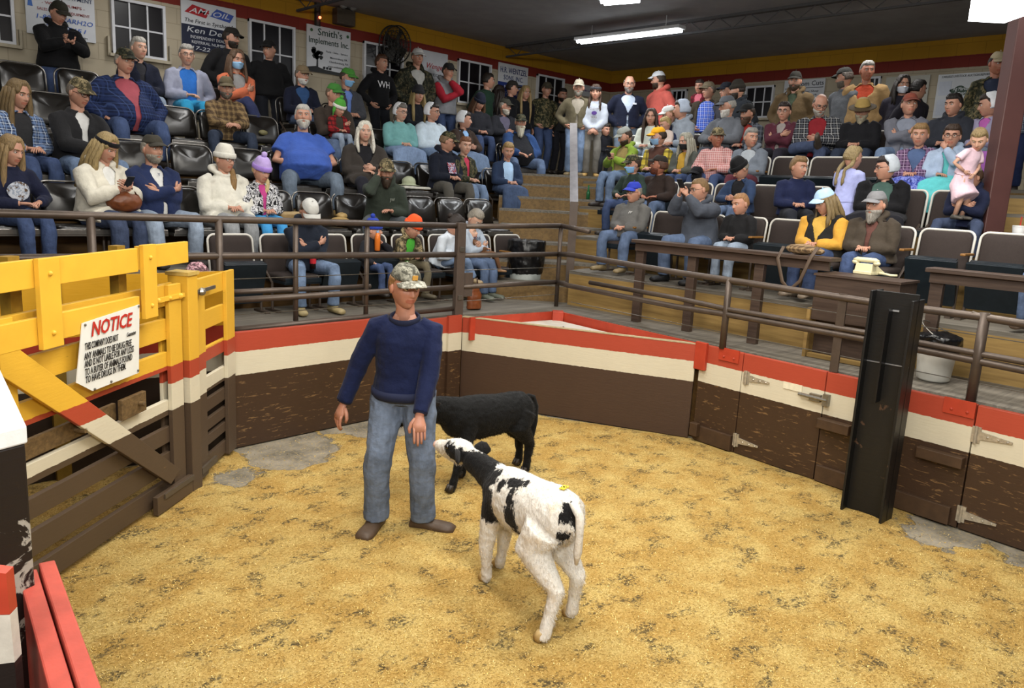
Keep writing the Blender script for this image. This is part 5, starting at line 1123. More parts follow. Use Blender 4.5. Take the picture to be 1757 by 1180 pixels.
P('R1', 1506, 332, 'man with grey beard in brown hooded jacket behind the telephone desk', 'grey bearded man in brown jacket', '#40382f', J3, 'lap', 'sit', (-14, 4), 0, g=1.36, hat=('cap', '#77777a'), hair=('short', '#5a5048'), beard=(.06, '#8d8880'), hood=True, shirt='#5a3a34', gap='slit')
P('R1', 1858, 340, 'person in jeans and work boots at right edge, upper body out of view', 'person at the right edge', '#3c4048', J1, 'lap', 'wide', (0, 4), 0, hair=('short', '#4a3626'), shoe='#5a4a3c')
# ------------------------------------------------------------ the man in the ring
hb = np.array([3.005, 4.075, 0.0]); hrz = math.radians(148); hs_ = 1.075
def hloc(w): c, s_ = math.cos(hrz), math.sin(hrz); d = (np.array(w)-hb)/hs_; return np.array([c*d[0]+s_*d[1], -s_*d[0]+c*d[1], d[2]])
def hdir(v): c, s_ = math.cos(hrz), math.sin(hrz); return np.array([c*v[0]+s_*v[1], -s_*v[0]+c*v[1], v[2]])
M_SWEAT = cloth('#0f1838', .10)
hero = P('CS', 0, 0, 'man in navy sweatshirt, faded jeans and grey camouflage cap reaching down to the calf', 'man in ring', M_SWEAT, denim('#5b6f8c', 1.35), ('side', 'side'), 'stand', head=(38, 8), lean=2, g=1.04, skin=1,
         hair=('short', '#8a6238'), hat=('cap', camo('#77766a', '#45443c', '#8f8d80', 26), camo('#8f8d82', '#6a685e', '#a3a196', 26)), shoe='#4a3a2c', loc=hb, s=hs_, vox=.009, collar=False, handsc=1.08, slv=.86, headsc=.99, legw=1.16, swo=.178, shoesc=1.15, coat=-.045, crew=.035,
         hands={1: (hloc((2.65, 4.25, .875)), (.25, -.9, .1), (-.55, -.6, 0), .45), -1: (hloc((2.99, 3.755, .885)), (-.35, -.8, .1), hdir((.2, .45, -.9)), .26, hdir((-.13, -.42, -.9)))},
         feet={1: ((.05, 1, .05), hloc((2.835, 4.10, .092))), -1: ((-.25, 1, 0), hloc((3.13, 3.975, .092)), hdir((.75, -.62, 0)))})
del hero['root']['group']
for o in hero['root'].children:
    if o.name.startswith('trousers'):
        for m_ in o.modifiers:
            if m_.type == 'DISPLACE': m_.strength = .028
# sweatshirt ribbing: hem, cuffs and neckband
q = MB(); U_, F_, H0_ = hero['U'], hero['Fw'], hero['H0']
for side in (1, -1):
    E_, W_2 = hero['EL'][side], hero['WR'][side]; d = (W_2-E_)/np.linalg.norm(W_2-E_); cf = MB().tube([W_2-d*.075, W_2-d*.04, W_2-d*.004], [.046, .046, .042], 16, (0, 0, 1)); cf.v = [tuple(np.array(p)*hs_) for p in cf.v]
    cf.build('cuff', plain('#121a36', .85, .1, 80, .4, nm='rib_knit'), hero['root'], smooth=True)
hm = MB().tube([H0_-U_*.045, H0_-U_*.02, H0_+U_*.01], [(.196, .160), (.203, .166), (.200, .163)], 32, (1, 0, 0)); hm.v = [tuple(np.array(p)*hs_) for p in hm.v]
hm.build('hem', plain('#121a36', .85, .1, 80, .4, nm='rib_knit'), hero['root'], smooth=True)
nb = MB().tube([hero['N']-U_*.052+F_*.010+np.array([.086*math.cos(a), 0, 0])+F_*.080*math.sin(a)-U_*.020*math.sin(a) for a in np.arange(24)*2*math.pi/24], [(.022, .010)]*24, 8, U_, closed=True); nb.v = [tuple(np.array(p)*hs_) for p in nb.v]
nb.build('neckband', plain('#0c1430', .85, .1, 80, .4, nm='rib_knit_dark'), hero['root'], smooth=True)
cb_ = MB().box(hero['hc']+hero['HR'] @ np.array([0, .115, .085]), (.034, .006, .028), hero['HR']); cb_.v = [tuple(np.array(p)*hs_) for p in cb_.v]; cb_.build('cap_badge', plain('#b98a3e', .6, .1, 60, nm='badge'), hero['root'])
# ------------------------------------------------------------ calves
def hide_mat(name, base, patch=None, dirt='#b79a62'):
    t = NT(name); co = t.coord('World')
    fib = t.noise(t.coord('World', (1, 1, .35)), 90, 4, .65)
    a = t.ramp(fib, [(.3, dk(base, .8)), (.65, base), (.8, dk(base, 1.1))])
    if patch is not None:
        at = t.n('ShaderNodeAttribute'); at.attribute_name = 'patch'
        w = t.math('ADD', at.outputs['Fac'], t.math('MULTIPLY', t.math('SUBTRACT', t.noise(t.coord('World', (1, 1, .55)), 24, 5, .75), .5), .11))
        mk_ = t.ramp(t.math('ADD', t.math('MULTIPLY', w, 20), .5), [(.42, 0.0), (.58, 1.0)])
        a = t.mix(t.math('MULTIPLY', t.ramp(t.noise(co, 11, 4, .6), [(.52, 0.0), (.7, 1.0)]), .35), a, dirt)
        a = t.mix(mk_, a, patch)
    t.bump(t.math('ADD', fib, t.math('MULTIPLY', t.noise(co, 28, 4), 1.3)), .55, .012)
    t.b.inputs['Sheen Weight'].default_value = .05
    return t.done(a, .7, 0, .18)
def calf(label, nodes, neck, head, legs, tail, ears_, mat, patches, hoof='#5a4630'):
    """nodes: trunk (point, (side, height)); head: poll, nose, up"""
    m = MB()
    m.tube([p for p, r in nodes], [r for p, r in nodes], 18, (1, 0, 0) if abs(nodes[-1][0][1]-nodes[0][0][1]) > .4 else (0, 1, 0))
    m.tube([p for p, r in neck], [r for p, r in neck], 14, (1, 0, 0) if abs(nodes[-1][0][1]-nodes[0][0][1]) > .4 else (0, 1, 0))
    po, no, up = [np.array(v, float) for v in head]; ax = no-po; L = np.linalg.norm(ax); ax /= L; up = up-ax*(up@ax); up /= np.linalg.norm(up); sd = np.cross(ax, up)
    hp = lambda t, s_, u: po+ax*t*L+sd*s_+up*u
    m.tube([hp(-.14, 0, -.01), hp(0, 0, 0), hp(.25, 0, .002), hp(.45, 0, -.006), hp(.7, 0, -.018), hp(.9, 0, -.022), hp(1.0, 0, -.024), hp(1.05, 0, -.026)],
           [(.05, .05), (.070, .066), (.074, .070), (.064, .064), (.048, .050), (.045, .042), (.038, .034), (.016, .014)], 16, sd)
    for s_ in (-1, 1): m.ball(hp(.33, s_*.058, .022), .024, 10, 7)
    m.tube([hp(.15, 0, -.06), hp(.5, 0, -.062), hp(.9, 0, -.052)], [.035, .03, .022], 10, sd)
    for P_, R_ in legs: m.tube(P_, R_, 12, (1, 0, 0))
    o = m.build('calf', mat, smooth=True); remesh(o, .0085, 11, 0)
    d = o.modifiers.new('coat', 'DISPLACE'); tx = bpy.data.textures.new('coat', 'CLOUDS'); tx.noise_scale = .035; tx.noise_depth = 2; d.texture = tx; d.strength = .010; d.mid_level = .5; d.texture_coords = 'LOCAL'
    me = bpy.data.meshes.new_from_object(o.evaluated_get(bpy.context.evaluated_depsgraph_get())); o.modifiers.clear(); o.data = me; me.name = 'calf'
    if patches:
        n = len(me.vertices); co = np.empty(n*3, 'f'); me.vertices.foreach_get('co', co); co = co.reshape(-1, 3); val = np.full(n, -.2)
        for c, r, sgn in patches:
            dd = r-np.linalg.norm((co-np.array(c[:3])), axis=1) if len(c) == 3 else r-np.linalg.norm((co-np.array(c[:3]))/np.array(c[3:]), axis=1)*1.0
            val = np.maximum(val, dd) if sgn > 0 else np.minimum(val, -dd)
        at = me.attributes.new('patch', 'FLOAT', 'POINT'); at.data.foreach_set('value', val.astype('f'))
    n = len(o.data.vertices); me = o.data; co = np.empty(n*3, 'f'); me.vertices.foreach_get('co', co); co = co.reshape(-1, 3); no_ = np.empty(n*3, 'f'); me.vertex_normals.foreach_get('vector', no_); no_ = no_.reshape(-1, 3)
    rs = np.random.RandomState(4); idx = rs.randint(0, n, 30000); B = co[idx]+rs.uniform(-.004, .004, (len(idx), 3)); Nn = no_[idx]
    ln = np.where(B[:, 2:3] > .12, rs.uniform(.008, .017, (len(idx), 1)), .005); ax0 = np.array(nodes[0][0])-np.array(nodes[-1][0]); ax0 /= np.linalg.norm(ax0)
    tip = B+(Nn*.55+ax0*.45+np.array([0, 0, -.45])+rs.uniform(-.35, .35, (len(idx), 3)))*ln; sd_ = np.cross(tip-B, Nn+1e-3); sd_ /= np.linalg.norm(sd_, axis=1)[:, None]+1e-9
    V2 = np.concatenate([B-sd_*.0012-Nn*.002, B+sd_*.0012-Nn*.002, tip]); k = len(idx); F2 = np.stack([np.arange(k), np.arange(k)+k, np.arange(k)+2*k], 1)
    fm = bpy.data.meshes.new('fur'); fm.from_pydata(V2.tolist(), [], F2.tolist()); fm.materials.append(mat)
    if patches: fa = fm.attributes.new('patch', 'FLOAT', 'POINT'); fa.data.foreach_set('value', np.tile(val[idx], 3).astype('f'))
    fo = bpy.data.objects.new('fur', fm); COL.objects.link(fo); fo.parent = o; fo['kind'] = 'stuff'
    tag(o, label, 'calf')
    sub_ = lambda nm, mb, mt, **k: mb.build(nm, mt, o, **k)
    for P_, R_ in legs:
        h = np.array(P_[-1]); f = np.array([0, 1, 0]) if abs(nodes[-1][0][1]-nodes[0][0][1]) > .4 else np.array([-1., 0, 0]); s2 = np.array([f[1], -f[0], 0])
        q = MB()
        for k in (-1, 1): q.tube([h+s2*k*.014+np.array([0, 0, .055]), h+s2*k*.015+f*.008+np.array([0, 0, .028]), h+s2*k*.016+f*.018+np.array([0, 0, .002])], [(.015, .019), (.017, .024), (.018, .029)], 10, s2)
        sub_('hoof', q, plain(hoof, .5, .2, 30, .2, nm='hoof_horn'), smooth=True)
    for s_ in (-1, 1): sub_('eye', MB().ball(hp(.33, s_*.074, .026), .015, 10, 8), plain('#0d0a09', .08, .05, 9, 0, spec=.8, nm='wet_eye'), smooth=True)
    sub_('muzzle', MB().ball(hp(1.03, 0, -.022), (.034, .03, .026), 14, 10, np.column_stack([sd, ax, up])), plain('#c9a79a' if patches else '#1a1616', .35, .15, 40, .2, nm='nose_skin'), smooth=True)
    for (b0, tip, wd) in ears_:
        b0, tip = np.array(b0), np.array(tip); L_ = np.linalg.norm(tip-b0)
        q = MB().tube([b0, b0*.65+tip*.35, b0*.3+tip*.7, tip], [(.016, .012), (wd*.5, .013), (wd*.46, .011), (.008, .005)], 12, np.cross(tip-b0, ax)); sub_('ear', q, hide_mat('ear_hide', '#1c1a1a'), smooth=True)
    q = MB().tube([p for p, r in tail], [r for p, r in tail], 10); sub_('tail', q, mat if not patches else hide_mat('tail_hide', '#d9d4ca'), smooth=True)
    return o, hp
M_HIDE_W = hide_mat('black_white_hide', '#dedad2', '#0e0d0e'); M_HIDE_B = hide_mat('black_hide', '#060606')
D_ = onD
pat = []
def pp(x, y, D, r, sgn=1): pat.append((tuple(D_(x, y, D-.03)), r*1.28, sgn))
# black neck and shoulder
for x, y, D, r in ((815, 800, 4.42, .075), (828, 815, 4.33, .08), (838, 833, 4.27, .075), (826, 845, 4.30, .075), (812, 815, 4.4, .07), (832, 868, 4.2, .06), (838, 895, 4.14, .045), (845, 915, 4.1, .035), (850, 820, 4.22, .05), (800, 795, 4.45, .06), (842, 850, 4.2, .055),
                   (842, 800, 4.4, .07), (830, 790, 4.48, .06)): pp(x, y, D, r)
for x, y, D, r in ((862, 830, 4.1, .026), (858, 838, 4.1, .02), (880, 828, 4.05, .03), (892, 833, 4.02, .034), (905, 832, 4.0, .026), (885, 843, 4.0, .026), (880, 860, 3.98, .034), (888, 875, 3.97, .036), (876, 882, 3.97, .034), (868, 895, 3.98, .032), (880, 900, 3.96, .034), (886, 915, 3.97, .03), (862, 875, 3.99, .018),
                   (896, 862, 3.96, .026), (870, 915, 4.0, .02), (926, 910, 3.86, .026), (938, 918, 3.83, .02), (950, 912, 3.80, .03), (958, 898, 3.78, .034), (968, 885, 3.76, .036), (975, 872, 3.76, .03), (966, 912, 3.76, .034), (982, 893, 3.78, .04), (955, 925, 3.78, .026), (940, 905, 3.82, .016)): pp(x, y, D, r)
neckS = [((2.975, 3.02, .615), (.105, .13)), ((2.985, 3.13, .655), (.085, .105)), ((2.98, 3.24, .695), (.068, .085)), ((2.965, 3.34, .725), (.062, .07))]
trunkS = [((2.862, 2.40, .70), (.06, .07)), ((2.866, 2.45, .685), (.125, .125)), ((2.88, 2.56, .668), (.142, .150)), ((2.905, 2.70, .632), (.145, .165)), ((2.935, 2.85, .612), (.150, .175)), ((2.965, 2.99, .602), (.138, .172)), ((2.985, 3.10, .60), (.112, .142)), ((2.99, 3.18, .60), (.05, .07))]
legsS = [([(2.915, 3.04, .56), (2.895, 3.06, .44), (2.895, 3.085, .27), (2.91, 3.09, .15), (2.925, 3.10, .075), (2.93, 3.115, .04)], [.082, .060, .045, .030, .035, .030]),
         ([(3.04, 3.06, .56), (3.065, 3.09, .44), (3.085, 3.13, .27), (3.10, 3.16, .15), (3.105, 3.175, .075), (3.112, 3.192, .04)], [.082, .060, .045, .030, .035, .030]),
         ([(2.80, 2.54, .61), (2.775, 2.60, .48), (2.785, 2.51, .38), (2.795, 2.43, .30), (2.768, 2.445, .17), (2.745, 2.445, .08), (2.73, 2.455, .04)], [.115, .098, .066, .046, .033, .037, .031]),
         ([(2.93, 2.55, .61), (2.975, 2.61, .48), (2.995, 2.54, .38), (3.005, 2.47, .30), (3.02, 2.50, .17), (3.025, 2.51, .08), (3.03, 2.53, .04)], [.115, .098, .066, .046, .033, .037, .031])]
po, no = np.array((2.962, 3.375, .752)), np.array((2.962, 3.635, .752))
# dark cheeks and eye patches, white blaze and muzzle
for s_ in (-1, 1):
    pat.append(((2.962+s_*.062, 3.46, .765), .048, 1)); pat.append(((2.962+s_*.066, 3.42, .745), .05, 1)); pat.append(((2.962+s_*.06, 3.36, .74), .05, 1))
pat.append(((2.962, 3.46, .835), .052, -1)); pat.append(((2.962, 3.52, .82), .05, -1))
spot, hpS = calf('black and white spotted calf raising its head to the man with navy sweatshirt', trunkS, neckS, (po, no, (0, .0, 1)), legsS,
           [((2.86, 2.42, .775), .022), ((2.858, 2.365, .72), .024), ((2.862, 2.36, .62), .02), ((2.868, 2.37, .52), .024), ((2.868, 2.375, .45), .008)],
           [((2.90, 3.37, .768), (2.825, 3.30, .745), .095), ((3.02, 3.365, .775), (3.09, 3.29, .765), .095)], M_HIDE_W, pat, '#b59a68')
stk = on_y(966, 860, 2.50); 
q = MB(); 
for i_ in range(1): q.box((2.895, 2.515, .818), (.055, .03, .004), np.array(Matrix.Rotation(.25, 3, 'Z')))
so = q.build('number_sticker', plain('#e6c81e', .5, .05, 20, nm='yellow_sticker'), spot)
text('sticker_number', '101', M_SBLK, .026, Matrix.Translation((2.895, 2.515, .822)) @ Matrix.Rotation(-.6, 4, 'Z'), so)
trunkB = [((4.52, 4.325, .62), (.06, .06)), ((4.47, 4.33, .595), (.13, .13)), ((4.36, 4.34, .575), (.145, .155)), ((4.2, 4.36, .56), (.145, .165)), ((4.02, 4.39, .56), (.15, .18)), ((3.88, 4.42, .565), (.14, .175)), ((3.77, 4.43, .585), (.11, .14)), ((3.70, 4.44, .60), (.05, .07))]
neckB = [((3.83, 4.42, .60), (.11, .14)), ((3.72, 4.44, .645), (.09, .115)), ((3.60, 4.46, .675), (.074, .095)), ((3.48, 4.49, .685), (.066, .08))]
legsB = [([(3.84, 4.35, .54), (3.80, 4.33, .42), (3.74, 4.32, .27), (3.685, 4.31, .15), (3.655, 4.305, .075), (3.635, 4.302, .04)], [.085, .062, .044, .030, .035, .030]),
         ([(3.86, 4.49, .54), (3.88, 4.50, .42), (3.90, 4.50, .27), (3.915, 4.50, .15), (3.92, 4.50, .075), (3.905, 4.50, .04)], [.085, .062, .044, .030, .035, .030]),
         ([(4.40, 4.28, .56), (4.34, 4.25, .44), (4.42, 4.25, .36), (4.475, 4.25, .29), (4.455, 4.25, .16), (4.45, 4.25, .08), (4.43, 4.25, .04)], [.118, .098, .064, .044, .032, .036, .031]),
         ([(4.42, 4.40, .56), (4.38, 4.42, .44), (4.46, 4.43, .36), (4.53, 4.43, .29), (4.545, 4.435, .16), (4.55, 4.44, .08), (4.53, 4.44, .04)], [.118, .098, .064, .044, .032, .036, .031])]
shf = lambda L_: [((p[0]-.05, p[1], p[2]), r) for p, r in L_]
trunkB, neckB = shf(trunkB), shf(neckB)
legsB = [([(p[0]-(.05 if k > 1 else .0), p[1], p[2]) for p in P_], R_) for k, (P_, R_) in enumerate(legsB)]
blk, hpB = calf('black calf standing behind the man with its rump to the right', trunkB, neckB, ((3.42, 4.50, .70), (3.16, 4.53, .60), (0, 0, 1)), legsB,
           shf([((4.50, 4.325, .675), .02), ((4.55, 4.315, .66), .022), ((4.575, 4.30, .58), .024), ((4.56, 4.29, .45), .026), ((4.535, 4.285, .34), .02), ((4.525, 4.285, .27), .008)]),
           [((3.45, 4.43, .72), (3.56, 4.36, .735), .07), ((3.45, 4.57, .72), (3.50, 4.67, .71), .07)], M_HIDE_B, None, '#2a221a')
# ------------------------------------------------------------ bedding
def bedding():
    poly = [(-.9, 4.6), (-.9, 6.28), (2.75, 6.2), (5.3, 6.3), (6.4, 4.0), (6.2, 1.0), (6.1, -.6), (.9, -.6), (.62, 1.0), (.68, 2.9), (.80, 4.45)]
    x0, x1, y0, y1, st_ = -.95, 6.5, -.6, 6.4, .03
    nx, ny = int((x1-x0)/st_), int((y1-y0)/st_)
    X, Y = np.meshgrid(np.linspace(x0, x1, nx), np.linspace(y0, y1, ny))
    def sdist(px, py):
        d = np.full(px.shape, 1e9); ins = np.zeros(px.shape, bool)
        for (ax_, ay), (bx, by) in zip(poly, poly[1:]+poly[:1]):
            ex, ey = bx-ax_, by-ay; t = np.clip(((px-ax_)*ex+(py-ay)*ey)/(ex*ex+ey*ey), 0, 1)
            d = np.minimum(d, np.hypot(px-ax_-t*ex, py-ay-t*ey)); c = ((ay > py) != (by > py)) & (px < (bx-ax_)*(py-ay)/(by-ay+1e-12)+ax_); ins ^= c
        return np.where(ins, d, -d)
    D = sdist(X, Y)
    nz = np.array([[mnoise.noise(Vector((x*2.2, y*2.2, 0)))*.6+mnoise.noise(Vector((x*7, y*7, 3)))*.3+mnoise.noise(Vector((x*20, y*20, 9)))*.12 for x in X[0]] for y in Y[:, 0]])
    bare = np.zeros(X.shape)
    for (bx, by, br) in ((3.2, 5.9, .55), (4.1, 6.1, .5), (2.5, 5.6, .35), (6.05, 1.6, .4), (6.2, 1.0, .4), (4.9, 6.2, .3), (.95, 2.0, .25), (.9, 1.3, .4)): bare = np.maximum(bare, br-np.hypot(X-bx, Y-by)+.35*nz)
    th = .016+.010*nz+np.minimum(D, .12)*.12-np.clip(bare, 0, 1)*.16
    th = np.where(th < 0, -.01, th); th = np.minimum(th, .034)
    V = np.stack([X, Y, th], -1).reshape(-1, 3); I = np.arange(nx*ny).reshape(ny, nx)
    F = np.stack([I[:-1, :-1], I[:-1, 1:], I[1:, 1:], I[1:, :-1]], -1).reshape(-1, 4)
    t = NT('wood_shavings'); co = t.coord('World')
    fine = t.noise(co, 80, 6, .82, .6); fib = t.noise(t.coord('World', (1, 3, 1)), 60, 4, .7, 1.0); mid = t.noise(co, 3.2, 5, .65)
    col = t.ramp(fine, [(.32, '#57431c'), (.43, '#a3874a'), (.52, '#cdb06a'), (.62, '#dcc384'), (.75, '#eedfb0')])
    col = t.mix(t.math('MULTIPLY', fib, .35), col, '#e4c880')
    col = t.mix(t.ramp(mid, [(.42, .55), (.62, 0.0)]), col, t.mix(1.0, col, '#d6b884', 'MULTIPLY'))
    dk1 = t.ramp(t.noise(t.coord('World', (1, 1.4, 1)), 4.5, 7, .72, .3), [(.525, 0.0), (.60, 1.0)])
    spk = t.ramp(t.noise(co, 55, 4, .7), [(.44, 0.0), (.54, 1.0)])
    col = t.mix(t.math('MULTIPLY', t.math('MULTIPLY', dk1, spk), .85), col, '#3e3a30')
    zz = t.sep(co)[2]; thin = t.ramp(t.math('SUBTRACT', t.noise(co, 45, 5, .7), t.math('MULTIPLY', zz, 30)), [(.34, 0.0), (.42, 1.0)])
    col = t.mix(thin, col, '#7d7668')
    t.bump(t.math('ADD', fine, fib), .8, .012)
    m1 = t.done(col, .9, 0, .1)
    t2 = NT('shaving_flakes'); wn = t2.n('ShaderNodeTexNoise'); wn.inputs['Scale'].default_value = 120; t2.l(t2.coord('World'), wn.inputs['Vector'])
    m2 = t2.done(t2.ramp(wn.outputs['Fac'], [(.3, '#5a441c'), (.42, '#9a7a36'), (.5, '#c8a858'), (.62, '#e2cc92'), (.75, '#6f5826')]), .8, 0, .15)
    # loose flakes lying on top, thicker near the lens
    rs = np.random.RandomState(3); N = 120000
    fx = rs.uniform(-.5, 6.3, N); fy = rs.uniform(-.3, 6.2, N); ix = np.clip(((fx-x0)/st_).astype(int), 0, nx-1); iy = np.clip(((fy-y0)/st_).astype(int), 0, ny-1)
    keep = ((th[iy, ix] > .002) | (rs.rand(N) < .30)) & (D[iy, ix] > .03) & (rs.rand(N) < np.clip(3.2/np.hypot(fx, fy), .25, 1)); fx, fy = fx[keep], fy[keep]; fz = np.maximum(th[iy, ix][keep], .0)
    n = len(fx); a = rs.uniform(0, 6.283, n); L = rs.uniform(.002, .008, n); w = rs.uniform(.0008, .0025, n); tl = rs.uniform(-.004, .006, n)
    c, s_ = np.cos(a), np.sin(a); Q = np.empty((n, 4, 3))
    for k, (u, v) in enumerate(((-1, -1), (1, -1), (1, 1), (-1, 1))): Q[:, k, 0] = fx+c*L*u-s_*w*v; Q[:, k, 1] = fy+s_*L*u+c*w*v; Q[:, k, 2] = fz+.003+tl*u
    VV = np.concatenate([V, Q.reshape(-1, 3)]); FF = np.concatenate([F, np.arange(n*4).reshape(-1, 4)+len(V)])
    me = bpy.data.meshes.new('sawdust'); me.vertices.add(len(VV)); me.vertices.foreach_set('co', VV.ravel()); me.loops.add(FF.size); me.loops.foreach_set('vertex_index', FF.ravel().astype('i'))
    me.polygons.add(len(FF)); me.polygons.foreach_set('loop_start', np.arange(0, FF.size, 4).astype('i')); me.polygons.foreach_set('material_index', np.r_[np.zeros(len(F)), np.ones(n)].astype('i')); me.polygons.foreach_set('use_smooth', np.r_[np.ones(len(F)), np.zeros(n)].astype(bool))
    me.materials.append(m1); me.materials.append(m2); me.update(calc_edges=True); me.validate()
    o = bpy.data.objects.new('sawdust', me); COL.objects.link(o); tag(o, 'golden sawdust bedding strewn over the whole ring floor', 'sawdust', kind='stuff')
bedding()
# ------------------------------------------------------------ seats
M_VINYL = plain('#15120f', .28, .25, 6, .12, spec=.6, nm='black_vinyl'); M_CHROME = plain('#7d7a76', .3, .15, 20, .05, .85, nm='worn_chrome')
M_MAROON = plain('#2e2522', .85, .12, 60, .3, nm='maroon_fabric'); M_PIPE = plain('#c9c6be', .4, .08, 20, 0, nm='white_piping'); M_ARM = wood('#6e4a22', '#9c7038', 3, 1, .45, nm='armrest_wood'); M_PAN = plain('#1e262c', .35, .15, 20, .1, .3, nm='seat_pan')
def rr_outline(w, h, r, n=5):
    P_ = []
    for cx_, cz_, a0_ in ((w/2-r, h-r, 0), (-w/2+r, h-r, 90)):
        for k in range(n+1): a = math.radians(a0_+90*k/n); P_.append((cx_+r*math.cos(a), cz_+r*math.sin(a)))
    return [(w/2, 0)]+P_+[(-w/2, 0)]
def cushion(w, h, t, y, z, tilt, curve=0.0, r=.07):
    """upright pad: outline in x/z, thickness t along y"""
    m = MB(); n = 16; R = []
    out = rr_outline(w, h, r)
    c = np.array([0, h/2])
    for k, (sc_, yy) in enumerate(((.90, -t/2), (.98, -t*.32), (1.0, 0), (.98, t*.32), (.90, t/2), (.6, t*.62), (.2, t*.7))):
        R.append([np.array([x*sc_, yy-curve*(1-(x/(w/2))**2)*1.0, (zz-h/2)*sc_+h/2]) for x, zz in out])
    m.rings(R); ct, s_t = math.cos(tilt), math.sin(tilt)
    m.v = [(x, y+yy*ct-zz*s_t, z+yy*s_t+zz*ct) for x, yy, zz in m.v]; return m
def seat_proto(kind, tip=False):
    root = empty(kind, None, 'chair'); V = kind == 'auditorium_seat'
    W = .53 if V else .47
    if V:
        cushion(W-.05, .36, .06, -.17, .43, .2, .045, .10).build('backrest', M_VINYL, root, smooth=True)
        fr = rr_outline(W, .40, .11); ct, s_t = math.cos(.2), math.sin(.2)
        MB().tube([(x, -.20-zz*s_t, .40+zz*ct) for x, zz in fr], .011, 7).build('back_frame', M_CHROME, root, smooth=True)
    else:
        cushion(W-.03, .40, .05, -.17, .37, .16, .0, .06).build('backrest', M_MAROON, root, smooth=True)
        fr = rr_outline(W, .415, .065); ct, s_t = math.cos(.16), math.sin(.16)
        MB().tube([(x, -.17-zz*s_t, .365+zz*ct) for x, zz in fr], .012, 7).build('piping', M_PIPE, root, smooth=True)
    s_ = MB(); R = []
    for sc_, zz in ((.92, .325), (1, .335), (1, .375), (.95, .392), (.6, .40)): R.append([(math.copysign(abs(math.cos(a))**.35, math.cos(a))*(W/2-.03)*sc_, .05+math.copysign(abs(math.sin(a))**.35, math.sin(a))*.215*sc_, zz) for a in np.arange(28)*2*math.pi/28])
    s_.rings(R)
    pan = MB().box((0, .05, .315), (W-.05, .42, .03)).box((0, .262, .34), (W-.06, .014, .05))
    if tip:   # the seat is tipped up against the back
        T_ = np.array(Matrix.Rotation(math.radians(72), 3, 'X')); pan = MB().box((0, .05, .312), (W-.03, .43, .05)).box((0, .262, .345), (W-.06, .014, .06)); o_ = np.array((0, -.10, .10))
        for m_ in (s_, pan): m_.xf(np.eye(3), -np.array((0, -.13, .36))); m_.xf(T_, o_+np.array((0, .05, .05)))
    s_.build('seat', M_VINYL if V else M_MAROON, root, smooth=True)
    pan.build('seat_pan', M_CHROME if V else M_PAN, root, bevel=.004)
    if not V and tip: MB().box((W/2+.012, .04, .575), (.045, .26, .022)).build('armrest', M_ARM, root, bevel=.006)
    for sx in (-1, 1): MB().tube([(sx*(W/2-.02), -.16, .42), (sx*(W/2-.02), .0, .30), (sx*(W/2-.02), .0, .02)], .014, 7).box((sx*(W/2-.02), .02, .01), (.05, .26, .02)).build('leg', M_STEEL, root)
    return root
PROTO = {}
def put_seat(kind, x, y, z, rz, label, group=None, tip=False):
    tip = tip and kind == 'theatre_seat'; kk = (kind, tip)
    if kk not in PROTO: r = PROTO[kk] = seat_proto(kind, tip)
    else:
        p = PROTO[kk]; r = p.copy(); COL.objects.link(r)
        for k in ('label', 'group'):
            if k in r.keys(): del r[k]
        for ch in p.children: c = ch.copy(); COL.objects.link(c); c.parent = r
    r.location = (x, y, z); r.rotation_euler = (0, 0, rz); r['label'] = label
    if group: r['group'] = group
    return r
ORD = ['first', 'second', 'third', 'fourth', 'fifth', 'sixth', 'seventh']
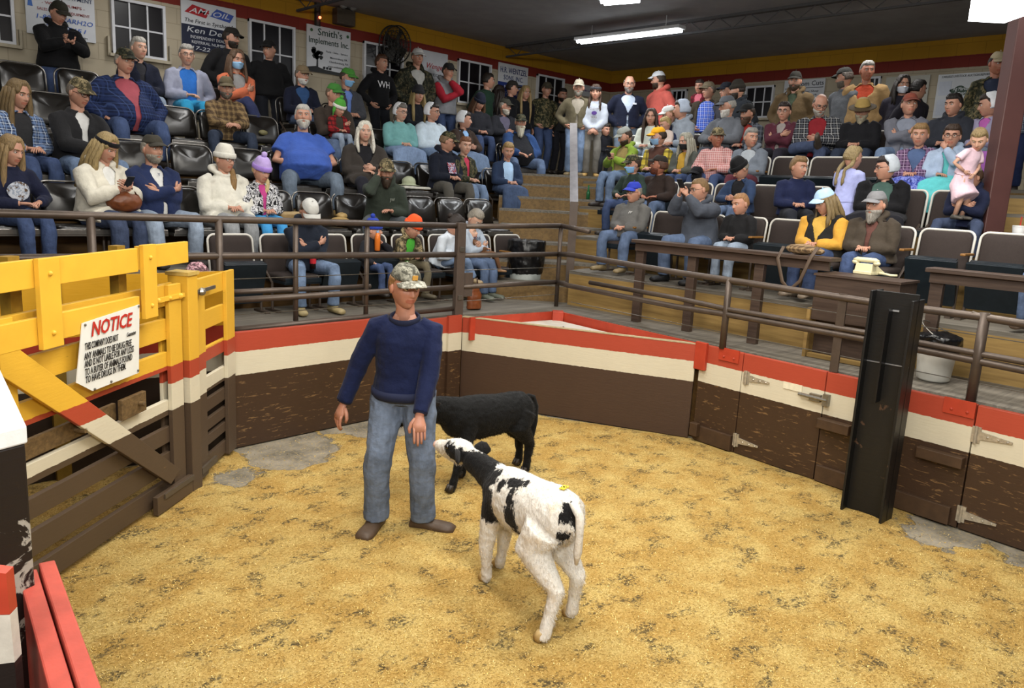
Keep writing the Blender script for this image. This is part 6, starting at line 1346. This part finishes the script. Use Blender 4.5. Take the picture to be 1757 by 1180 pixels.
def seat_rows():
    KN_ = {'auditorium_seat': 'black vinyl', 'theatre_seat': 'brown'}
    spec = []
    def grid_l(k, px, py, n0, n1, pitch): x0 = on_y(px, py, LBACK[k])[0]; return [x0+pitch*i for i in range(n0, n1)]
    spec.append(('L1', 'theatre_seat', grid_l(0, 399, 404, 0, 8, .555)))
    ex = {1: [(77, 300), (222, 320), (412, 330), (527, 328), (592, 333), (692, 337), (757, 340), (819, 343)], 2: [(76, 215), (222, 236), (330, 245), (425, 253), (455, 255), (690, 280), (727, 283)], 3: [(90, 159), (303, 181), (450, 198), (652, 187)], 4: [(36, 96), (136, 112)]}
    for k in range(1, 5):
        xs = [on_y(px, py, LBACK[k])[0] for px, py in ex[k]]
        for p in PEOPLE:
            if p['row'] == 'L%d' % (k+1) and p['s'] > .6 and not any(abs(p['base'][0]-x) < .25 for x in xs): xs.append(p['base'][0])
        xs.sort(); o = []
        for x in xs:
            if o and x-o[-1] < .52: x = o[-1]+.535
            o.append(x)
        spec.append(('L%d' % (k+1), 'auditorium_seat', o))
    for k, (px, py, n0, n1) in enumerate(((1117, 366, -2, 9), (1285, 321, -5, 7), (1322, 270, -7, 7), (1203, 232, -4, 10))):
        y0 = on_x(px, py, RBACK[k])[1]; spec.append(('R%d' % (k+1), 'theatre_seat', [y0-.515*(i+.5) for i in range(n0, n1) if REND[k]-.25 > y0-.515*(i+.5) > (1.2 if k == 0 else RLOW[k]+.22)]))
    for row, kind, cs in spec:
        ax, pl, fl, face = ROWS[row]; ppl = [p for p in PEOPLE if p['row'] == row and p['s'] > .6 and 'lap of' not in p['root']['label']]
        co = lambda p: p['base'][0] if ax == 'y' else -p['base'][1]
        cs = sorted(cs, key=lambda v: v if ax == 'y' else -v); key = lambda v: v if ax == 'y' else -v
        occ = {}
        for p in ppl:
            j = min(range(len(cs)), key=lambda i: abs(key(cs[i])-co(p))+(9 if i in occ else 0))
            if abs(key(cs[j])-co(p)) < .45: occ[j] = p
        for j, v in enumerate(cs):
            if j in occ: lab = '%s seat under the %s' % (KN_[kind], occ[j]['who'])
            else:
                L_ = [i for i in occ if i < j]; R_ = [i for i in occ if i > j]
                if L_ and (not R_ or j-max(L_) <= min(R_)-j): lab = 'empty %s seat, %s to the right of the %s' % (KN_[kind], ORD[min(j-max(L_)-1, 6)], occ[max(L_)]['who'])
                elif R_: lab = 'empty %s seat, %s to the left of the %s' % (KN_[kind], ORD[min(min(R_)-j-1, 6)], occ[min(R_)]['who'])
                else: lab = 'empty %s seat %d' % (KN_[kind], j)
            x, y = (v, pl-.0) if ax == 'y' else (pl, v)
            put_seat(kind, x, y, fl, face, lab, 'seats in the left stand' if row[0] == 'L' else 'seats in the right stand', j not in occ)
seat_rows()
# ------------------------------------------------------------ lamps, fan, boxes on the wall
M_TUBE = bpy.data.materials.new('lit_tube'); M_TUBE.use_nodes = True
_b = M_TUBE.node_tree.nodes['Principled BSDF']; _b.inputs['Emission Color'].default_value = (.93, .97, 1, 1); _b.inputs['Emission Strength'].default_value = 14
M_FIX = plain('#b9bcc0', .5, .05, nm='lamp_housing')
def strip_lamp(label, a, b, z, power=60):
    a = np.array([*a, z]); b = np.array([*b, z]); c = (a+b)/2; root = empty('strip_lamp', label, 'lamp', c)
    e = (b-a)/np.linalg.norm(b-a); sd = np.array([e[1], -e[0], 0])
    sub(root, 'housing', MB().bar(a, b, .20, .05), M_FIX, bevel=.005)
    for s_ in (-1, 1): sub(root, 'tube', MB().tube([a+e*.04+sd*s_*.055-np.array([0, 0, .045]), b-e*.04+sd*s_*.055-np.array([0, 0, .045])], .024, 10), M_TUBE, smooth=True)
    sub(root, 'hanger', MB().tube([a+e*.3+np.array([0, 0, .02]), a+e*.3+np.array([0, 0, CEIL-z])], .006, 5).tube([b-e*.3+np.array([0, 0, .02]), b-e*.3+np.array([0, 0, CEIL-z])], .006, 5), M_FIX)
    l = area('strip_lamp_light', tuple(c-np.array([0, 0, .09])), .2, float(np.linalg.norm(b-a)), power, (.95, .98, 1), (0, 0, math.atan2(e[1], e[0])-math.pi/2)); return root
p0, p1 = on_z(991, 68, 4.92), on_z(1171, 46, 4.92)
strip_lamp('fluorescent strip lamp shining under the ceiling above the far corner', p0[:2], p1[:2], 4.92, 45)
p0, p1 = on_z(1030, -1, 4.92), on_z(1100, -7, 4.92)
strip_lamp('second strip lamp only its lower edge showing at top of view', p0[:2], p1[:2], 4.92, 45)
hb0 = onD(1713, 14, 7.0)
hl = empty('hanging_lamp', 'bright white hanging lamp at top right beside the maroon column', 'lamp', tuple(hb0))
Rd = np.column_stack([_r, _f*np.array([1, 1, 0])/np.linalg.norm(_f[:2]), [0, 0, 1]])
sub(hl, 'diffuser', MB().box(hb0+np.array([0, 0, .05]), (.27, .27, .24), np.column_stack([[_r0[0], _r0[1], 0], [-_r0[1], _r0[0], 0], [0, 0, 1]])), M_TUBE); sub(hl, 'housing', MB().box(hb0+np.array([0, 0, .19]), (.3, .3, .04), np.column_stack([[_r0[0], _r0[1], 0], [-_r0[1], _r0[0], 0], [0, 0, 1]])), M_FIX); sub(hl, 'hanger', MB().tube([hb0+np.array([0, 0, .2]), np.array([hb0[0], hb0[1], CEIL])], .008, 6), M_FIX)
area('hanging_lamp_light', tuple(hb0-np.array([0, 0, .12])), .3, .8, 60)
fc = on_y(678, 76, 11.62); fan = empty('wall_fan', 'large dark round wire guarded fan on the back wall above teenager in black hoodie', 'fan', tuple(fc))
rad = .30; g_ = MB(); nf = np.array([0.1, -1, -.1]); nf /= np.linalg.norm(nf); xf_ = np.cross(nf, (0, 0, 1)); xf_ /= np.linalg.norm(xf_); zf_ = np.cross(xf_, nf)
for rr_ in (.08, .15, .22, .30):
    for off in (-.07, .07): g_.tube([fc+nf*off*(1.2-rr_/.30*.35)+rr_*(xf_*math.cos(a)+zf_*math.sin(a)) for a in np.arange(28)*2*math.pi/28], .006 if rr_ < .3 else .012, 5, closed=True)
for a in np.arange(24)*2*math.pi/24: g_.tube([fc+nf*.085, fc+nf*.06+rad*(xf_*math.cos(a)+zf_*math.sin(a)), fc-nf*.06+rad*(xf_*math.cos(a)+zf_*math.sin(a)), fc-nf*.085], .004, 4)
M_FAN = plain('#2a2926', .5, .15, nm='dark_fan_metal'); sub(fan, 'guard', g_, M_FAN); sub(fan, 'motor', MB().tube([fc-nf*.16, fc-nf*.03], [.07, .08], 14), M_FAN, smooth=True)
for a in np.arange(4)*math.pi/2+.4: d_ = xf_*math.cos(a)+zf_*math.sin(a); e_ = np.cross(nf, d_); sub(fan, 'blade', MB().prism([fc+d_*.05-e_*.03-nf*.02, fc+d_*.26-e_*.08-nf*.03, fc+d_*.27+e_*.06+nf*.02, fc+d_*.05+e_*.03+nf*.02], nf*.006), M_FAN)
sub(fan, 'bracket', MB().tube([fc-nf*.15, np.array([fc[0]+.02, LW, fc[2]-.05])], .03, 8), M_FAN)
bx = on_y(590, 30, LW-.1); eb = empty('exit_light', 'grey wall box with a small glowing red light near the ceiling', 'wall light', tuple(bx)); sub(eb, 'box', MB().box(bx, (.34, .16, .24)), plain('#4a4136', .6, nm='box_paint'), bevel=.01)
for s_ in (-.08, .1): sub(eb, 'lamp_head', MB().tube([bx+np.array([s_, -.05, .15]), bx+np.array([s_, -.14, .17])], [.05, .06], 12), plain('#7a7a78', .4, nm='lamp_head'), smooth=True)
M_REDL = bpy.data.materials.new('red_light'); M_REDL.use_nodes = True; _b = M_REDL.node_tree.nodes['Principled BSDF']; _b.inputs['Base Color'].default_value = (.6, .02, .01, 1); _b.inputs['Emission Color'].default_value = (1, .12, .05, 1); _b.inputs['Emission Strength'].default_value = 8
rl = on_y(549, 30, LW-.12); sub(eb, 'red_light', MB().ball(rl, .022, 10, 8), M_REDL, smooth=True); sub(eb, 'conduit', MB().tube([rl+np.array([0, .08, -.12]), rl+np.array([0, .08, .25])], .05, 8), plain('#2c2825', .6, nm='dark_box'))
# ------------------------------------------------------------ wall signs
def sign(label, x0, y0, x1, y1, wall, lines, bg='#c3c6cb', extra=None):
    if wall == 'L': A = on_y(x0, y1, LW-.03); B = on_y(x1, y0, LW-.03); ex = np.array([1., 0, 0]); w = B[0]-A[0]; nrm = np.array([0, -1., 0])
    else: A = on_x(x0, y1, RW-.03); B = on_x(x1, y0, RW-.03); ex = np.array([0, -1., 0]); w = A[1]-B[1]; nrm = np.array([-1., 0, 0])
    h = B[2]-A[2]; root = empty('wall_sign', label, 'sign', tuple(A)); root['group'] = 'signs on the back walls'; R = np.column_stack([ex, nrm, [0, 0, 1]])
    q = lambda u, v, o=0.0: ex*u*w+np.array([0, 0, v*h])+nrm*o
    MB().box(q(.5, .5), (w, .02, h), R).build('plate', plain(bg, .45, .06, 6, .05, nm='sign_board'), root)
    for k in lines:
        if k[0] == 'box': _, u0, u1, v0, v1, c = k; MB().box(q((u0+u1)/2, (v0+v1)/2, .012), ((u1-u0)*w, .005, (v1-v0)*h), R).build('panel', plain(c, .5, .05, nm='sign_field'), root)
        else:
            s_, u, v, hh, c, sx, sh = k; o = text('lettering', s_, plain(c, .5, .05, nm='sign_ink'), hh*h, Matrix.Identity(4), root, sh, 'CENTER', .001, .002*hh)
            ww = max(p.co.x for p in o.data.vertices)-min(p.co.x for p in o.data.vertices); o.data.transform(Matrix.Diagonal((sx*w/ww, 1, 1, 1))); o.data.transform(frame(q(u, v, .017), ex, (0, 0, 1)))
    if extra: extra(root, q, w, h, R, ex, nrm)
    return root
def drop(root, q, w, h, R, ex, nrm):
    m = MB().prism([q(.82+.15*math.cos(a), .93+.10*math.sin(a), .012) for a in np.arange(16)*2*math.pi/16], nrm*.004); m.build('red_badge', plain('#9c1f24', .5, nm='sign_red'), root)
    m = MB().prism([q(.06+.035*math.cos(a), .70+.06*math.sin(a), .012) for a in np.arange(10)*2*math.pi/10], nrm*.004).prism([q(.03, .48, .012), q(.10, .48, .012), q(.08, .68, .012), q(.05, .68, .012)], nrm*.004); m.build('blue_figure', plain('#3a66b0', .5, nm='sign_blue'), root)
sign('white water treatment sign with blue and red lettering behind man on phone', 46, -20, 160, 56, 'L', [('WELL DRILLING', .5, .93, .10, '#20305c', .8, 0), ('WATER TREATMENT', .56, .73, .10, '#23345e', .82, 0), ('- WELLS - PUMPS -', .54, .58, .07, '#8a2a2a', .62, 0), ('SALES - SERVICE - EQUIPMENT', .54, .46, .07, '#8a2a2a', .76, 0), ('1-800-WARH2O', .54, .32, .12, '#2a5ab0', .82, .2), ('233-7451', .56, .17, .10, '#2a5ab0', .6, .2), ('www.water.com', .62, .06, .06, '#22242c', .5, 0)], extra=drop)
def swoosh(root, q, w, h, R, ex, nrm):
    for j, (u0, c) in enumerate(((.06, '#a02028'), (.50, '#3a52a0'))): MB().prism([q(u0, .76, .012), q(u0+.38, .70, .012), q(u0+.46, .86, .012), q(u0+.14, .93, .012)], nrm*.003).build('logo', plain(c, .5, nm='sign_logo'), root)
sign('black and white sign with red and blue logo behind man in dark jacket', 312, 17, 404, 84, 'L', [('box', 0, 1, 0, .52, '#131a33'), ('The First in Synthetics', .5, .60, .11, '#20242c', .9, .2), ('Ken Deitz', .5, .42, .16, '#c3c6cb', .85, .2), ('INDEPENDENT DEALER', .5, .28, .085, '#c3c6cb', .7, 0), ('REFERRAL NUMBER', .5, .18, .085, '#c3c6cb', .66, 0), ('717-226-4410', .5, .06, .11, '#c3c6cb', .85, .2), ('AMSOIL', .5, .81, .15, '#c9ccd2', .74, .35)], extra=swoosh)
def tree(root, q, w, h, R, ex, nrm):
    m = MB(); rs = np.random.RandomState(2)
    m.prism([q(.21, .12, .012), q(.25, .12, .012), q(.245, .36, .012), q(.22, .36, .012)], nrm*.003)
    for k in range(14): u, v = .23+rs.uniform(-.12, .12), .42+rs.uniform(-.11, .12); m.prism([q(u+.045*math.cos(a)*(1+.3*math.sin(3*a)), v+.045*math.sin(a), .012) for a in np.arange(10)*2*math.pi/10], nrm*.003)
    m.prism([q(0, .0, .012), q(1, .0, .012), q(1, .05, .012), q(.4, .08, .012), q(.2, .13, .012), q(0, .09, .012)], nrm*.003)
    for u in (.36, .43, .5): m.prism([q(u, .09, .013), q(u+.05, .09, .013), q(u+.055, .15, .013), q(u, .14, .013)], nrm*.003)
    m.build('tree_drawing', plain('#15181a', .5, nm='sign_black'), root)
    for u in (.1, .93): MB().prism([q(u+.03*math.cos(a), .89+.035*math.sin(a), .012) for a in np.arange(12)*2*math.pi/12], nrm*.003).build('badge', plain('#2f5a34', .5, nm='sign_green'), root)
sign('white implements sign with black tree drawing left of the fan', 526, 56, 601, 121, 'L', [("Smith's", .52, .87, .21, '#16352a', .56, 0), ('Implements Inc.', .5, .68, .19, '#16352a', .92, 0), ('Parts - Sales - Service', .68, .48, .06, '#3a3e44', .5, 0), ('Mercersburg, PA', .72, .36, .06, '#3a3e44', .4, 0), ('Chambersburg, PA', .72, .27, .06, '#3a3e44', .44, 0), ('www.smithsimp.com', .70, .17, .06, '#22262c', .46, 0)], extra=tree)
sign('white sign with red script partly hidden by tall man in camouflage', 722, 94, 768, 152, 'L', [('Wenger', .5, .62, .2, '#a03034', .7, .3), ('FEEDS', .5, .4, .1, '#50545c', .5, 0)], '#b9bcc2')
sign('white and blue sign with blue serif letters behind young man in dark cap', 853, 117, 906, 164, 'L', [('box', 0, 1, 0, .44, '#24367a'), ('H.R. WENTZEL', .5, .80, .24, '#26346a', .9, 0), ('SONS, INC.', .5, .58, .2, '#26346a', .66, 0), ('FEED - GRAIN', .5, .30, .13, '#c9ccd8', .6, 0), ('717-789-3306', .5, .12, .13, '#c9ccd8', .7, 0)])
sign('small pale sign on the back wall near the room corner', 999, 148, 1016, 164, 'L', [('Farm Credit', .5, .5, .3, '#5a3a7a', .8, 0)])
sign('white framed custom cuts sign behind man in olive coat', 1343, 134, 1417, 176, 'R', [('box', .03, .97, .60, .63, '#3a3e48'), ('Custom Cuts', .55, .80, .3, '#2a2e38', .85, 0), ('Butcher Shop', .62, .45, .13, '#3a3e48', .5, 0), ('Beef - Pork', .62, .28, .12, '#3a3e48', .44, 0)])
def leafy(root, q, w, h, R, ex, nrm):
    m = MB().prism([q(.42+.17*math.cos(a)*(1+.12*math.sin(5*a)), .60+.11*math.sin(a)*(1+.15*math.cos(4*a)), .012) for a in np.arange(30)*2*math.pi/30], nrm*.003); m.build('green_patch', plain('#1c3a26', .5, nm='sign_green'), root)
    for u0, u1, v0, v1 in ((.04, .26, .52, .84), (.04, .24, .06, .42), (.72, .95, .50, .86), (.30, .52, .08, .42), (.56, .78, .06, .40), (.80, .96, .08, .4)): MB().box(q((u0+u1)/2, (v0+v1)/2, .013), ((u1-u0)*w, .004, (v1-v0)*h), R).build('paper', plain('#c4cbd8', .6, .05, nm='paper'), root)
sign('large white notice board with papers and green market news emblem', 1600, 122, 1710, 203, 'R', [('CARLISLE LIVESTOCK AUCTION REPORTS', .5, .94, .07, '#20242c', .86, 0), ('Ag Market', .44, .65, .12, '#dfe3e6', .28, .1), ('NEWS', .44, .53, .12, '#dfe3e6', .2, 0)], '#c9cdd2', leafy)
sign('blank pale panel on right wall behind the masked woman', 1513, 128, 1597, 196, 'R', [], '#a9a89e')
# ------------------------------------------------------------ small things people have with them
def who(w): return next(p for p in PEOPLE if p['who'] == w)
def hand_at(p, side): return wpos(p, p['WR'][side]+(p['WR'][side]-p['EL'][side])/np.linalg.norm(p['WR'][side]-p['EL'][side])*.10)
M_PHONE = plain('#0c0d10', .15, .05, 9, 0, spec=.7, nm='phone_glass'); M_PCASE = plain('#1b1c20', .5, .1, 30, nm='phone_case')
def phone(p, label, mid=True, up=.02, fw=.02):
    a = (hand_at(p, 1)+hand_at(p, -1))/2 if mid else hand_at(p, 1)
    fwd = p['Rz'] @ np.array([0, 1., 0]); a = a+fwd*fw+np.array([0, 0, up]); r = empty('smartphone', label, 'phone', tuple(a))
    n = -fwd*.8+np.array([0, 0, .6]); n /= np.linalg.norm(n); x = np.cross(n, (0, 0, 1)); x /= np.linalg.norm(x); R = np.column_stack([x, n, np.cross(x, n)])
    MB().box((0, 0, 0), (.075, .010, .15), R).build('case', M_PCASE, r, bevel=.003); MB().box(n*.006, (.066, .003, .135), R).build('screen', M_PHONE, r)
phone(who('woman in cream coat with phone'), 'smartphone held by woman in cream coat'); phone(who('young man taking a photo'), 'smartphone held up to the face of young man in grey sweatshirt', up=.04)
phone(who('young man in lime green jacket'), 'smartphone held by young man in lime green jacket'); phone(who('man in black jacket with phone'), 'smartphone held by standing man in black jacket')
phone(who('woman with pink hood'), 'smartphone in the lap of woman with pink hood', up=.05)
# orange bottle
a = hand_at(who('child in blue beanie'), -1); r = empty('juice_bottle', 'orange drink bottle held by the child in blue beanie', 'bottle', tuple(a))
MB().tube([(0, 0, -.13), (0, 0, -.125), (0, 0, .0), (0, 0, .04), (0, 0, .07)], [.026, .032, .033, .028, .014], 14).build('bottle', plain('#d8742a', .25, .08, 9, 0, nm='orange_juice'), r, smooth=True); MB().tube([(0, 0, .07), (0, 0, .095)], .016, 12).build('cap', plain('#8aa4c8', .4, nm='bottle_cap'), r)
m1 = who('man in grey and white cap'); a = wpos(m1, (-.02, .22, .12)); r = empty('cola_bottle', 'cola bottle with red label between the knees of man with folded arms', 'bottle', tuple(a))
MB().tube([(0, 0, -.06), (0, 0, .08), (0, 0, .11), (0, 0, .15)], [.03, .031, .026, .012], 12).build('bottle', plain('#2a1510', .2, nm='cola'), r, smooth=True); MB().tube([(0, 0, -.01), (0, 0, .07)], .0325, 12).build('label', plain('#b0202a', .4, nm='red_label'), r); MB().tube([(0, 0, .15), (0, 0, .175)], .014, 10).build('cap', M_WHITE, r)
# bags
def soft(mb, nm, mat, par, vox=.012, wr=.02): o = mb.build(nm, mat, par, smooth=True); remesh(o, vox, 3, wr, .07); return o
p_ = who('woman in cream coat with phone'); a = wpos(p_, (-.03, .30, .22)); r = empty('handbag', 'brown leather handbag on the lap of woman in cream coat', 'bag', tuple(a))
soft(MB().ball((0, 0, 0), (.17, .09, .10), 16, 10).ball((.02, 0, .05), (.12, .06, .06), 12, 8), 'body', plain('#6a3a1e', .4, .25, 20, .2, nm='brown_leather'), r); MB().tube([(-.12, -.02, .05), (-.06, -.05, .14), (.05, -.05, .14), (.12, -.02, .05)], .010, 7).build('strap', plain('#4a2a16', .5, nm='dark_leather'), r, smooth=True)
a = on_z(813, 531, DECK); r = empty('handbag', 'tall brown leather handbag on the deck behind the steel post', 'bag', tuple(a))
soft(MB().tube([(0, 0, .01), (0, 0, .16), (0, 0, .28)], [(.10, .07), (.10, .06), (.05, .03)], 14, (1, 0, 0)), 'body', plain('#7a4222', .35, .3, 20, .2, nm='tan_leather'), r); MB().tube([(-.04, 0, .26), (-.03, 0, .36), (.03, 0, .36), (.04, 0, .26)], .009, 7).build('strap', plain('#3a2214', .5, nm='dark_leather'), r, smooth=True)
a = on_z(338, 452, DECK)+np.array([0, 0, 0]); a = on_y(338, 455, 7.25); a[2] = DECK; r = empty('backpack', 'pink camouflage backpack leaning left of the front row seats', 'bag', tuple(a))
soft(MB().tube([(0, 0, .02), (0, .02, .25), (.02, .05, .45), (.02, .08, .54)], [(.15, .11), (.16, .12), (.13, .10), (.06, .05)], 16, (1, 0, 0)).ball((0, -.11, .16), (.11, .05, .12), 12, 8), 'body', camo('#b0828c', '#5a4448', '#d8b8bc', 20), r); MB().tube([(.05, -.06, .45), (.12, -.12, .3), (.11, -.10, .12)], .016, 7).build('strap', plain('#1e1a1c', .7, nm='strap_web'), r, smooth=True)
a = on_y(903, 437, 7.3); r = empty('rubbish_bin', 'bin covered by black plastic bag at the end of front row by stairs', 'bin', (a[0], a[1], DECK))
soft(MB().tube([(0, 0, .30), (0, 0, .42), (0, 0, .62), (0, 0, .74)], [.22, .24, .255, .25], 20), 'bag', plain('#101012', .3, .3, 14, .6, nm='black_plastic'), r, .016, .035); MB().tube([(0, 0, .0), (0, 0, .42)], [.19, .22], 20).build('drum', plain('#8a8f8c', .5, .2, 10, nm='pale_drum'), r, smooth=True)
# bucket on the deck
a = on_z(1600, 652, DECK); r = empty('bucket', 'white bucket lined with black plastic bag on the deck by steel column', 'bucket', tuple(a))
MB().tube([(0, 0, .005), (0, 0, .02), (0, 0, .24), (0, 0, .26)], [.115, .125, .145, .15], 24).build('pail', plain('#c9c8c0', .4, .08, 12, nm='white_plastic'), r, smooth=True)
soft(MB().tube([(0, 0, .22), (0, 0, .28), (0, 0, .37), (0, 0, .40), (0, 0, .37), (0, 0, .30)], [.15, .165, .185, .17, .13, .10], 24), 'bin_bag', plain('#0e0e10', .28, .3, 14, .6, nm='black_plastic'), r, .012, .03)
MB().tube([(.15*math.cos(a_), .16*math.sin(a_)-.02, .38+.10*math.sin(a_ if a_ < math.pi else 0)+.0) for a_ in np.linspace(0, math.pi, 12)], .004, 5).build('handle', M_ZINC, r)
# telephone on the desk
a = on_z(1490, 470, 1.742); r = empty('telephone', 'cream push button telephone on the brown desk top', 'telephone', tuple(a), math.radians(80))
M_CREAM = plain('#d8cfa8', .4, .04, nm='cream_plastic')
MB().prism([(-.09, -.11, .0), (.09, -.11, 0), (.09, .11, 0), (-.09, .11, 0)], (0, 0, .03)).add([(-.085, -.10, .03), (.085, -.10, .03), (.085, .10, .03), (-.085, .10, .03), (-.08, .0, .085), (.08, .0, .085), (.08, .09, .10), (-.08, .09, .10)], [(0, 1, 5, 4), (4, 5, 6, 7), (7, 6, 2, 3), (0, 4, 7, 3), (1, 2, 6, 5)]).build('body', M_CREAM, r, bevel=.006)
MB().tube([(-.11, .06, .115), (-.09, .06, .13), (.09, .06, .13), (.11, .06, .115)], [.026, .022, .022, .026], 12).ball((-.105, .06, .105), (.032, .03, .022), 12, 8).ball((.105, .06, .105), (.032, .03, .022), 12, 8).build('handset', M_CREAM, r, smooth=True)
MB().box((0, -.05, .063), (.09, .07, .006), np.array(Matrix.Rotation(math.radians(29), 3, 'X'))).build('keypad', plain('#8f8a72', .5, nm='keypad'), r)
MB().tube([(-.10, .0, .02), (-.15, -.04, .012), (-.2, -.02, .01), (-.24, -.06, .01)], .012, 8).build('cord', M_CREAM, r, smooth=True)
# paper cup with straw
xs_ = min(np.arange(8.2, 10.6, .05), key=lambda v: abs(on_x(1745, 416, v)[2]-(1.78 if v < 8.5 else 1.97 if v < 8.9 else 2.17 if v < 9.3 else 2.36 if v < 9.6 else 2.56)-.005)); a = on_x(1745, 416, xs_); r = empty('paper_cup', 'white paper cup with red band and red straw at right edge', 'cup', (a[0], a[1], a[2]))
MB().tube([(0, 0, 0), (0, 0, .155)], [.045, .062], 20).build('cup', plain('#d8d8d8', .5, .03, nm='cup_paper'), r, smooth=True); MB().tube([(0, 0, .015), (0, 0, .03)], [.0475, .049], 20).build('red_band', plain('#b02028', .5, nm='cup_red'), r); MB().tube([(0, 0, .155), (0, 0, .165)], [.064, .06], 20).build('lid', plain('#e4e4e2', .4, nm='cup_lid'), r); MB().tube([(.01, 0, .16), (.015, 0, .25)], .006, 8).build('straw', plain('#c0302a', .4, nm='straw_red'), r)
# handbag with plaid top on the counter
u, z = LC.px(1375, 440); a = LC.p(u, 1.885, .0); r = empty('shoulder_bag', 'plaid shoulder bag with brown strap hanging from the counter', 'bag', tuple(a))
soft(MB().ball((0, 0, .045), (.07, .17, .05), 14, 8).ball((.0, -.14, .04), (.05, .08, .035), 10, 6), 'body', plaid('#7a6248', '#3f3328', '#a08a68', 30), r, .01, .01); MB().tube([(-.05, .16, .06), (-.12, .17, -.05), (-.12, .10, -.26), (-.12, .02, -.33), (-.12, -.07, -.24), (-.11, -.14, -.02), (-.05, -.17, .08)], [(.018, .006)]*7, 8, (0, 1, 0)).build('strap', plain('#4a3a2c', .6, nm='strap_web'), r, smooth=True)
# things on the empty seats
def on_seat(k, px, py): a = on_y(px, py, LBACK[k]-.14); return np.array([a[0], LBACK[k]-.12, LFLOOR[k]+.405])
a = on_seat(1, 505, 375); o = soft(MB().box((0, .0, .03), (.42, .40, .05)).box((.02, .10, .09), (.30, .06, .12), np.array(Matrix.Rotation(.5, 3, 'X'))), 'cushion', plain('#9c8660', .85, .12, 30, .3, nm='tan_cloth'), None, .014, .01); o.location = a; tag(o, 'tan padded seat cushion on the seat beside girl in purple beanie', 'cushion')
a = on_seat(1, 586, 380); o = soft(MB().ball((0, 0, .05), (.12, .14, .06), 14, 8).ball((0, -.12, .02), (.09, .07, .015), 12, 6), 'cloth_cap', plain('#a08450', .85, .12, 30, .3, nm='tan_cap_cloth'), None, .012, .01); o.location = a; tag(o, 'tan cloth cap lying on seat in front of big man in blue T-shirt', 'cap')
a = on_seat(2, 703, 318); r = empty('seat_pad', 'white seat pad carrying a pale green hat between two men', 'cushion', tuple(a)); soft(MB().box((0, 0, .025), (.46, .44, .035)), 'pad', plain('#c2c0b4', .8, .1, 20, .2, nm='white_pad'), r, .012, .01)
o = soft(MB().ball((0, 0, .06), (.10, .11, .08), 14, 8).tube([(0, 0, .01), (0, 0, .02)], [.17, .16], 18), 'bucket_hat', plain('#a8ae92', .85, .1, 30, .3, nm='pale_green_cloth'), None, .011, .012); o.location = a+np.array([0, 0, .045]); tag(o, 'pale green cloth hat resting on the white seat pad', 'hat')
a = on_x(1660, 250, RBACK[2]); o = soft(MB().box((0, 0, -.09), (.05, .56, .26)).box((-.02, 0, -.10), (.03, .52, .22)), 'draped_cloth', plain('#9a5aa8', .85, .1, 40, .3, nm='purple_cloth'), None, .014, .012); o.location = (RBACK[2]-.06, a[1], RFLOOR[2]+.80); tag(o, 'bright purple cloth hung over the seat back below lavender jacket', 'cloth')
dg_ = bpy.context.evaluated_depsgraph_get(); d_ = ray(1009, 345); hit_ = SC.ray_cast(dg_, Vector(CAMP), Vector(d_/np.linalg.norm(d_))); a = np.array(hit_[1])+np.array([.05, .05, .05]); r = empty('glass_bottle', 'green glass bottle standing on the step beside man in dark green jacket', 'bottle', (a[0], a[1], a[2]-.05)); MB().tube([(0, 0, 0), (0, 0, .13), (0, 0, .17), (0, 0, .24)], [.03, .03, .014, .012], 12).build('bottle', plain('#1f5a34', .15, nm='green_glass'), r, smooth=True)
p_ = who('man in pink plaid shirt'); a = wpos(p_, (.10, .40, .13)); r = empty('black_cap', 'black cap resting on the knee of man in pink plaid shirt', 'cap', tuple(a), p_['rz']); q, br = cap_mb('cap'); q.xf(np.eye(3), (0, 0, -.03)); br.xf(np.eye(3), (0, 0, -.03)); q.build('crown', cloth('#15151a'), r, smooth=True); br.build('visor', cloth('#15151a'), r, smooth=True)
# prints on clothing
chest_print(whm, 'WH', plain('#d8d8dc', .7, .05, nm='white_print'), .15, .30, sx=.9)
M_FLAG = camo('#b8bcc8', '#8a2a34', '#3a4a80', 30)
patch_print(who('man in hoodie with flag print'), M_FLAG, .15, .15, .27); patch_print(who('girl in picture sweatshirt'), camo('#8f98a6', '#b8bcc4', '#5c4a3a', 24), .24, .19, .25, shape=1)
patch_print(girl, plain('#4a2f78', .7, nm='purple_print'), .10, .07, .27, shape=1); chest_print(girl, 'CLOVER', plain('#6a5a48', .7, nm='faded_print'), .05, .345); chest_print(girl, 'TRAIL', plain('#6a5a48', .7, nm='faded_print'), .05, .19)
patch_print(who('woman in long denim skirt'), plain('#a8c6e6', .7, nm='tee'), .0011, .001, .2)
chest_print(who('man in blue cap'), 'FF', plain('#c9c9c6', .7, nm='white_print'), .06, .33, -.07); patch_print(who('bald man in navy jacket'), plain('#c9ccd4', .7, nm='white_print'), .07, .03, .33, -.10, 'name_patch')
chest_print(who('bearded man in green hoodie'), 'JW', plain('#8f948a', .7, nm='grey_print'), .05, .32, -.08); chest_print(who('man in navy pullover'), 'Y', plain('#22305a', .7, nm='navy_print'), .04, .40, 0)
chest_print(who('grey haired woman holding baby'), 'PENN', plain('#2c3a5a', .7, nm='navy_print'), .07, .36)
